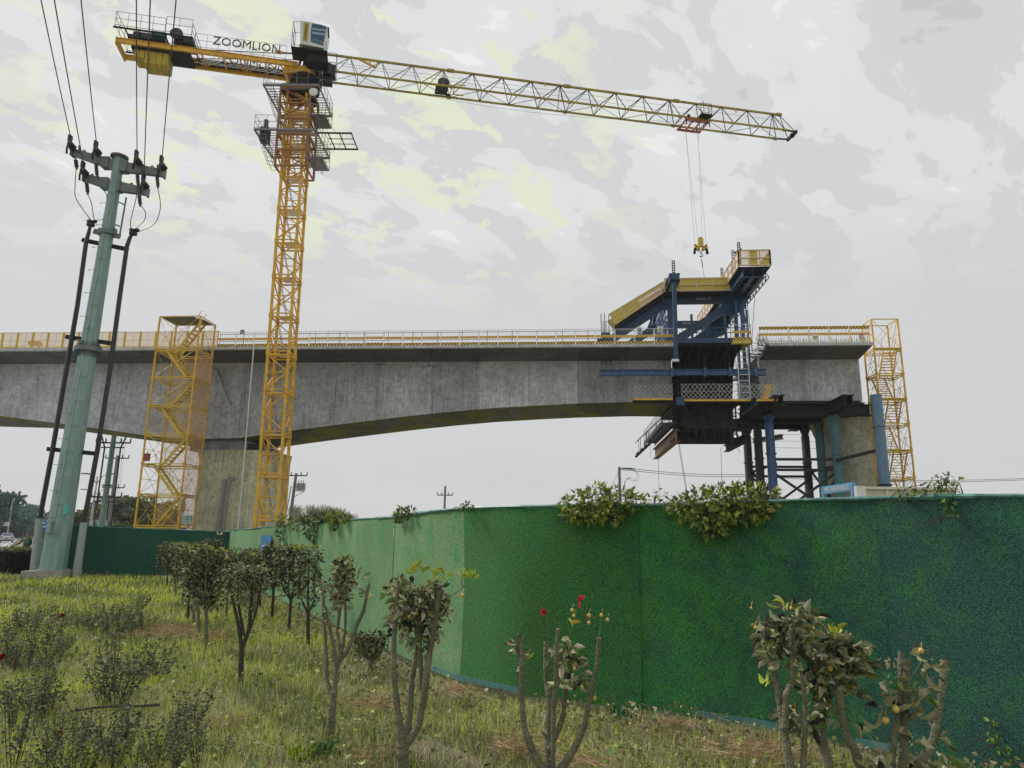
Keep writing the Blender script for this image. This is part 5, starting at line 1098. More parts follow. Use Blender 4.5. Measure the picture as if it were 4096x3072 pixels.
rr = random.Random(2)
for k in range(26): a = rr.uniform(-2.6, .4); m.tube([BP(25+1.85*math.cos(a), 5.2+1.85*math.sin(a), 10.9), BP(25+1.85*math.cos(a)+rr.uniform(-.15, .15), 5.2+1.85*math.sin(a), 11.3+rr.uniform(0, .2))], .02, 3, False)
m.build('starter_bar', DARK, rp_)
#@@STREET
# ================================================================== TRANSMISSION POLE
PY = 27.8
def A(x, y, Y=PY, dy=0): return atY(x, y, Y+dy)
base = A(206, 2315); top = A(478, 630); base.z = 0
pole = thing('transmission_pole', 'huge tapering green galvanised steel pole with two crossarms at the left', 'utility pole', base)
def pa(f): return base+(top-base)*f
m = MB(); rb, rt_ = .465, .205
fz = (atY(352, 1400, PY).z)/top.z
n = 12
m.lathe(V((0, 0, 0)), [], 3) if False else None
def pr_(f): return rb+(rt_-rb)*f
m.tube([pa(0)+ZZ*.3, pa(fz)], [pr_(0), pr_(fz)], 12); m.build('lower_shaft', GALV, pole)
m = MB(); m.tube([pa(fz), pa(1)], [pr_(fz)*.97, rt_], 12); m.build('upper_shaft', GALV, pole)
m = MB(); m.lathe(pa(fz), [(pr_(fz)+.02, -.1), (pr_(fz)+.17, -.09), (pr_(fz)+.17, -.03), (pr_(fz)+.17, .03), (pr_(fz)+.17, .09), (pr_(fz)+.02, .1)], 20)
for k in range(20):
    a = 2*PI*k/20; d = V((math.cos(a), math.sin(a), 0)); r0 = pr_(fz)
    for sg in (-1, 1): m.prism([pa(fz)+d*(r0+.15)+ZZ*.09*sg, pa(fz)+d*r0+ZZ*.09*sg, pa(fz)+d*r0+ZZ*.34*sg], d.cross(ZZ)*.015)
m.build('flange_joint', GALVD, pole)
m = MB(); m.lathe(pa(1)+ZZ*-.02, [(.36, 0), (.36, .07), (.05, .12)], 16); m.build('top_cap', GALVD, pole)
for k in range(30):      # climbing rungs either side of a bright seam
    f = .1+k*.0285
    if f > .93: break
    c = pa(f)+V((0, -pr_(f)-.02, 0)); sx = -.18 if k % 2 else .16; m = MB(); m.tube([c+V((sx-.13, .02, 0)), c+V((sx-.12, -.08, .0)), c+V((sx+.13, -.08, 0)), c+V((sx+.14, .02, 0))], .011, 4); m.build('climbing_rung', GALVD, pole)
m = MB(); m.beam(pa(.12)+V((.02, -pr_(.12)-.005, 0)), pa(.9)+V((.03, -pr_(.9)-.005, 0)), .035, .02); m.build('weld_seam', mat('seam_bright', (.35, .42, .38), .4, .3), pole)
m = MB(); m.beam(pa(.10)+V((.0, -pr_(.1)-.06, -.15)), pa(.10)+V((.02, -pr_(.1)-.06, .35)), .05); m.beam(pa(.10)+V((-.25, -pr_(.1)-.07, -.1)), pa(.10)+V((.3, -pr_(.1)-.07, -.13)), .04); m.build('earth_bracket', GALVD, pole)
m = MB(); m.box(pa(.145)+V((.32, -pr_(.14)+.1, 0)), (.1, .16, .34)); m.build('number_plate', mat('plate_teal', (.05, .5, .42), .4), pole)
m = MB(); m.box(V((base.x, base.y, .13)), (1.5, 1.3, .3)); m.lathe(V((base.x, base.y, .28)), [(.55, 0), (.55, .05)], 16)
o = m.build('footing', CONC2, pole)
m = MB()
for f, w_ in ((.755, 0),): m.lathe(pa(.80), [(pr_(.8)+.02, -.12), (pr_(.8)+.09, -.08), (pr_(.8)+.09, .08), (pr_(.8)+.02, .12)], 12)
for a_ in (-.3, .3): m.box(pa(.8)+V((a_, 0, .05)), (.12, .2, .3))
m.build('clamp_band', GALVD, pole)
def arm(l, mid, r, nm):     # tapered box arm through the pole: pixel of left tip, pole, right tip
    m = MB(); L_, M_, R_ = A(*l), A(*mid), A(*r)
    for e in (L_, R_):
        d = (e-M_); n_ = V((0, 1, 0)); h0, h1, t = .27, .15, .13
        m.hexa([M_-ZZ*h0-n_*t, M_-ZZ*h0+n_*t, e-ZZ*h1+n_*.1, e-ZZ*h1-n_*.1, M_+ZZ*h0*.7-n_*t, M_+ZZ*h0*.7+n_*t, e+ZZ*h1-n_*.0+n_*.1, e+ZZ*h1-n_*.1])
        p = M_+d*.42; m.box(p, (.5, .3, .5), 0) if False else None
        m.beam(M_+d*.2+ZZ*.2, M_+d*.2-ZZ*.28, .3, .34, (0, 1, 0)); m.box(e, (.06, .34, .4))
        for q in (.55, .75): m.box(M_+d*q+ZZ*.22, (.1, .06, .08))
    m.build('crossarm', GALVD, pole)
arm((292, 610), (462, 660), (655, 694), 'u'); arm((340, 712), (445, 738), (588, 768), 'l')
m = MB()
for x0, y0, x1, y1 in ((505, 790, 480, 935), (475, 808, 495, 818), (458, 898, 478, 905)): m.beam(A(x0, y0, PY, -.2), A(x1, y1, PY, -.2), .05)
m.beam(A(376, 925), A(480, 946), .1, .2); m.build('side_bracket', GALVD, pole)
for (x0, y0, x1, y1) in ((330, 960, 512, 998), (264, 1347, 455, 1375), (190, 1796, 388, 1815)):
    m = MB(); m.beam(A(x0, y0, PY, .1), A(x1, y1, PY, .1), .12, .16); m.build('cable_bracket', DARK, pole)
INS = mat('insulator_dark', (.045, .04, .038), .3, dirt=(.12, .11, .1), dscale=4)
WIRE = mat('wire_black', (.03, .03, .032), .5)
wires = []
def insulator(x, y, label):
    c = A(x, y, PY, -.25); t = thing('line_insulator', label, 'insulator', c)
    m = MB()
    d = V((.1, -1, .25)).normalized()
    pr = []
    for k in range(5): pr += [(.06, k*.07), (.16-.012*k, k*.07+.01), (.15-.012*k, k*.07+.03), (.06, k*.07+.045)]
    m.lathe(c-d*.1, pr, 16, d); m.build('shed_stack', INS, t)
    m = MB(); m.tube([c+V((-.04, 0, .36)), c+V((-.02, -.2, .1)), c+V((-.02, -.25, -.25)), c+V((-.1, -.1, -.4))], .045, 6); m.box(c+V((-.05, -.1, .3)), (.09, .2, .3)); m.build('wire_clamp', BLACKM, t)
    return c+V((-.03, -.1, .35))
def arrester(x, y0, y1, label):
    a, b = A(x, y0, PY, -.18), A(x+4, y1, PY, -.18); t = thing('surge_arrester', label, 'surge arrester', b); m = MB(); d = (b-a); L_ = d.length; pr = []
    for k in range(6): pr += [(.05, L_*k/6), (.085, L_*(k+.4)/6), (.05, L_*(k+.8)/6)]
    m.lathe(a, pr, 10, d); m.build('ribbed_body', INS, t); m = MB(); m.tube([a+ZZ*.1, a], .03, 5); m.lathe(b-ZZ*.02, [(.06, 0), (.03, .08)], 8, ZZ*-1); m.build('end_fitting', GALVD, t)
tips = [(287, 585, 163, 'leftmost disc insulator, at the left tip of the upper crossarm'), (338, 690, 218, 'disc insulator at the left tip of the lower crossarm'), (390, 608, 326, 'disc insulator on the upper crossarm between its left tip and the pole'),
        (552, 646, 550, 'disc insulator on the upper crossarm just right of the pole'), (580, 742, 607, 'disc insulator at the right tip of the lower crossarm'), (652, 668, 711, 'rightmost disc insulator, at the right tip of the upper crossarm')]
wlab = ['leftmost overhead wire', 'second overhead wire from the left', 'third overhead wire from the left', 'fourth overhead wire from the left', 'fifth overhead wire from the left', 'rightmost overhead wire']
for (x, y, xt, lab), wl in zip(tips, wlab):
    c = insulator(x, y, lab); e = atZ(xt, -60, c.z-.25); mid = atZ(xt*.5+(x)*.5, y*.42-25, c.z-.5)
    # a sagging span that runs on over the camera
    d = e-c; pts = [c+d*f+ZZ*(-.9*f*(2.6-f)*.18) for f in np.linspace(0, 2.6, 18)]
    d2 = atZ(xt, 0, c.z-.0)-c
    k = (pts[7]-c); m = MB(); m.tube(pts, .019, 5)
    tag(m.build('overhead_wire', WIRE, loc=c), wl+' running from the pole up over the picture', 'wire')
arrester(303, 640, 670, 'ribbed arrester under the left end of the upper crossarm'); arrester(384, 655, 700, 'ribbed arrester hanging under the upper arm left of the pole'); arrester(347, 734, 770, 'ribbed arrester under the left end of the lower crossarm')
arrester(549, 695, 740, 'ribbed arrester under the upper arm right of the pole'); arrester(628, 700, 745, 'ribbed arrester near the right tip of the upper crossarm'); arrester(557, 782, 818, 'ribbed arrester under the right end of the lower crossarm')
m = MB()
for x in (318, 570, 632): m.tube([A(x, 583 if x < 400 else 660, PY, -.1), A(x, 612 if x < 400 else 690, PY, -.1)], .05, 8)
m.build('post_insulator', INS, pole)
def jumper(pts, lab, r=.017):
    P = [A(x, y, PY, -.18) for x, y in pts]; m = MB()
    # Catmull-Rom smoothing
    Q = []
    for i in range(len(P)-1):
        p0, p1, p2, p3 = P[max(i-1, 0)], P[i], P[i+1], P[min(i+2, len(P)-1)]
        for t in np.linspace(0, 1, 6, endpoint=False): Q.append(.5*((2*p1)+(-p0+p2)*t+(2*p0-5*p1+4*p2-p3)*t*t+(-p0+3*p1-3*p2+p3)*t**3))
    Q.append(P[-1]); m.tube(Q, r, 5); tag(m.build('jumper_cable', WIRE, loc=P[0]), lab, 'cable')
jumper([(305, 670), (300, 750), (303, 790), (330, 835), (362, 878)], 'black jumper cable from the left tip of the upper arm to the left cable head')
jumper([(348, 770), (365, 810), (372, 850), (376, 882)], 'short black jumper from the lower arm down to the left cable head')
jumper([(412, 757), (428, 790), (418, 868), (378, 882)], 'black jumper passing behind the pole to the left cable head')
jumper([(550, 740), (545, 790), (528, 860), (522, 890), (525, 920)], 'straight black jumper down to the right cable head')
jumper([(560, 818), (582, 850), (575, 885), (535, 918)], 'curved black jumper from the lower arm to the right cable head')
jumper([(630, 745), (642, 820), (628, 880), (600, 908), (550, 928)], 'long black jumper looping from the right tip to the right cable head')
for (hx, hy), pts, lab, bas in (((364, 890), [(364, 890), (355, 930), (345, 965), (310, 1220), (262, 1500), (205, 1830), (158, 2080)], 'left', (106, 2078, 132, 2310)), ((532, 922), [(534, 925), (520, 950), (508, 985), (480, 1180), (440, 1480), (390, 1800), (335, 2095)], 'right', (332, 2095, 302, 2325))):
    P = [A(x, y, PY, -.15 if k < 3 else .0) for k, (x, y) in enumerate(pts)]
    t = thing('cable_riser', 'black cable riser in a pale steel guard on the %s side of the tall pole' % lab, 'cable', (P[-1].x, PY, 0))
    m = MB(); m.tube(P, [.05, .075, .085]+[.09]*(len(P)-3), 8); m.build('cable', mat('cable_black', (.018, .018, .02), .4, dirt=(.03, .03, .03)), t)
    m = MB(); m.lathe(P[0]+ZZ*-.05, [(.05, -.12), (.16, -.1), (.16, 0), (.08, .02), (.15, .06), (.13, .12), (.04, .16)], 10); m.sphere(P[0]+V((.16, 0, .05)), .09, 8); m.sphere(P[0]+V((-.12, 0, .08)), .08, 8); m.build('cable_head', BLACKM, t)
    f = A(132 if lab == 'left' else 302, 2312 if lab == 'left' else 2328); f.z = 0
    m = MB(); m.tube([P[-1]+ZZ*.05, f], [.13, .15], 10); m.build('cable_guard', mat('guard_pale', (.30, .35, .32), .55, dirt=(.22, .28, .26), dscale=3), t)
#@@BACK
# ================================================================== POLES, LAMPS, TREES BEHIND
def upole(label, px, ytop, Y, r=.13, arms=(), mt=None, h0=0, extra=None, lean=0):
    p = atY(px, ytop, Y); b = V((p.x+lean, Y, 0)); t = thing('utility_pole', label, 'utility pole', b); m = MB(); m.tube([b, p], [r*1.35, r], 8); m.build('shaft', mt or mat('pole_concrete', (.2, .2, .2), .8, dirt=(.14, .14, .14)), t)
    for dz, hw in arms:
        c = p-ZZ*dz; m = MB(); m.beam(c-V((hw, 0, 0)), c+V((hw, 0, 0)), .1, .12)
        m.build('crossarm', DARK, t); m = MB()
        for x in (-hw, -hw*.45, hw*.45, hw): m.tube([c+V((x, 0, .05)), c+V((x, 0, .4))], [.07, .05], 6)
        m.build('insulator', mat('ins_teal', (.06, .1, .09), .4), t)
    return t, p
t, p = upole('big grey-green pole just behind the left stair tower side, with two dark risers', 458, 1735, 62, .2, [(0.8, 1.5), (5.5, 1.3), (8.0, 1.3)], mt=GALV, lean=-.1)
m = MB()
for sx in (-1, 1): m.tube([p+V((sx*1.3, 0, .3)), p+V((sx*.7, 0, -1.2)), V((p.x+sx*.75, 62, 1.5))], .07, 5)
for z in (4.3, 9): m.beam(V((p.x-1, 62, z)), V((p.x+1, 62, z)), .1)
m.build('cable_riser', WIRE, t)
m = MB(); m.lathe(V((p.x, p.y, 5.6)), [(.25, 0), (.36, .03), (.36, .15), (.25, .2)], 14); m.build('flange_joint', GALVD, t)
t, p = upole('slim grey pole with two crossarms right behind the big grey-green pole', 470, 1822, 80, .14, [(.3, 1.3), (3.6, 1.2)])
m = MB()
for k, x in enumerate((472, 480, 488, 496, 503)): a = atY(x, 1760, 90); m.tube([V((a.x, 90, 3)), V((a.x+.02, 90, a.z+1.5))], .02, 4)
tag(m.build('hanging_wire', WIRE, loc=atY(480, 2050, 90)), 'bundle of thin upright wires beside the slim grey pole', 'wire')
def lamp(label, px, ytop, Y, al=1.8, two=True):
    p = atY(px, ytop, Y); b = V((p.x, Y, 0)); t = thing('street_lamp', label, 'street lamp', b); m = MB(); m.tube([b, p], [.11, .06], 8); m.build('post', mat('lamp_post_pale', (.45, .48, .42), .5), t)
    for sx in ((-1, 1) if two else (-1,)):
        m = MB(); q = p+V((sx*al, 0, .25)); m.tube([p-ZZ*.8, p+V((sx*al*.5, 0, 0)), q], .04, 5); m.build('bracket_arm', CAGE, t)
        m = MB(); m.box(q+V((sx*.25, 0, 0)), (.75, .25, .12)); m.build('lamp_head', CAGE, t)
lamp('pale double-armed street lamp between the tall pole and the stair tower', 390, 1905, 72, 1.0)
lamp('farther street lamp with a lower double arm near the same spot', 378, 1965, 100, 1.3)
t, p = upole('thin pale utility pole with a crossbar in front of the bluish trees at far left', 52, 1992, 150, .12, [(0, 1.6)], mt=mat('pole_pale', (.4, .43, .42), .7))
m = MB(); m.box(V((p.x-.2, 149.5, 3.2)), (1.0, .3, .8)); m.build('meter_box', WHITE, t)
upole('tiny far utility pole with two teal crossbars seen between riser and tall pole', 188, 2056, 170, .1, [(0, 1.6), (.8, 1.3)])
t, p = upole('concrete utility pole carrying a transformer behind the green fence', 1185, 1893, 78, .15, [(0.25, 1.2)], lean=-.5)
m = MB(); m.beam(p+V((-.1, 0, -1.9)), p+V((1.1, 0, -1.9)), .1); m.beam(p+V((-.1, 0, -2.6)), p+V((1.0, 0, -1.95)), .06); m.box(p+V((.62, 0, -1.45)), (.85, .6, .7)); 
for x in (.35, .6, .85): m.tube([p+V((x, 0, -1.1)), p+V((x, 0, -.75))], .05, 6)
m.build('transformer', mat('transformer_grey', (.3, .3, .3), .5), t)
m = MB(); m.tube([p+V((-.45, 0, -1.4)), V((p.x-1.1, 78, .5))], .05, 5); m.beam(p+V((-.5, 0, -1.5)), p+V((.2, 0, -1.5)), .05); m.build('cable', WIRE, t)
t, p = upole('small lone utility pole standing in the middle behind the green fence', 1781, 1944, 95, .14, [(1.2, 1.0)])
t, p = upole('utility pole with cable loops left of the falsework, wires running right', 2477, 1868, 75, .14, [])
m = MB()
for k in range(3): m.beam(p+V((.1, 0, -.1-.1*k)), p+V((1.7, .3, -.1-.13*k)), .05); m.lathe(p+V((.5+.35*k, 0, -.15)), [(.06, -.2), (.11, -.1), (.06, 0), (.11, .1), (.06, .2)], 6, V((1, 0, 0)))
m.build('strain_insulator', mat('ins_teal', (.06, .1, .09), .4), t)
m = MB(); m.tube([V((p.x+.55, 75, 1)), V((p.x+.55, 75, p.z-1.6)), V((p.x+.8, 75, p.z-1.2)), V((p.x+1.2, 75, p.z-1.1))], .04, 5)
for k in range(3): m.tube([p+V((1.1+.2*k, 0, -.2)), p+V((1.9+.1*k, 0, -.5-.2*k)), p+V((1.7+.1*k, 0, -1.4)), p+V((.9, 0, -1.3))], .015, 4)
m.tube([p+V((-.05, 0, -.3)), V((p.x-2.0, 75, 4))], .015, 4); m.build('cable_loop', WIRE, t)
for k, (y0, y1, lab) in enumerate(((1874, 1885, 'upper'), (1880, 1897, 'lower'))):
    a = p+V((1.6, .3, -.15-.2*k)); b = atY(3000, 1898+k*8, 80); c = atY(4300, 1905+k*5, 90); m = MB(); q = []
    for f in np.linspace(0, 1, 10): q.append(a+(b-a)*f-ZZ*.25*math.sin(PI*f))
    for f in np.linspace(.1, 1, 10): q.append(b+(c-b)*f-ZZ*.6*math.sin(PI*f))
    m.tube(q, .028, 4); tag(m.build('distant_wire', WIRE, loc=a), '%s of the two thin wires running right behind the falsework' % lab, 'wire')
m = MB()
for yy in (1736, 1763, 1790): a = atY(3080, yy, 85); b = atY(3320, yy+5, 85); m.tube([a, b], .02, 4)
tag(m.build('distant_wire', WIRE, loc=atY(3080, 1763, 85)), 'three thin high wires seen between the falsework piles', 'wire')
# trees
def tree(name, label, cx, Y, w_, h, pal, wts, n=2200, ls=.35, group=None, bare=False, trunk_h=.35, cl=26, seed=0):
    rs = np.random.default_rng(seed+int(abs(cx)*10)); t = thing(name, label, 'tree', (cx, Y, 0), group)
    m = MB(); tr = mat('trunk_grey', (.09, .08, .06), .9, dirt=(.05, .05, .04), dscale=4)
    m.tube([V((cx, Y, -.1)), V((cx+.1, Y, h*trunk_h)), V((cx-.1, Y, h*.7))], [h*.028, h*.02, h*.008], 7)
    cc = []
    for k in range(cl):
        a = rs.uniform(0, 2*PI); r = w_/2*math.sqrt(rs.uniform(0, 1)); z = h*rs.uniform(trunk_h, .93); r *= math.sin(PI*min(1, max(.25, (z/h-trunk_h*.6)/(1.05-trunk_h*.6))))**.6
        c = np.array([cx+r*math.cos(a), Y+r*math.sin(a), z]); cc.append(c); q = V(c); m.tube([V((cx, Y, z*.55)), V((cx, Y, z*.7)).lerp(q, .5), q], [h*.012, h*.007, h*.003], 4, False)
    m.build('trunk', tr, t)
    cc = np.array(cc); idx = rs.integers(0, cl, n); rad = (w_*.14)*rs.uniform(.7, 1.4, cl); d = rs.normal(size=(n, 3)); d /= np.linalg.norm(d, axis=1)[:, None]
    P = cc[idx]+d*(rad[idx]*rs.uniform(.5, 1.05, n)**.6)[:, None]*np.array([1, 1, .8]); P[:, 2] = np.maximum(P[:, 2], h*.12)
    global rng; tn = tints(n, pal, wts)*(.75+.5*rs.random(cl))[idx][:, None]
    if bare: nd = np.tile([0, 0, 1.], (n, 1))+rs.normal(size=(n, 3))*.35; foliage('crown', LEAF, t, P, nd, rs.uniform(.6, 1.5, n)*ls*2.2, tn, 'quad', aspect=.07)
    else: foliage('crown', LEAF, t, P, d+rs.normal(size=(n, 3))*.6, rs.uniform(.6, 1.4, n)*ls, tn, 'quad', aspect=.8)
    return t
G1_HAZY = [(.11, .20, .165), (.09, .16, .14), (.15, .22, .18)]  # far leaf greens with the bluish haze of distance mixed into the colour
def xw(px, Y): return atY(px, 2120, Y).x
for k, (px, Y, w_, h) in enumerate(((-60, 150, 10, 10.5), (-8, 165, 12, 8.6), (35, 185, 12, 7.8), (72, 200, 12, 8.0), (105, 220, 12, 7.6), (134, 250, 11, 6.4))):
    tree('roadside_tree', ('tall dark roadside tree cut by the left picture edge', 'blue-green roadside tree beside the left picture edge', 'blue-green roadside tree behind the thin pale pole', 'blue-green roadside tree just right of the thin pale pole', 'lower roadside tree near the road end', 'lowest and farthest roadside tree, where the road vanishes')[k], xw(px, Y), Y, w_, h, G1_HAZY, [2, 2, 1], 3600, .75, 'roadside trees at far left', trunk_h=.12, seed=k)
G2 = [(.16, .19, .08), (.10, .14, .06), (.25, .25, .11), (.06, .11, .07)]
for k, (px, Y, w_, h, lab) in enumerate(((352, 118, 6.5, 5.6, 'dark bushy tree just right of the right cable riser'), (382, 125, 6, 7.0, 'olive tree behind the street lamp foot'), (425, 130, 7, 6.6, 'dark green tree behind the big grey-green pole'), (480, 122, 7.5, 7.7, 'broad drooping olive tree left of the stair tower'), (528, 124, 7, 7.6, 'olive tree right beside the stair tower edge'), (590, 130, 8, 7.4, 'olive tree seen through the stair tower'), (650, 132, 8, 7.2, 'olive tree between the stair tower and the pier'))):
    tree('broadleaf_tree', lab, xw(px, Y), Y, w_, h, G2, [3, 3, 2, 2], 3200, .55, 'broadleaf trees behind the left fence', trunk_h=.12, seed=20+k)
G3 = [(.30, .30, .20), (.24, .25, .15), (.36, .34, .26)]
for k, px in enumerate((1215, 1262, 1306, 1352, 1396)):
    tree('bare_tree', ('pale feathery tree right of the transformer pole', 'pale feathery tree, second from the transformer pole', 'pale feathery tree in the middle of its row', 'pale feathery tree, fourth in its row', 'lowest pale feathery tree at the right end of its row')[k], xw(px, 140), 140, 6.5, (6.4, 6.8, 6.3, 5.6, 4.4)[k], G3, [2, 2, 1], 2600, .5, 'pale feathery trees behind the fence', bare=True, trunk_h=.1, seed=40+k)
m = MB()
# white site wall and sign gate behind the fence at the right
wl = thing('site_wall', 'long low cream wall behind the fence at the right', 'wall', atY(3640, 2000, 30)-ZZ*3)
a, b = atY(3446, 1946, 30), atY(3820, 1946, 30); m = MB(); m.box(V(((a.x+b.x)/2, 30.1, a.z/2)), (b.x-a.x, .2, a.z)); m.build('wall_panel', mat('cream_wall', (.62, .62, .46), .8, dirt=(.5, .5, .36), dscale=.8), wl)
m = MB(); m.box(V(((a.x+b.x)/2, 30.02, a.z-.06)), (b.x-a.x+.1, .3, .1))
for x in np.linspace(a.x+.1, b.x-.1, 5): m.box(V((x, 29.98, a.z/2)), (.1, .06, a.z-.15))
m.build('wall_trim', mat('cream_trim', (.68, .68, .55), .7), wl)
gt = thing('site_gate', 'blue and white gate frame with a company name strip behind the fence', 'gate', atY(3370, 2010, 29)-ZZ*3)
a, b = atY(3298, 1990, 30.5), atY(3412, 1946, 28.2); LB = mat('gate_blue', (.12, .33, .55), .5)
d = (b-a); d.z = 0; d.normalize(); zt_ = (a.z+b.z)/2+.28
A0, B0 = V((a.x, a.y, zt_)), V((b.x, b.y, zt_+.02))
m = MB(); m.beam(A0-ZZ*.14, B0-ZZ*.14, .15, .32); m.build('name_strip', LB, gt)
for q_ in (A0, B0): m = MB(); m.beam(V((q_.x, q_.y, 0)), q_, .16); m.build('gate_post', LB, gt)
c = atY(3428, 1946, 28.2); m = MB(); m.box(V((c.x, 28.1, c.z/2)), (.36, .4, c.z)); m.build('white_pillar', WHITE, gt)
m = MB(); m.box(V(((A0.x+B0.x)/2, (A0.y+B0.y)/2+.4, 1.55)), (.95, .15, 3.1)); m.build('gate_leaf', mat('cream_wall', (.62, .62, .46)), gt)
nrm = V((d.y, -d.x, 0)); text_obj('lettering', '中铁三局集团有限公司', .2, WHITE, gt, (A0+B0)/2-ZZ*.14+nrm*.085, d, ZZ, fit=((B0-A0).length*.85, .2))
#@@FENCE
# ================================================================== FENCE
def turf(name, c1, c2, c3, mixlo, mixhi, axis_x=None, speck=(.35, 1.6), sc=90):
    m = bpy.data.materials.new(name); m.use_nodes = True; t = m.node_tree; b = t.nodes['Principled BSDF']; b.inputs['Roughness'].default_value = .85; b.inputs['Specular IOR Level'].default_value = .15
    n_, l_ = t.nodes.new, t.links.new; c = n_('ShaderNodeTexCoord')
    def noise(s, d=4, r=.6, sc_=(1, 1, 1)):
        mp = n_('ShaderNodeMapping'); mp.inputs['Scale'].default_value = sc_; l_(c.outputs['Object'], mp.inputs[0]); n = n_('ShaderNodeTexNoise'); n.inputs['Scale'].default_value = s; n.inputs['Detail'].default_value = d; n.inputs['Roughness'].default_value = r; l_(mp.outputs[0], n.inputs[0]); return n.outputs[0]
    def ramp(s, a, b_, ca, cb): r = n_('ShaderNodeValToRGB'); r.color_ramp.elements[0].position = a; r.color_ramp.elements[1].position = b_; r.color_ramp.elements[0].color = ca+(1,); r.color_ramp.elements[1].color = cb+(1,); l_(s, r.inputs[0]); return r.outputs[0]
    col = ramp(noise(1.1, 6, .65), .38, .62, c1, c2)
    src = noise(3.2, 8, .75)
    if axis_x:
        s_ = n_('ShaderNodeSeparateXYZ'); l_(c.outputs['Object'], s_.inputs[0]); mr = n_('ShaderNodeMapRange'); mr.inputs['From Min'].default_value = axis_x[0]; mr.inputs['From Max'].default_value = axis_x[1]; mr.inputs['To Min'].default_value = -.25; mr.inputs['To Max'].default_value = .32; l_(s_.outputs[0], mr.inputs[0])
        ad = n_('ShaderNodeMath'); ad.operation = 'ADD'; l_(src, ad.inputs[0]); l_(mr.outputs[0], ad.inputs[1]); src = ad.outputs[0]
    oi = n_('ShaderNodeObjectInfo'); orr = ramp(oi.outputs['Random'], 0, 1, (.86,)*3, (1.12,)*3); xm = n_('ShaderNodeMix'); xm.data_type = 'RGBA'; xm.blend_type = 'MULTIPLY'; xm.inputs[0].default_value = 1; l_(col, xm.inputs[6]); l_(orr, xm.inputs[7]); col = xm.outputs[2]
    f = ramp(src, mixlo, mixhi, (0, 0, 0), (1, 1, 1)); x = n_('ShaderNodeMix'); x.data_type = 'RGBA'; l_(f, x.inputs[0]); l_(col, x.inputs[6]); x.inputs[7].default_value = c3+(1,)
    sp = ramp(noise(sc, 3, .7), .36, .66, (speck[0],)*3, (speck[1],)*3)
    y = n_('ShaderNodeMix'); y.data_type = 'RGBA'; y.blend_type = 'MULTIPLY'; y.inputs[0].default_value = 1; l_(x.outputs[2], y.inputs[6]); l_(sp, y.inputs[7]); l_(y.outputs[2], b.inputs['Base Color'])
    bp = n_('ShaderNodeBump'); bp.inputs['Strength'].default_value = .8; bp.inputs['Distance'].default_value = .02; l_(noise(sc, 3, .7), bp.inputs['Height']); l_(bp.outputs[0], b.inputs['Normal'])
    b.inputs['Sheen Weight'].default_value = .25; b.inputs['Sheen Roughness'].default_value = .6; b.inputs['Sheen Tint'].default_value = (.6, .9, .6, 1)
    MATS[name] = m; return m
T_MID = turf('turf_pale_green', (.10, .22, .085), (.15, .28, .12), (.03, .24, .09), .52, .62, speck=(.5, 1.5), sc=55)  # middle stretch, a paler green than the turf to its right
T_RIGHT = turf('turf_green', (.026, .17, .035), (.042, .15, .028), (.018, .08, .068), .42, .70, axis_x=(11.2, 16.6), speck=(.3, 1.9), sc=75)
T_LEFT = turf('netting_dark_green', (.014, .085, .052), (.02, .095, .06), (.012, .07, .06), .5, .6, speck=(.7, 1.3), sc=60)
FL = [V((-17.95, 28.55, 0)), V((-17.0, 28.9, 0)), V((-14.2, 29.8, 0)), V((-11.7, 30.3, 0))]
FR = [V((-11.7, 30.3, 0)), V((-4.62, 16.75, 0)), V((-1.12, 9.95, 0)), V((-.62, 9.05, 0)), V((.1, 8.35, 0)), V((2.24, 7.1, 0)), V((2.9, 6.5, 0)), V((4.4, 5.0, 0)), V((6.5, 2.9, 0))]
def at_line(px, py, line):
    d = ray(px, py); best = None
    for a, b in zip(line, line[1:]):
        e = b-a; det = d.x*(-e.y)+e.x*d.y
        if abs(det) < 1e-9: continue
        rx, ry = a.x-CAMP.x, a.y-CAMP.y
        t = (rx*(-e.y)+e.x*ry)/det; u_ = (d.x*ry-d.y*rx)/det
        if t > 0 and -.0001 <= u_ <= 1.0001: P = CAMP+d*t; return P
    return None
tl = [(905, 2126), (1000, 2116), (1127, 2100), (1243, 2089), (1370, 2081), (1450, 2076), (1582, 2068), (1660, 2055), (1760, 2042), (1835, 2034), (2000, 2028), (2222, 2023), (2400, 2021), (2600, 2020), (2760, 2016), (3011, 2008), (3300, 1997), (3600, 1990), (3800, 1986), (4090, 1981)]
bl = [(905, 2310), (1270, 2440), (1697, 2672), (1850, 2745), (2085, 2790), (2400, 2850), (2700, 2890), (3000, 2912), (3387, 2990)]
def top_profile(tlist, line):
    out = []
    for x, y in tlist:
        P = at_line(x, y, line)
        if P is not None: out.append(P)
    return out
def chain_len(line):
    L_ = [0]
    for a, b in zip(line, line[1:]): L_.append(L_[-1]+(b-a).length)
    return L_
def along(line, s_):
    Ls = chain_len(line)
    for i, (a, b) in enumerate(zip(line, line[1:])):
        if s_ <= Ls[i+1] or i == len(line)-2: return a+(b-a)*((s_-Ls[i])/(Ls[i+1]-Ls[i])), (b-a).normalized()
def s_of(P, line):
    Ls = chain_len(line); best = (1e9, 0)
    for i, (a, b) in enumerate(zip(line, line[1:])):
        e = b-a; t = max(0, min(1, ((P.x-a.x)*e.x+(P.y-a.y)*e.y)/(e.x**2+e.y**2))); q = a+e*t; dd = (q.x-P.x)**2+(q.y-P.y)**2
        if dd < best[0]: best = (dd, Ls[i]+t*e.length)
    return best[1]
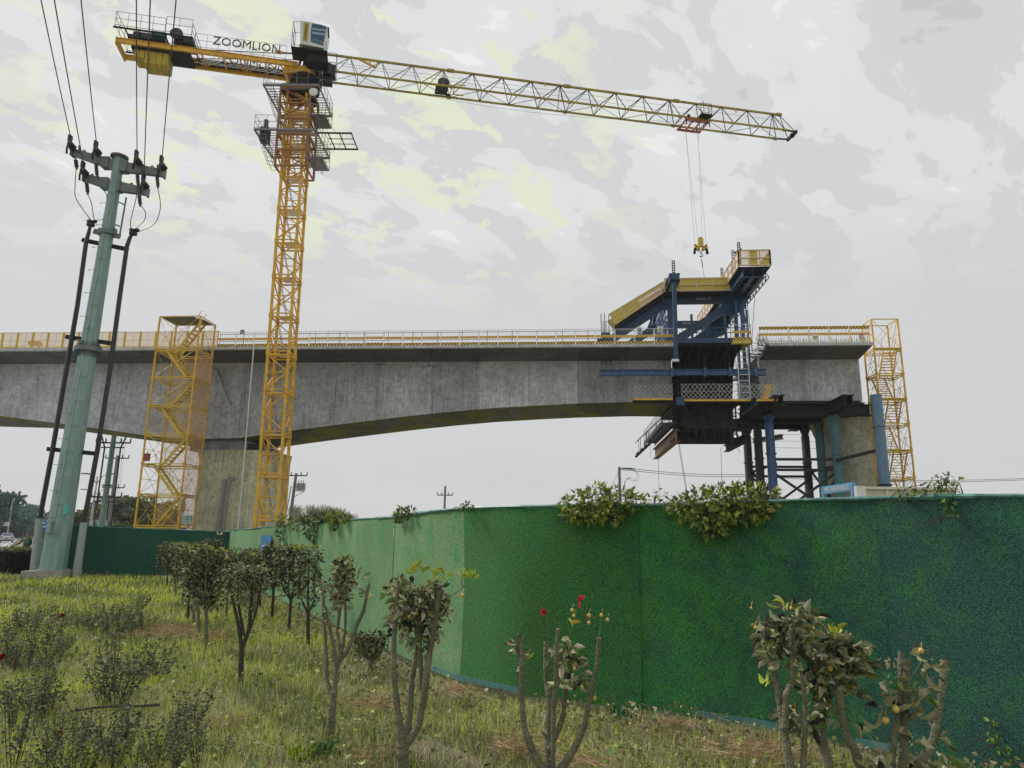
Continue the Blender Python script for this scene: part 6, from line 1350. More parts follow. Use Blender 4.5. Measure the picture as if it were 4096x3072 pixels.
def fence(name, label, line, tlist, mats, splits, seed, sheet=2.6):
    t = thing(name, label, 'fence', line[0]); rs = random.Random(seed); Ls = chain_len(line); tot = Ls[-1]
    tp = [(s_of(P, line), P.z) for P in top_profile(tlist, line)]; xs_ = [a for a, b in tp]; zs_ = [b for a, b in tp]
    order = np.argsort(xs_); xs_ = np.array(xs_)[order]; zs_ = np.array(zs_)[order]
    zt_ = lambda s_: float(np.interp(s_, xs_, zs_))
    def P(s_, h, out=0):
        q, e = along(line, s_); n_ = V((e.y, -e.x, 0)); n_ = -n_ if n_.dot(V((0, 0, 0))-q) < 0 else n_
        bulge = .035*math.sin(s_*2.3+h)*math.sin(PI*h)+.02*math.sin(s_*5.1+h*3)*h
        return q+n_*(out+bulge)+ZZ*(.02+(zt_(s_)-.02)*h)
    pieces = []
    for (s0, s1), mt in zip(splits, mats):
        kk = max(1, round((s1-s0)/sheet)); pieces += [(s0+(s1-s0)*i/kk, s0+(s1-s0)*(i+1)/kk+.03, mt) for i in range(kk)]
    for pi_, (s0, s1, mt) in enumerate(pieces):
        oo = .014*(pi_ % 2); s1 = min(s1, tot)
        ns = max(4, int((s1-s0)/.25)); nh = 8; m = MB()
        for i in range(ns+1):
            for j in range(nh+1): m.v.append(tuple(P(s0+(s1-s0)*i/ns, j/nh, oo)))
        for i in range(ns):
            for j in range(nh): a = i*(nh+1)+j; m.f.append((a, a+nh+1, a+nh+2, a+1))
        m.build('green_sheet', mt, t, smooth=True)
    ns = int(tot/.3); m = MB(); m.tube([P(tot*i/ns, 1.0, .01)+ZZ*.0 for i in range(ns+1)], [.02+.008*math.sin(i*1.7)*math.sin(i*.53) for i in range(ns+1)], 6); m.build('top_rail', mat('rail_pale_teal', (.05, .17, .14), .4, dirt=(.16, .36, .34), dscale=3.5, damt=.9, dhi=.6), t)
    m = MB()
    k = int(tot/2.5)
    for i in range(k+1): q = P(tot*i/k, 0, -.12); m.beam(V((q.x, q.y, 0)), V((q.x, q.y, zt_(tot*i/k)-.03)), .06)
    m.build('post', CAGE, t)
    return t, P, zt_
FLt = [(168, 2098), (270, 2101), (400, 2107), (560, 2114), (700, 2119), (830, 2124), (880, 2126)]
LL = chain_len(FL); fenceL, PL, ztL = fence('construction_fence', 'dark green sheet fence running behind the tall pole at the left', FL, FLt, [T_LEFT], [(0, LL[-1])], 1)
sseam = s_of(at_line(1852, 2300, FR), FR); sseam2 = s_of(at_line(1480, 2200, FR), FR)
LR_ = chain_len(FR); fenceR, PR, ztR = fence('construction_fence', 'green artificial turf fence curving from the corner to the right edge', FR, tl, [T_MID, T_RIGHT], [(0, sseam), (sseam, LR_[-1])], 2)
for x0, x1 in ((1745, 2085), (2760, 3215), (3390, 3560)):
    s0 = s_of(at_line(x0, 2500, FR), FR); s1 = s_of(at_line(x1, 2500, FR), FR); k = 14
    pts = [PR(s0+(s1-s0)*i/k, 0.02, .03) for i in range(k+1)]
    m = MB()
    for a, b in zip(pts, pts[1:]): m.quad(a-ZZ*.03, b-ZZ*.03, b+ZZ*.03, a+ZZ*.03, .008)
    m.build('bottom_strip', mat('strip_pale_blue', (.07, .2, .2), .5, dirt=(.2, .3, .28), dscale=6), fenceR)
# blue panel on the fence and the little corner banner
P0 = at_line(1078, 2142, FR); s0 = s_of(at_line(1050, 2200, FR), FR); s1 = s_of(at_line(1092, 2200, FR), FR)
def fq(s_, z, out=.07): q, e = along(FR, s_); n_ = V((e.y, -e.x, 0)); n_ = -n_ if n_.dot(-q) < 0 else n_; return q+n_*out+ZZ*z
th = thing('site_sign', 'blue sign with white lettering hung on the pale stretch of fence near the corner', 'sign', fq(s0, .4))
za_, zb_2 = at_line(1060, 2330, FR).z, at_line(1075, 2142, FR).z
m = MB(); m.prism([fq(s0, za_), fq(s1, za_), fq(s1+.15, zb_2), fq(s0+.15, zb_2)], (fq(s0, 0, .1)-fq(s0, 0, .07))); m.build('panel', mat('site_sign_blue', (.03, .18, .45), .4, dirt=(.15, .35, .55), dscale=1.5), th)
e_ = (fq(s1, 0)-fq(s0, 0)).normalized()
text_obj('lettering', '施工重地\n注意安全', .3, WHITE, th, (fq(s0, 0, .12)+fq(s1, 0, .12))/2+ZZ*(za_+(zb_2-za_)*.42)+e_*.05, e_, ZZ, fit=((s1-s0)*.6, .45))
text_obj('lettering', '中铁三局', .3, WHITE, th, (fq(s0, 0, .12)+fq(s1, 0, .12))/2+ZZ*(za_+(zb_2-za_)*.74)+e_*.08, e_, ZZ, fit=((s1-s0)*.45, .16))
c0 = atY(868, 2130, 29.7); m = MB(); a, b, c_, d_ = atY(866, 2126, 29.6), atY(904, 2127, 29.75), atY(896, 2142, 29.7), atY(872, 2142, 29.6)
th = thing('corner_banner', 'small blue banner scrap with a yellow and white mark at the fence corner', 'banner', atY(884, 2142, 29.6)); m.prism([d_, c_, b, a], (0, .02, 0)); m.build('banner_cloth', mat('banner_navy', (.01, .03, .13), .5), th)
m = MB(); m.prism([atY(874, 2140, 29.55), atY(886, 2139, 29.55), atY(893, 2129, 29.55), atY(884, 2130, 29.55)], (0, .01, 0)); m.build('yellow_mark', YEL, th)
m = MB(); m.prism([atY(867, 2128, 29.55), atY(871, 2128, 29.55), atY(873, 2140, 29.55), atY(869, 2138, 29.55)], (0, .01, 0)); m.build('white_mark', WHITE, th)
# helmet sign and banner column at the far left end of the fence
th = thing('gate_banner', 'white and blue helmet sign over a green banner between riser and tall pole', 'sign', atY(176, 2200, 31)-ZZ*1)
a, b = atY(166, 2110, 31), atY(194, 2080, 31); m = MB(); m.box(V(((a.x+b.x)/2, 31, (a.z+b.z)/2)), (b.x-a.x, .05, b.z-a.z)); m.build('panel', mat('sign_pale_blue', (.45, .55, .75), .5), th)
m = MB(); cc = V(((a.x+b.x)/2, 30.96, (a.z+b.z)/2+.03)); m.lathe(cc, [(.11, 0), (.11, .01)], 16, V((0, -1, 0))); m.build('symbol', SBLUE, th)
m = MB(); m.prism([cc+V((.07*math.cos(x), -.015, -.02+.06*math.sin(x))) for x in np.linspace(0, PI, 7)], (0, -.005, 0)); m.build('helmet_mark', WHITE, th)
m = MB(); a2, b2 = atY(162, 2124, 31), atY(192, 2112, 31); m.box(V(((a2.x+b2.x)/2, 31, (a2.z+b2.z)/2)), (.3, .05, .12)); m.build('blue_patch', SBLUE, th)
m = MB(); m.box(V(((a2.x+b2.x)/2+.08, 31.05, .85)), (.34, .06, 1.5)); m.build('green_banner', mat('banner_green', (.06, .16, .09), .6), th)
text_obj('lettering', '安\n全\n第\n一', .2, WHITE, th, V(((a2.x+b2.x)/2-.06, 31.0, 1.0)), V((1, 0, 0)), ZZ, fit=(.13, .9))
th2 = atY(386, 2078, 90); m = MB(); m.box(V((th2.x, 90, th2.z-.6)), (1.1, .1, 1.1)); m.box(V((th2.x+1.6, 90, th2.z-.7)), (.9, .1, 1.1)); tag(m.build('roadside_board', mat('board_teal', (.25, .42, .38), .5), loc=V((th2.x, 90, 0))), 'pale teal boards far behind the fence under the double street lamp', 'board')

# ================================================================== VINES OVER THE FENCE
VP = [(.13, .21, .045), (.27, .35, .07), (.06, .10, .035), (.42, .42, .08), (.36, .36, .2), (.5, .36, .06)]
def vine(label, spots, n, ls, wts, shape, stem_n=5, seed=0, near=.0):
    """spots: (px, py, rx px, ry px) blobs; placed just in front of and over the fence"""
    rs = np.random.default_rng(seed); P = []; Nn = []
    x0, y0 = spots[0][0], spots[0][1]; q0 = at_line(x0, max(y0, 2060), FR); dist0 = q0.y
    t = thing('climbing_vine', label, 'vine', (q0.x, q0.y, q0.z-.2)); m = MB(); ar = [a*b for _, _, a, b in spots]; tot = sum(ar)
    for (px, py, rx, ry), aa in zip(spots, ar):
        fp = at_line(px, max(py, 2100), FR); Y = fp.y; k = max(3, int(n*aa/tot)); c = atY(px, py, Y); sc = (c-CAMP).length/F
        d = rs.normal(size=(k, 3)); d /= np.linalg.norm(d, axis=1)[:, None]; r = rs.uniform(.35, 1.05, k)**.5
        R3 = np.array([rx*sc, min(rx*sc*.7, .38), ry*sc]); pp = np.array(c)+np.array([0, -.10-.5*R3[1], 0])*(1 if py > 2010 else .3)+d*r[:, None]*R3
        P.append(pp); Nn.append(d*.8+rs.normal(size=(k, 3))*.5+np.array([0, -.25, -.25]))
        root = V((q0.x, q0.y+.05, c.z-ry*sc*.6)); 
        for j in range(stem_n): tgt = V(pp[rs.integers(0, k)]); st = V((c.x+rs.uniform(-.2, .2), fp.y+.02, min(c.z, fp.z+2))); st.z = min(tgt.z, c.z)-.1; m.tube([st, st.lerp(tgt, .5)+V((0, -.03, .05)), tgt], [.004, .003, .002], 4, False)
    m.build('stem', BARKD, t); P = np.concatenate(P); Nn = np.concatenate(Nn); k = len(P)
    foliage('foliage', LEAF, t, P, Nn, rs.uniform(.6, 1.3, k)*ls, tints(k, VP, wts), shape, aspect=.9 if shape == 'lobed' else .5, fold=.15)
    return t
vine('big mound of lobed green and yellow leaves on the fence left of the traveller ropes', [(2300, 2020, 60, 45), (2380, 1995, 80, 50), (2470, 2000, 75, 48), (2540, 2010, 35, 35), (2340, 2055, 75, 35), (2430, 2050, 60, 40), (2270, 2045, 30, 30)], 900, .085, [5, 4, 3, 1.5, 1.5, .8], 'lobed', 8, 1)
vine('widest mound of lobed leaves on the fence, drooping in its middle', [(2720, 2030, 50, 45), (2800, 2010, 75, 55), (2890, 1995, 80, 55), (2980, 1990, 75, 50), (3060, 1995, 50, 40), (2830, 2070, 70, 50), (2930, 2050, 70, 40), (2840, 2120, 40, 35), (3010, 2040, 40, 40)], 1300, .085, [5, 4, 3, 1, 1.5, .4], 'lobed', 8, 2)
vine('small sprig of leaves between the two big leafy mounds', [(2638, 1980, 22, 20), (2610, 2005, 28, 12), (2660, 2008, 18, 10)], 34, .07, [3, 3, 1, .5, 1, 0], 'lobed', 3, 3)
vine('loose sprigs with dark seed heads on the fence in front of the cream wall', [(3620, 1975, 32, 22), (3665, 1955, 22, 16), (3715, 1968, 30, 18), (3740, 1925, 22, 22), (3800, 1920, 22, 16), (3790, 1955, 16, 18), (3765, 2020, 14, 34), (3785, 2060, 12, 18)], 190, .055, [2, 3, 4, .3, .5, 0], 'lobed', 3, 4)
vine('pale bushy vine hanging over the fence behind the pruned trees', [(1150, 2085, 38, 20), (1190, 2095, 32, 22), (1135, 2125, 20, 36), (1120, 2170, 10, 25)], 420, .09, [3, 2, 3, 0, 3, 0], 'leaf', 6, 5)
vine('dark vine hanging in a thick tail over the pale stretch of fence', [(1270, 2080, 45, 22), (1248, 2110, 26, 40), (1262, 2140, 16, 28), (1310, 2068, 30, 16)], 420, .085, [3, 1, 6, 0, 1, 0], 'leaf', 6, 6)
vine('yellow-green vine tuft on the fence right of the thick dark tail', [(1350, 2068, 32, 20), (1385, 2068, 24, 16), (1345, 2098, 14, 22)], 260, .08, [3, 4, 2, 2, 0, 0], 'leaf', 5, 7)
vine('small round leafy tuft alone on the fence top', [(1620, 2052, 30, 20), (1606, 2072, 22, 16), (1650, 2043, 18, 12)], 200, .06, [4, 2, 5, 0, 1, 0], 'leaf', 4, 8)
vine('tiny sprig on the fence top right of the round tuft', [(1872, 2022, 16, 9), (1845, 2030, 10, 6)], 40, .05, [4, 2, 3, 0, 1, 0], 'leaf', 2, 9)
vine('thin trailing weed at the foot of the fence near the right edge', [(3925, 2905, 22, 30), (3960, 2960, 14, 30), (4005, 3010, 12, 30)], 46, .045, [4, 2, 4, 0, 0, 0], 'leaf', 3, 10)

# ================================================================== HEDGE, PERSON, CAR
hd = thing('clipped_hedge', 'dark clipped hedge at the left edge beside the road', 'hedge', atZ(90, 2290))
a, b = atZ(8, 2296), atZ(178, 2286); b = a+(b-a)*1.9; d = (b-a).normalized(); nn = V((-d.y, d.x, 0)); Lh = (b-a).length; HH = .98
n = 5200; u_ = rng.uniform(0, Lh, n); v_ = rng.uniform(-.0, 1.2, n); z_ = rng.uniform(.03, HH, n); face = rng.random(n)
v_ = np.where(face < .6, rng.uniform(-.05, .1, n), v_); z_ = np.where(face > .75, HH+rng.uniform(-.1, .07, n), z_); u_ = np.where((face > .6) & (face < .68), rng.uniform(-.05, .15, n), u_)
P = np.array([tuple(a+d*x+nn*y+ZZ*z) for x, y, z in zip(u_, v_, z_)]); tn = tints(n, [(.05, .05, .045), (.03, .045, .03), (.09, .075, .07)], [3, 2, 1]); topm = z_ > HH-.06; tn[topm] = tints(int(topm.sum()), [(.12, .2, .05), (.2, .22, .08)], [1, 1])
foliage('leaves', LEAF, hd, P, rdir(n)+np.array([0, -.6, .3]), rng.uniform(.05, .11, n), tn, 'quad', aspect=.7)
m = MB(); m.hexa([a+nn*.12+d*.12, b+nn*.12, b+nn*1.1, a+nn*1.1+d*.12]+[p+ZZ*(HH-.1) for p in (a+nn*.12+d*.12, b+nn*.12, b+nn*1.1, a+nn*1.1+d*.12)]); m.build('branch_core', mat('hedge_core', (.02, .02, .015), .95), hd)

def skin_body(name, verts, edges, radii, m, parent, loc, levels=1, root=0):
    org = V(loc); me = bpy.data.meshes.new(name); me.from_pydata([tuple(V(v)) for v in verts], edges, []); o = bpy.data.objects.new(name, me); COL.objects.link(o); o.parent = parent
    sk = o.modifiers.new('skin', 'SKIN'); sk.use_smooth_shade = True
    for i, r in enumerate(radii): me.skin_vertices[0].data[i].radius = (r, r) if not isinstance(r, tuple) else r; me.skin_vertices[0].data[i].use_root = (i == root)
    sb = o.modifiers.new('sub', 'SUBSURF'); sb.levels = sb.render_levels = levels; bpy.context.view_layer.update()
    me2 = bpy.data.meshes.new_from_object(o.evaluated_get(bpy.context.evaluated_depsgraph_get())); o.modifiers.clear(); o.data = me2; me2.materials.clear(); me2.materials.append(m)
    for p in me2.polygons: p.use_smooth = True
    return o
Ypn = 38.5; hp_ = atY(113, 2138, Ypn); per = thing('person', 'person in dark clothes and green vest behind the hedge, one arm stretched out', 'person', (hp_.x, Ypn, 0)); per.rotation_euler = (0, 0, 0)
SKIN = mat('skin', (.34, .19, .13), .6); CLOTH = mat('dark_jacket', (.025, .027, .03), .85); VEST = mat('green_vest', (.03, .12, .07), .7)
K = hp_.z/1.62
vs = [(0, 0, .93), (0, .01, 1.12), (0, .0, 1.34), (0, -.01, 1.46), (0, -.02, 1.53),
      (-.17, 0, 1.38), (-.33, -.06, 1.18), (-.52, -.12, 1.05), (-.59, -.14, 1.0),
      (.17, 0, 1.38), (.23, .03, 1.12), (.16, -.12, .98), (.1, -.18, .99),
      (-.09, 0, .9), (-.11, -.03, .5), (-.12, .03, .08), (-.12, -.12, .04), (.09, 0, .9), (.12, -.02, .5), (.13, .04, .08), (.13, -.12, .04)]
ed = [(0, 1), (1, 2), (2, 3), (3, 4), (2, 5), (5, 6), (6, 7), (7, 8), (2, 9), (9, 10), (10, 11), (11, 12), (0, 13), (13, 14), (14, 15), (15, 16), (0, 17), (17, 18), (18, 19), (19, 20)]
ra = [.13, .125, .15, .06, .055, .07, .05, .04, .03, .07, .055, .045, .03, .095, .065, .045, .04, .095, .065, .045, .04]
for hnd, sx in ((8, -1), (12, 1)):     # five short fingers of unequal length
    hx, hy, hz_ = vs[hnd]
    for k, (l, an) in enumerate(((.075, -.5), (.085, -.2), (.09, 0), (.08, .2), (.055, .9))):
        i = len(vs); vs.append((hx+sx*.02+sx*l*.5, hy-.02+an*.03, hz_-l*.6)); vs.append((hx+sx*.02+sx*l*.6, hy-.02+an*.045, hz_-l)); ed += [(hnd, i), (i, i+1)]; ra += [.011, .009]
body = skin_body('body', [V(v)*K for v in vs], ed, [r*K for r in ra], CLOTH, per, (0, 0, 0))
m = MB(); o3 = V((hp_.x, Ypn, 0)); H = o3+V((0, -.03, 1.625))*K; m.sphere(H, .1*K, 14, (.78, .9, 1.15)); m.tube([H-ZZ*.09*K, H-ZZ*.17*K], .05*K, 8); m.prism([H+V((-.015, -.085, -.02))*K, H+V((.015, -.085, -.02))*K, H+V((0, -.085, .03))*K], V((0, -.025, 0)))
for sx in (-1, 1): m.sphere(H+V((sx*.078, 0, -.01))*K, .02*K, 6, (.5, .8, 1.3))
hdp = m.build('head', SKIN, per, smooth=True)
m = MB()
for sx in (-1, 1): m.sphere(H+V((sx*.03, -.083, .015))*K, .011*K, 6)
m.beam(H+V((-.025, -.086, -.055))*K, H+V((.025, -.086, -.055))*K, .008); m.build('eyes_and_mouth', BLACKM, hdp)
m = MB(); m.sphere(H+V((0, .015, .035))*K, .108*K, 12, (.8, .9, .95)); m.build('hair', BLACKM, hdp, smooth=True)
m = MB(); m.lathe(o3+V((0, 0, 0)), [(.165*K, 1.0*K), (.17*K, 1.2*K), (.185*K, 1.36*K), (.1*K, 1.44*K)], 14); o = m.build('vest', VEST, per, smooth=True)

Yc = 112; cx_, _cz = atY(24, 2168, Yc).x, 0
car = thing('parked_car', 'silver saloon car seen from behind at the left edge on the road', 'car', (cx_, Yc, 0))
CARP = mat('car_silver', (.52, .52, .54), .25, .3); cd = RD; cr = -RN
def KP(x, y, z): return V((cx_, Yc, .02))+cr*x+cd*y+ZZ*z
m = MB(); ring = lambda y, w0, zb_, zt_, w1: [KP(-w0, y, zb_), KP(w0, y, zb_), KP(w0*1.03, y, zb_+.35), KP(w1, y, zt_), KP(-w1, y, zt_), KP(-w0*1.03, y, zb_+.35)]
loft([ring(0, .78, .32, .85, .72), ring(.12, .88, .24, 1.0, .8), ring(.9, .9, .2, 1.06, .82), ring(2.6, .9, .2, .98, .82), ring(3.6, .9, .2, .92, .8), ring(4.5, .84, .24, .78, .7), ring(4.65, .7, .32, .6, .62)], m); bdy = m.build('body', CARP, car)
m = MB(); rg = lambda y, w0, z0, w1, z1: [KP(-w0, y, z0), KP(w0, y, z0), KP(w1, y, z1), KP(-w1, y, z1)]
loft([rg(.35, .76, 1.02, .74, 1.04), rg(1.15, .78, 1.0, .6, 1.42), rg(2.4, .78, .98, .58, 1.45), rg(3.3, .78, .95, .72, 1.0)], m); m.build('cabin', CARP, car)
m = MB(); m.prism([KP(-.66, .42, 1.07), KP(.66, .42, 1.07), KP(.55, 1.06, 1.38), KP(-.55, 1.06, 1.38)], V((0, -.0, .03))-cd*.02); m.build('rear_window', GLASS, car)
for sx in (-1, 1):
    m = MB(); m.prism([KP(sx*.79, .8, 1.06), KP(sx*.79, 3.0, 1.02), KP(sx*.66, 2.3, 1.38), KP(sx*.66, 1.2, 1.36)], cr*sx*.02); m.build('side_window', GLASS, car)
    m = MB(); m.box(KP(sx*.68, -.0, .82), (.34, .1, .16), math.radians(33.6)); m.build('tail_light', mat('tail_red', (.35, .02, .02), .3), car)
    for y in (.85, 3.6): m = MB(); m.lathe(KP(sx*.8, y, .31), [(.31, -.1), (.33, -.05), (.33, .08), (.2, .1)], 16, cr*sx); wh = m.build('wheel', BLACKM, car); m = MB(); m.lathe(KP(sx*.91, y, .31), [(.19, 0), (.19, .015)], 12, cr*sx); m.build('rim', CAGE, wh)
m = MB(); m.box(KP(0, -.02, .62), (.44, .03, .13), math.radians(33.6)); m.build('number_plate', SBLUE, car)
m = MB(); m.box(KP(0, .02, .36), (1.5, .1, .14), math.radians(33.6)); m.build('bumper', BLACKM, car)
#@@PLANTS
# ================================================================== PLANTS
PT = [(.28, .29, .15), (.40, .40, .22), (.12, .13, .075), (.54, .53, .38), (.18, .26, .07), (.045, .045, .042)]
YG = [(.42, .46, .05), (.30, .40, .06), (.5, .42, .06)]
def ptsY(pts, Y, j=0): return [atY(x, y, Y+j*i/max(1, len(pts)-1)) for i, (x, y, *_) in enumerate(pts)]
def smooth_path(P, k=4):
    Q = []
    for i in range(len(P)-1):
        p0, p1, p2, p3 = P[max(i-1, 0)], P[i], P[i+1], P[min(i+2, len(P)-1)]
        for t in np.linspace(0, 1, k, endpoint=False): Q.append(.5*((2*p1)+(-p0+p2)*t+(2*p0-5*p1+4*p2-p3)*t*t+(-p0+3*p1-3*p2+p3)*t**3))
    Q.append(P[-1]); return Q
def tree_px(label, Y, limbs, clusters, base, ls=.06, bark=None, yellow=(), fruits=(), flowers=(), twigs=(), group='pruned shrub trees in front of the fence', seed=0):
    """limbs: lists of (px, py, width px); clusters: (px, py, rx, ry, n)"""
    rs = np.random.default_rng(seed); b = atY(base[0], base[1], Y); b.z = 0; t = thing('pruned_tree', label, 'small tree', b, group)
    sc = (atY(base[0], base[1], Y)-CAMP).length/F; sc = Y/F*1.02
    m = MB()
    for li, limb in enumerate(limbs):
        j = rs.uniform(-.22, .22) if li else 0; P = ptsY(limb, Y, j); r = [w_*sc/2 for _, _, w_ in limb]
        Q = smooth_path(P, 5); R_ = np.interp(np.linspace(0, len(P)-1, len(Q)), range(len(P)), r); R_ = [float(a*(1+.10*math.sin(i*2.1+li)+rs.uniform(-.05, .05))) for i, a in enumerate(R_)]
        m.tube(Q, R_, 9)
        for k in range(2, len(Q)-1, 4):    # knots and short snags
            if rs.random() < .6: d = V((rs.uniform(-1, 1), rs.uniform(-.6, .6), rs.uniform(.1, .9))).normalized(); m.tube([Q[k], Q[k]+d*(R_[k]+.025)], [R_[k]*.45, R_[k]*.3], 5)
    m.build('trunk', bark or BARK, t, smooth=False)
    P = []; Nn = []
    tw = MB()
    for cx, cy, rx, ry, n in clusters:
        c = atY(cx, cy, Y); d = rs.normal(size=(n, 3)); d /= np.linalg.norm(d, axis=1)[:, None]; r = rs.uniform(.1, 1, n)**.5
        pp = np.array(c)+d*r[:, None]*np.array([rx*sc, min(rx, ry)*sc*.9+.03, ry*sc]); P.append(pp); Nn.append(d*np.array([1, 1, .5])+rs.normal(size=(n, 3))*.4+np.array([0, -.2, -.15]))
        for q in pp[::4]: q = V(q); o = V((c.x+(q.x-c.x)*.35, c.y+(q.y-c.y)*.3, q.z-.05)); tw.tube([o, q], [.004, .002], 3, False)
    if P:
        P = np.concatenate(P); Nn = np.concatenate(Nn); n = len(P)
        foliage('foliage', LEAF, t, P, Nn, rs.uniform(.55, 1.3, n)*ls, tints(n, PT, [4, 3, 2, 2, 1.5, 1.5] if ls > .075 or seed < 4 else [2.5, 1.5, 3, 1, 1.5, 4], .3), 'leaf', aspect=.42, fold=.22)
    for pts in twigs:
        Q = smooth_path(ptsY([(x, y) for x, y in pts], Y, rs.uniform(-.1, .1)), 4); tw.tube(Q, [max(.0016, .0045*(1-i/len(Q))) for i in range(len(Q))], 5)
    if tw.v: tw.build('twigs', mat('twig_olive', (.10, .12, .06), .8), t)
    P = []
    for cx, cy, n in yellow: c = np.array(atY(cx, cy, Y)); P.append(c+rs.normal(size=(n, 3))*.012)
    if P:
        P = np.concatenate(P); n = len(P); d = rs.normal(size=(n, 3))*np.array([1, .7, .3])+np.array([0, -.1, .85]); foliage('young_leaves', LEAF, t, P, d, rs.uniform(.8, 1.2, n)*ls*.85, tints(n, YG, [3, 2, 1.2], .15), 'leaf', aspect=.42, fold=.15)
    for fx, fy, r in fruits: m = MB(); c = atY(fx, fy, Y-.08); m.sphere(c, r*sc, 10, (1, 1, 1.1)); m.tube([c+ZZ*r*sc, c+ZZ*(r*sc+.03)+V((.012, .01, 0))], .0018, 4); m.build('fruit', FRUIT, t, smooth=True)
    for fx, fy, r in flowers:
        c = np.array(atY(fx, fy, Y-.05)); n = 7; d = rs.normal(size=(n, 3))*.8+np.array([0, -.3, .9]); foliage('flower', LEAF, t, np.repeat(c[None], n, 0), d, np.full(n, r*sc*1.5), tints(n, [(.62, .04, .06), (.5, .12, .12)], [3, 1]), 'leaf', aspect=.7)
    return t
def ztr(x, y): return x*.6161+600, y*.6161+2050
def Zp(l, ox, oy, k): return [(x*k+ox, y*k+oy, w_*k) for x, y, w_ in l]
k1 = .6161; o1_ = (600, 2050, k1)
tree_px('nearest tall pruned tree left of centre, topped by yellow-green and orange young leaves', 5.3,
    [Zp(l, *o1_) for l in ([(1635, 1800, 78), (1638, 1600, 74), (1640, 1510, 70)], [(1645, 1530, 60), (1620, 1380, 44), (1596, 1180, 38), (1582, 980, 34), (1585, 800, 32), (1604, 620, 28), (1612, 440, 22)],
     [(1650, 1520, 55), (1685, 1300, 40), (1700, 1080, 36), (1735, 880, 30), (1722, 700, 26), (1700, 500, 22)], [(1660, 1510, 58), (1740, 1380, 46), (1785, 1150, 42), (1812, 930, 40), (1845, 740, 36), (1868, 560, 32), (1888, 465, 30)],
     [(1765, 1160, 30), (1755, 960, 30), (1750, 700, 26), (1760, 480, 20)])],
    [(1665, 2420, 95, 70, 210), (1600, 2460, 40, 90, 90), (1720, 2440, 45, 110, 120), (1690, 2540, 55, 70, 70), (1650, 2350, 110, 22, 70), (1570, 2360, 25, 30, 14), (1785, 2450, 25, 40, 16), (1745, 2370, 35, 40, 30)], (1610, 3160), .068,
    yellow=((1650, 2295, 7), (1700, 2282, 7), (1752, 2290, 7), (1738, 2325, 6), (1788, 2312, 5), (1845, 2310, 6), (1885, 2305, 8), (1656, 2265, 5), (1712, 2550, 3)), fruits=((1676, 2425, 8), (1666, 2452, 8), (1638, 2466, 8), (1722, 2456, 8), (1850, 2382, 8)),
    twigs=([(1762, 2405), (1820, 2372), (1862, 2345), (1882, 2312)], [(1850, 2350), (1846, 2318)], [(1592, 2320), (1593, 2285)]), seed=1)
tree_px('slender pruned tree with a narrow dark leafy column above its second fork', 6.35,
    [Zp(l, *o1_) for l in ([(1172, 1500, 46), (1180, 1320, 46), (1192, 1160, 44)], [(1190, 1190, 36), (1150, 1090, 26), (1142, 900, 24), (1130, 680, 22), (1124, 500, 18)], [(1196, 1180, 34), (1212, 1010, 28), (1238, 930, 26), (1220, 760, 22), (1240, 560, 22), (1258, 300, 18)],
     [(1240, 950, 30), (1290, 880, 26), (1340, 740, 24), (1385, 640, 22), (1410, 530, 18), (1425, 460, 12)], [(1230, 960, 22), (1262, 800, 18), (1270, 640, 16), (1262, 500, 12)], [(1212, 1000, 28), (1192, 880, 28), (1165, 740, 20), (1140, 640, 14)])],
    [(1372, 2262, 28, 40, 100), (1375, 2320, 32, 45, 120), (1355, 2375, 28, 40, 80), (1292, 2345, 24, 25, 40), (1380, 2400, 30, 30, 40), (1430, 2310, 40, 30, 22), (1465, 2365, 20, 20, 10), (1318, 2450, 18, 40, 26)], (1318, 2990), .055,
    yellow=((1368, 2232, 6), (1410, 2298, 3)), twigs=([(1460, 2370), (1478, 2330), (1482, 2300)], [(1410, 2300), (1432, 2245)], [(1380, 2280), (1418, 2250)]), fruits=((1476, 2388, 6), (1360, 2525, 6)), seed=2)
tree_px('pruned tree with a dark single trunk and flat leafy top, alone in the grass', 8.8,
    [Zp(l, *o1_) for l in ([(585, 1110, 34), (592, 960, 32), (598, 860, 32)], [(595, 870, 28), (575, 740, 22), (550, 620, 18), (520, 500, 16), (500, 400, 12)], [(602, 870, 26), (640, 760, 22), (655, 620, 18), (660, 480, 14), (640, 370, 12)], [(606, 800, 20), (600, 740, 20), (570, 560, 14), (575, 380, 10)], [(640, 790, 14), (690, 640, 12), (720, 480, 12), (730, 380, 8)])],
    [(960, 2290, 60, 34, 260), (1020, 2300, 40, 45, 200), (930, 2330, 32, 50, 120), (990, 2370, 55, 50, 190), (1050, 2330, 28, 50, 90), (1005, 2440, 20, 40, 60)], (963, 2742), .05, bark=BARKD, yellow=((1056, 2252, 4), (905, 2240, 3)), seed=3)
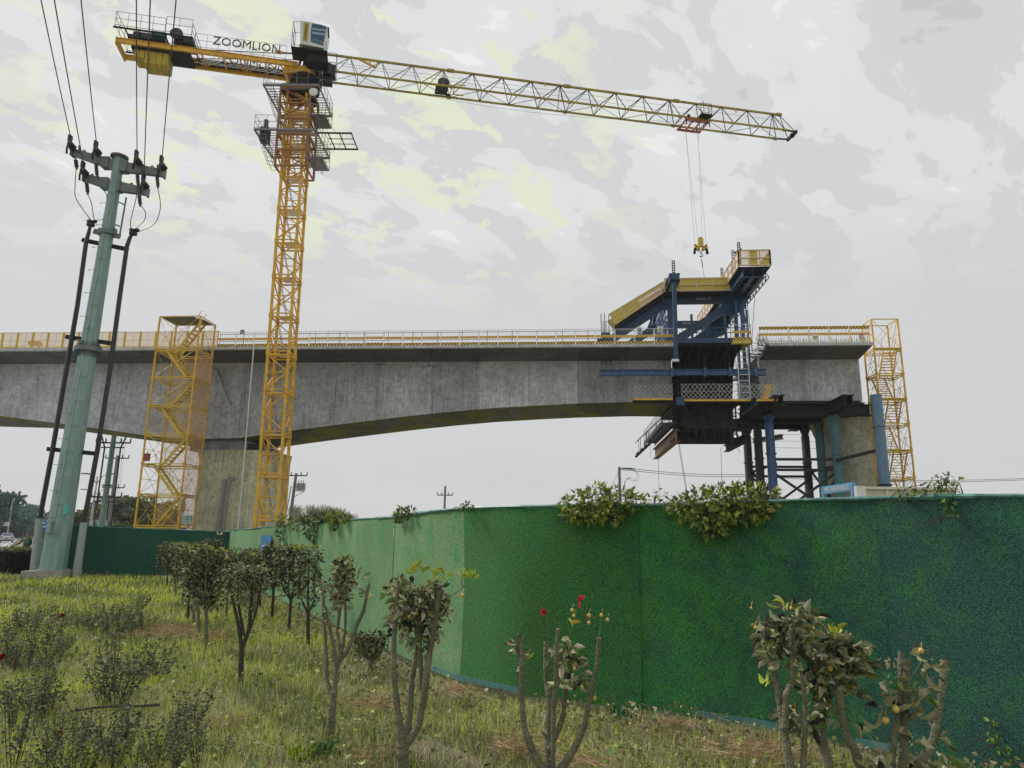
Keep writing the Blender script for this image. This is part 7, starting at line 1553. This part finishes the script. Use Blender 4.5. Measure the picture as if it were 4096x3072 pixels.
# smaller pruned trees along the two rows
def small_tree(label, bx, by, ty, wpx, dens, yell, forks, seed, dark=False, ls=.07):
    yell = yell*2+2
    dens = int(dens*1.55*random.Random(seed).uniform(.7, 1.15)); wpx *= 1.12
    rs = np.random.default_rng(seed); G = atZ(bx, by); Y = G.y; sc = Y/F; H = (by-ty); fy = by-H*rs.uniform(.34, .46); tw_ = .075/sc*.9
    lean = rs.uniform(-.03, .03)*H
    limbs = [[(bx, by+8, tw_*.9), (bx+lean*.5, (by+fy)/2, tw_*.82), (bx+lean, fy, tw_*.8)]]; cl = []
    for k in range(forks):
        u_ = (k+.5)/forks-.5; x1 = bx+lean+u_*wpx*.75; x2 = bx+lean+u_*wpx*1.0+rs.uniform(-.05, .05)*wpx; yt_ = ty+H*rs.uniform(.0, .08)
        limbs.append([(bx+lean, fy+4, tw_*.55), (x1, fy-H*.16, tw_*.42), (x1+rs.uniform(-.06, .06)*wpx, fy-H*.32, tw_*.36), (x2, yt_, tw_*.22)])
        for f in (.05, .16, .28, .40, .5): cl.append((x2+(x1-x2)*f*1.6+rs.uniform(-3, 3), ty+H*f, wpx*rs.uniform(.07, .14), H*.085, int(dens*(.26 if f < .3 else .15)*rs.uniform(.6, 1.3))))
    ye = [(bx+rs.uniform(-.45, .45)*wpx, ty+rs.uniform(-6, 8), 3) for _ in range(yell)]
    tree_px(label, Y, limbs, cl, (bx, by), ls, bark=BARKD if dark else BARK, yellow=ye, seed=seed)
small_tree('dark-trunked pruned tree just left of the slender tree', 1232, 2592, 2195, 105, 110, 4, 3, 11, True)
small_tree('pruned tree by the fence with a dark crown, second left of the slender tree', 1155, 2520, 2190, 110, 170, 3, 4, 12, True)
small_tree('pruned tree in front of the blue sign, with a short dark trunk', 1088, 2480, 2185, 100, 190, 3, 4, 13, True)
small_tree('pruned tree half hidden to the right of the flat-topped lone tree', 1040, 2440, 2200, 95, 150, 1, 3, 14, True)
small_tree('pruned tree behind the blue sign, leafy, close to the corner', 1000, 2420, 2200, 80, 140, 1, 3, 15, True)
small_tree('front tree of the left row, with bright yellow-green tips and a pale straight trunk', 826, 2600, 2205, 150, 190, 9, 5, 16)
small_tree('second tree of the left row, its trunk just behind the front one', 797, 2545, 2195, 120, 170, 5, 4, 17)
small_tree('third tree of the left row, with a thin dark trunk', 752, 2474, 2180, 110, 170, 3, 4, 18, True)
small_tree('fourth tree of the left row, crowded by its neighbours', 728, 2430, 2180, 90, 150, 2, 4, 19)
small_tree('fifth tree of the left row, in front of the dark fence', 702, 2390, 2175, 90, 170, 2, 4, 20)
small_tree('last tree of the left row, purple-leaved at its left edge', 668, 2350, 2180, 80, 190, 1, 4, 21, True)
small_tree('short dark leafy shrub at the fence corner', 855, 2345, 2160, 70, 200, 0, 4, 22, True)
small_tree('thin sparse tree at the fence corner, right of the dark shrub', 880, 2400, 2200, 110, 130, 2, 5, 23)
small_tree('small light green sapling standing alone before the dark fence', 513, 2296, 2200, 46, 40, 0, 4, 24)
k2 = .4653; o2_ = (1800, 2300, k2)
tree_px('leafless pruned tree right of centre with red flowers and pale berries', 5.15,
    [Zp(l, *o2_) for l in ([(870, 1900, 150), (872, 1780, 140), (868, 1680, 110)], [(850, 1720, 76), (760, 1610, 66), (680, 1440, 58), (634, 1280, 46), (620, 1100, 42), (614, 850, 38), (622, 680, 36), (630, 545, 26)], [(604, 700, 26), (580, 620, 26), (584, 510, 18)],
     [(858, 1700, 70), (845, 1450, 62), (852, 1150, 50), (848, 1010, 56), (824, 900, 34), (820, 720, 34), (820, 570, 28)], [(850, 1500, 50), (910, 1380, 46), (965, 1230, 44), (985, 1080, 40), (1000, 850, 36), (1008, 700, 36), (1020, 585, 34)],
     [(884, 1720, 40), (886, 1400, 36), (894, 1100, 40), (914, 940, 42), (915, 700, 34), (926, 465, 28)], [(900, 1740, 80), (990, 1620, 64), (1090, 1450, 54), (1150, 1300, 44), (1190, 1130, 40), (1215, 980, 40), (1250, 860, 34), (1268, 700, 32), (1282, 540, 32)])],
    [(2072, 2580, 26, 10, 8), (2250, 2620, 42, 26, 24), (2285, 2600, 40, 40, 10), (2240, 2640, 20, 25, 12), (2080, 2650, 30, 40, 6), (2300, 2700, 40, 40, 26), (2255, 2720, 30, 30, 14)], (2205, 3180), .085,
    yellow=((2104, 2640, 2), (2292, 2512, 2)), fruits=((2289, 2441, 6.5), (2296, 2463, 6.5), (2356, 2462, 8), (2406, 2461, 7), (2430, 2480, 7), (2356, 2491, 6.5), (2298, 2675, 6), (2327, 2750, 7.5), (2355, 2792, 7), (2379, 2793, 7), (2237, 2967, 7)),
    flowers=((2322, 2405, 18), (2181, 2455, 17)), twigs=([(2396, 2551), (2372, 2530), (2352, 2505)], [(2396, 2551), (2376, 2545), (2384, 2480), (2384, 2460)], [(2396, 2551), (2402, 2500), (2406, 2462)], [(2384, 2475), (2356, 2462)], [(2352, 2505), (2356, 2491)], [(2400, 2485), (2430, 2480)], [(2352, 2505), (2320, 2450), (2289, 2441)], [(2352, 2505), (2325, 2425)], [(2188, 2640), (2194, 2560), (2184, 2462)], [(2275, 2570), (2288, 2520), (2292, 2508)], [(2370, 2700), (2330, 2790), (2355, 2792)], [(2230, 2600), (2236, 2540), (2240, 2480)]), seed=31)
k3 = .5407; o3_ = (2900, 2300, k3)
tree_px('large-leaved pruned tree near the right with many thick cut limbs and yellow fruit', 4.4,
    [Zp(l, *o3_) for l in ([(560, 1900, 120), (560, 1700, 110), (540, 1560, 100)], [(530, 1600, 66), (465, 1320, 56), (448, 1100, 48), (452, 900, 44), (492, 790, 42), (500, 640, 38), (490, 500, 34), (485, 400, 26)], [(500, 1560, 56), (440, 1200, 44), (408, 960, 44), (375, 780, 48), (325, 620, 50), (298, 480, 62), (300, 350, 76)],
     [(570, 1600, 50), (585, 1280, 40), (592, 1050, 34), (590, 900, 30), (560, 700, 24)], [(780, 1620, 76), (765, 1400, 62), (720, 1230, 66), (700, 1080, 66), (700, 860, 52), (700, 620, 50)], [(1060, 1600, 70), (970, 1320, 60), (900, 1180, 54), (858, 1000, 44), (852, 840, 40)], [(560, 540, 24), (610, 470, 18), (615, 380, 14)])],
    [(3300, 2600, 80, 45, 70), (3370, 2590, 70, 45, 66), (3400, 2640, 55, 55, 46), (3250, 2650, 55, 60, 44), (3300, 2720, 80, 60, 50), (3360, 2700, 70, 50, 40), (3160, 2480, 40, 60, 54), (3150, 2540, 55, 45, 50), (3230, 2470, 30, 40, 22), (3060, 2540, 25, 60, 34), (3120, 2610, 60, 50, 50), (3200, 2880, 50, 40, 40), (3270, 2830, 20, 50, 8), (3330, 2800, 40, 30, 12), (3400, 2880, 70, 14, 8)], (3205, 3250), .085,
    yellow=((3343, 2545, 7), (3150, 2430, 3), (3058, 2572, 2), (3060, 2740, 3)), fruits=((3200, 2699, 12), (3320, 2673, 11), (3418, 2742, 11.5), (3181, 2642, 7), (3165, 2432, 6), (3022, 2511, 6), (3178, 2842, 6), (3253, 2512, 6), (3005, 2432, 5)),
    twigs=([(3060, 2490), (3052, 2440), (3048, 2397)], [(3030, 2485), (3010, 2440), (3000, 2410)], [(3092, 2480), (3090, 2425)], [(3205, 2480), (3213, 2430), (3212, 2420)], [(3345, 2610), (3346, 2560)], [(3298, 2580), (3300, 2520)]), seed=32)
tree_px('rightmost pruned tree, with three thick grey cut stems and sparse long leaves', 4.3,
    [Zp(l, *o3_) for l in ([(1330, 1900, 110), (1330, 1700, 100), (1325, 1560, 80)], [(1310, 1650, 62), (1320, 1300, 56), (1335, 1000, 52), (1340, 800, 50), (1344, 655, 50)], [(1235, 1600, 52), (1240, 1300, 44), (1270, 1080, 42), (1292, 850, 40), (1300, 565, 38)], [(1400, 1560, 80), (1440, 1400, 66), (1520, 1270, 56), (1565, 1100, 46), (1598, 900, 44), (1618, 740, 52), (1626, 640, 66)])],
    [(3555, 2640, 40, 16, 5), (3630, 2620, 20, 25, 4), (3560, 2720, 50, 22, 8), (3500, 2790, 40, 25, 7), (3530, 2830, 55, 40, 12), (3690, 2760, 30, 40, 5), (3700, 2820, 30, 50, 8), (3730, 2650, 20, 30, 6), (3690, 2680, 40, 40, 5), (3560, 2950, 60, 50, 8), (3760, 2990, 50, 40, 9), (3520, 3020, 60, 30, 8), (3660, 2900, 30, 60, 4), (3640, 3040, 90, 25, 8)], (3620, 3250), .095,
    fruits=((3584, 2837, 12), (3543, 2881, 12), (3685, 2603, 10)), twigs=([(3760, 2650), (3720, 2600), (3650, 2565), (3590, 2542)], [(3640, 2780), (3680, 2750), (3770, 2738)], [(3720, 2600), (3690, 2602)], [(3785, 2640), (3790, 2600)], [(3795, 2640), (3792, 2605)], [(3640, 2720), (3690, 2640), (3700, 2620)]), seed=33)
small_tree('low dead-leaved shrub at the fence foot left of the nearest tall tree', 1480, 2690, 2535, 110, 70, 0, 5, 34, ls=.055)
for (lab_, bx_, by_, ty_, w_) in (('pruned tree between the lone flat-topped tree and the blue sign, bushy and dark', 1015, 2470, 2215, 90), ('pruned tree close behind the lone flat-topped tree, on its left', 905, 2480, 2215, 90), ('pruned tree deep in the left row between its second and third trees', 775, 2510, 2190, 90)): small_tree(lab_, bx_, by_, ty_, w_, 150, 2, 4, int(bx_), bx_ % 2 == 0)

# ---- rose bushes: five kinds, each then repeated
RB = [(.12, .14, .08), (.18, .20, .11), (.07, .08, .055), (.26, .27, .17)]
def rose(seed, h, spread, ns):
    rs = np.random.default_rng(seed); t = thing('rose_bush', 'low dark rose bush with thin upright stems and small dull leaves in the grass', 'rose bush', (0, 0, 0), 'rose bushes in the grass on the left'); m = MB(); P = []
    for k in range(ns):
        a = rs.uniform(0, 2*PI); r = spread*rs.uniform(.1, 1); hh = h*rs.uniform(.45, 1.05); e = V((r*math.cos(a), r*math.sin(a), hh)); q = [V((e.x*.2, e.y*.2, -.03)), V((e.x*.55, e.y*.5, hh*.4)), V((e.x*.85+rs.uniform(-.03, .03), e.y*.9, hh*.75)), e]
        q = smooth_path(q, 3); m.tube(q, [.0055-.0035*i/len(q) for i in range(len(q))], 4, False)
        for f in np.linspace(.3, 1, int(5+hh*20)):
            p = q[min(len(q)-1, int(f*(len(q)-1)))]
            for _ in range(2): P.append(np.array(p)+rs.normal(size=3)*np.array([.03, .03, .012]))
    m.build('stems', BARKD, t); P = np.array(P); n = len(P)
    foliage('leaves', LEAF, t, P, rs.normal(size=(n, 3))*np.array([1, 1, .35]), rng.uniform(.028, .058, n), tints(n, RB, [4, 3, 2, 1.4]), 'leaf', aspect=.6); return t
protos = [rose(101, .66, .34, 11), rose(102, .54, .38, 13), rose(103, .8, .26, 8), rose(104, .46, .34, 10), rose(105, .6, .42, 13)]
zr_ = [(60, 930), (120, 960), (190, 940), (250, 990), (340, 960), (430, 850), (380, 900), (300, 860), (550, 700), (640, 720), (720, 740), (820, 740), (900, 740), (980, 720), (870, 640), (780, 650), (930, 600), (290, 1290), (230, 1240), (350, 1240), (720, 1190), (800, 1200), (770, 1110), (960, 1060), (1040, 1040), (900, 1040), (1320, 1340), (100, 1340), (60, 1230), (420, 1490), (560, 1520), (720, 1560), (860, 1560), (1150, 1500), (1240, 1480), (330, 1650), (600, 1690), (100, 1640), (1500, 1600), (1050, 1660), (760, 1700), (500, 1730), (1350, 1690), (200, 1740), (930, 1740), (1200, 1730), (180, 760), (240, 700), (140, 700), (60, 780)]
used = set(); rr = random.Random(17)
for i, (x, y) in enumerate(zr_):
    g = atZ(x*.5858, 2100+y*.5858); k = i % 5
    if k in used: o = copy_tree(protos[k])
    else: o = protos[k]; used.add(k)
    o.location = (g.x, g.y, float(hgt(g.x, g.y))); o.rotation_euler = (0, 0, rr.uniform(0, 6.28)); s_ = rr.uniform(.5, .88)*(.8 if y > 1250 else 1); o.scale = (s_, s_, s_)
def bloom(px, py, Y, label, r=.045, col=(.35, .01, .02)):
    c = atY(px, py, Y); g = V((c.x, Y, 0)); t = thing('red_rose', label, 'flower', g); m = MB(); m.tube(smooth_path([g, V((c.x+.02, Y, c.z*.5)), c], 3), .004, 5); m.build('stem', BARKD, t)
    n = 16; P = np.repeat(np.array(c)[None], n, 0)+rng.normal(size=(n, 3))*.006; foliage('petals', LEAF, t, P, rdir(n)+np.array([0, -.2, .6]), np.full(n, r), tints(n, [col, tuple(x*.6 for x in col)], [2, 1]), 'leaf', aspect=.9, fold=.3)
    n = 10; P = np.array([(c.x+rng.uniform(-.04, .04), Y, c.z*f) for f in rng.uniform(.3, .95, n)]); foliage('leaves', LEAF, t, P, rdir(n), np.full(n, .04), tints(n, RB, [1, 1, 1, 1]), 'leaf', aspect=.6)
bloom(10, 2630, atZ(10, 2690).y, 'bright red rose bloom at the left picture edge', .05, (.42, .008, .015)); bloom(248, 2466, atZ(248, 2570).y, 'dark red rose bloom above the biggest rose thicket', .055, (.2, .01, .02))
bloom(620, 2300, atZ(620, 2318).y, 'tiny red bloom at the foot of the dark fence', .06, (.25, .01, .02)); bloom(235, 2945, atZ(235, 3010).y, 'dull reddish seed head low in the left foreground', .04, (.25, .06, .04)); bloom(384, 2918, atZ(384, 2990).y, 'small rusty bloom in the foreground grass', .025, (.22, .03, .03)); bloom(430, 3010, atZ(430, 3060).y, 'pinkish withered bloom low near the bottom edge', .025, (.4, .12, .1))

# ---- grass, weeds, straw
poly = [(-40, 2.2), (7.2, 2.2), (6.4, 2.9), (4.35, 4.95), (2.85, 6.45), (2.2, 7.0), (.1, 8.25), (-.66, 8.95), (-1.2, 9.85), (-4.7, 16.65), (-11.8, 30.15), (-17.9, 28.45), (-20.5, 29.3), (-21.5, 34), (-40, 34)]
def inside(x, y):
    r = np.zeros(len(x), bool); j = len(poly)-1
    for i in range(len(poly)):
        xi, yi = poly[i]; xj, yj = poly[j]
        c = ((yi > y) != (yj > y)) & (x < (xj-xi)*(y-yi)/(yj-yi+1e-12)+xi); r ^= c; j = i
    r &= (x*RN.x+y*RN.y) < 1.45
    return r
def patch(x, y, s=1., o=0.): return .5+.5*(.5*np.sin(x*1.1*s+1.3*np.sin(y*.9*s+o)+o)+.3*np.sin(y*1.7*s-1.1*np.sin(x*1.3*s)+2*o)+.2*np.sin((x+y)*3.1*s+o))
def scatter(dens, y0, y1):
    xa, xb = -y1*.86-1, y1*.86+1; n = int(dens*(xb-xa)*(y1-y0)); x = rng.uniform(xa, xb, n); y = rng.uniform(y0, y1, n); k = inside(x, y) & (np.abs(x) < y*.86+.8); return x[k], y[k]
def fence_dist(x, y):
    d = np.full(len(x), 99.)
    for a, b in zip(FR, FR[1:]):
        ex, ey = b.x-a.x, b.y-a.y; t = np.clip(((x-a.x)*ex+(y-a.y)*ey)/(ex*ex+ey*ey), 0, 1); d = np.minimum(d, np.hypot(x-a.x-t*ex, y-a.y-t*ey))
    return d
VV, TT = [], []
for y0, y1, dens, w_, l_ in ((2.6, 7, 1500, .0042, .13), (7, 10, 1050, .0052, .13), (10, 15, 600, .008, .15), (15, 22, 260, .014, .17), (22, 34, 110, .024, .2)):
    x, y = scatter(dens, y0, y1); n = len(x); z = hgt(x, y); fd = fence_dist(x, y)
    a = rng.uniform(0, 2*PI, n); p1 = patch(x, y, 1.0); p2 = patch(x, y, 2.3, 2.)
    L_ = l_*rng.uniform(.45, 1.35, n)*(.65+.7*p2); bend = rng.uniform(.25, 1.5, n); dead = (rng.random(n) < .09+.5*np.clip(1-fd/1.7, 0, 1)) | (p1 < .06)
    bend = np.where(dead, bend+.9, bend)
    h1 = np.cos(bend*.35)*.5; r1 = np.sin(bend*.35)*.5; h2 = h1+np.cos(bend)*.5; r2 = r1+np.sin(bend)*.5; h2 = np.maximum(h2, .08)
    ca, sa_ = np.cos(a), np.sin(a); wx, wy = -sa_*w_/2, ca*w_/2
    b = np.stack([x, y, z], 1); mpt = b+np.stack([ca*r1*L_, sa_*r1*L_, h1*L_], 1); tpt = b+np.stack([ca*r2*L_, sa_*r2*L_, h2*L_], 1); W_ = np.stack([wx, wy, np.zeros(n)], 1)
    vs_ = np.stack([b-W_, b+W_, mpt+W_*.8, mpt-W_*.8, tpt], 1)
    pal = np.array([(.46, .55, .08), (.28, .35, .07), (.12, .15, .05), (.64, .72, .09), (.54, .52, .24)]); idx = rng.choice(5, n, p=[.3, .24, .22, .14, .10])
    idx = np.where((p1 > .72) & (rng.random(n) < .5), 3, idx); idx = np.where((p1 < .35) & (rng.random(n) < .6), 2, idx)
    c = pal[idx]; dc = np.array([(.56, .50, .34), (.40, .35, .23), (.24, .21, .14)])[rng.choice(3, n, p=[.4, .35, .25])]; c = np.where(dead[:, None], dc, c)*rng.uniform(.7, 1.3, (n, 1))
    VV.append(vs_.reshape(-1, 3)); TT.append(np.repeat(c, 5, 0))
VV = np.concatenate(VV); TT = np.concatenate(TT); nb = len(VV)//5
g_ = raw_mesh('grass', GRASS, None, VV, [(0, 1, 2, 3), (3, 2, 4)], nb, 5, TT, loc=(0, 0, 0)); tag(g_, 'uneven yellow-green grass with dry straw covering the ground before the fence', 'grass', kind='stuff')
# broad-leaved weeds
PP, NN, SS, CC = [], [], [], []
for y0, y1, dens, ls in ((2.8, 8, 240, .042), (8, 13, 100, .055), (13, 24, 22, .08)):
    x, y = scatter(dens, y0, y1); p = patch(x, y, 1.7, 4.); fd = fence_dist(x, y); k = rng.random(len(x)) < np.clip(.25+.9*(p-.4)+.7*np.clip(1-fd/2.2, 0, 1), .04, 1); x, y = x[k], y[k]; n = len(x)
    hz_ = rng.uniform(.01, .14, n)*(1+.3*np.clip(1-fence_dist(x, y)/1.3, 0, 1)); PP.append(np.stack([x, y, hgt(x, y)+hz_], 1)); nd = rng.normal(size=(n, 3)); nd[:, 2] = np.abs(nd[:, 2])*.3; NN.append(nd); SS.append(ls*rng.uniform(.5, 1.5, n)); fd = fence_dist(x, y)
    c = tints(n, [(.25, .30, .09), (.17, .20, .08), (.38, .42, .13), (.34, .31, .19), (.08, .2, .08)], [3, 3, 1.5, 2, .5], .3); br = tints(n, [(.30, .26, .16), (.19, .16, .11), (.42, .37, .25)], [2, 2, 1]); c = np.where((rng.random(n) < np.clip(1-fd/1.6, 0, .7))[:, None], br, c); CC.append(c)
wd = foliage('weeds', LEAF, None, np.concatenate(PP), np.concatenate(NN), np.concatenate(SS), np.concatenate(CC), 'leaf', aspect=.75, loc=(0, 0, 0)); tag(wd, 'low broad-leaved weeds and dead leaves scattered through the grass and along the fence foot', 'weeds', kind='stuff')
# reddish dry straw patches and fallen stalks
PS = []
for px, py, r in ((1500, 2830, .32), (1480, 3050, .3), (820, 2560, .4), (870, 2575, .35), (690, 2540, .6), (680, 2520, .4), (900, 2905, .25), (2100, 2990, .25), (2050, 3020, .2), (3000, 3010, .35), (3120, 3040, .4), (2660, 2920, .25), (380, 2306, .6), (1830, 2780, .2), (2300, 3060, .25)):
    g = atZ(px, py); n = int(260*min(1.4, r/.3)); PS.append(np.stack([g.x+rng.normal(0, r*.5, n), g.y+rng.normal(0, r*.4, n), rng.uniform(.02, .09, n)], 1))
PS = np.concatenate(PS); k = inside(PS[:, 0], PS[:, 1]); PS = PS[k]; n = len(PS); nd = rng.normal(size=(n, 3)); nd[:, 2] *= .15
st = foliage('dry_straw', LEAF, None, PS, nd, rng.uniform(.08, .2, n)*(PS[:, 1]/7)**.5, tints(n, [(.46, .27, .17), (.38, .28, .17), (.5, .36, .22)], [2, 2, 1]), 'quad', aspect=.04, loc=(0, 0, 0)); tag(st, 'reddish dry straw lying in small patches on the grass', 'straw', kind='stuff')
x, y = scatter(5, 2.8, 16); n = len(x); nd = rng.normal(size=(n, 3)); nd[:, 2] = np.abs(nd[:, 2])*.8+.1
st = foliage('tall_stalks', LEAF, None, np.stack([x, y, hgt(x, y)+.01], 1), nd, rng.uniform(.2, .5, n), tints(n, [(.40, .38, .2), (.3, .33, .12), (.22, .22, .1)], [1, 1, 1]), 'quad', aspect=.022, loc=(0, 0, 0)); tag(st, 'thin pale stalks standing above the grass', 'grass stalks', kind='stuff')
# a fallen branch in the left foreground and two fresh green tufts
m = MB(); m.tube(smooth_path([atZ(x, y, .05) for x, y in ((280, 2846), (350, 2835), (440, 2826), (560, 2824), (640, 2818))], 4), .012, 6); tag(m.build('fallen_branch', BARKD, loc=atZ(450, 2830, .05)), 'fallen dark branch lying across the left foreground grass', 'branch')
for px, py, col, lab in ((1200, 3050, (.34, .42, .05), 'bright yellow-green leafy tuft at the bottom edge left of the nearest tall tree'), (1295, 3040, (.05, .14, .05), 'dark green spiky tuft beside the bright tuft at the bottom edge'), (2480, 2880, (.05, .18, .08), 'fresh green spreading weed near the fence foot right of the red-flowered tree')):
    g = atZ(px, py); n = 46; P = np.array([(g.x, g.y, .03)])+rng.normal(size=(n, 3))*np.array([.05, .05, .02]); nd = rng.normal(size=(n, 3)); nd[:, 2] = np.abs(nd[:, 2])+.5
    f = foliage('leafy_tuft', LEAF, None, P, nd, rng.uniform(.06, .12, n), tints(n, [col], [1]), 'leaf', aspect=.2, loc=(g.x, g.y, 0)); tag(f, lab, 'weed')

# ---- thin air between here and the far trees
m = MB(); m.box((0, 60, 25), (1000, 1000, 56))
hb = bpy.data.materials.new('haze'); hb.use_nodes = True; q = hb.node_tree; q.nodes.remove(q.nodes['Principled BSDF']); pv = q.nodes.new('ShaderNodeVolumePrincipled')
pv.inputs['Color'].default_value = (.84, .91, .94, 1); pv.inputs['Density'].default_value = .00035; pv.inputs['Anisotropy'].default_value = 0; q.links.new(pv.outputs[0], q.nodes['Material Output'].inputs['Volume'])
o = m.build('haze', hb); o['kind'] = 'stuff'; o['label'] = 'thin pale haze in which the far roadside trees fade'; o['category'] = 'haze'
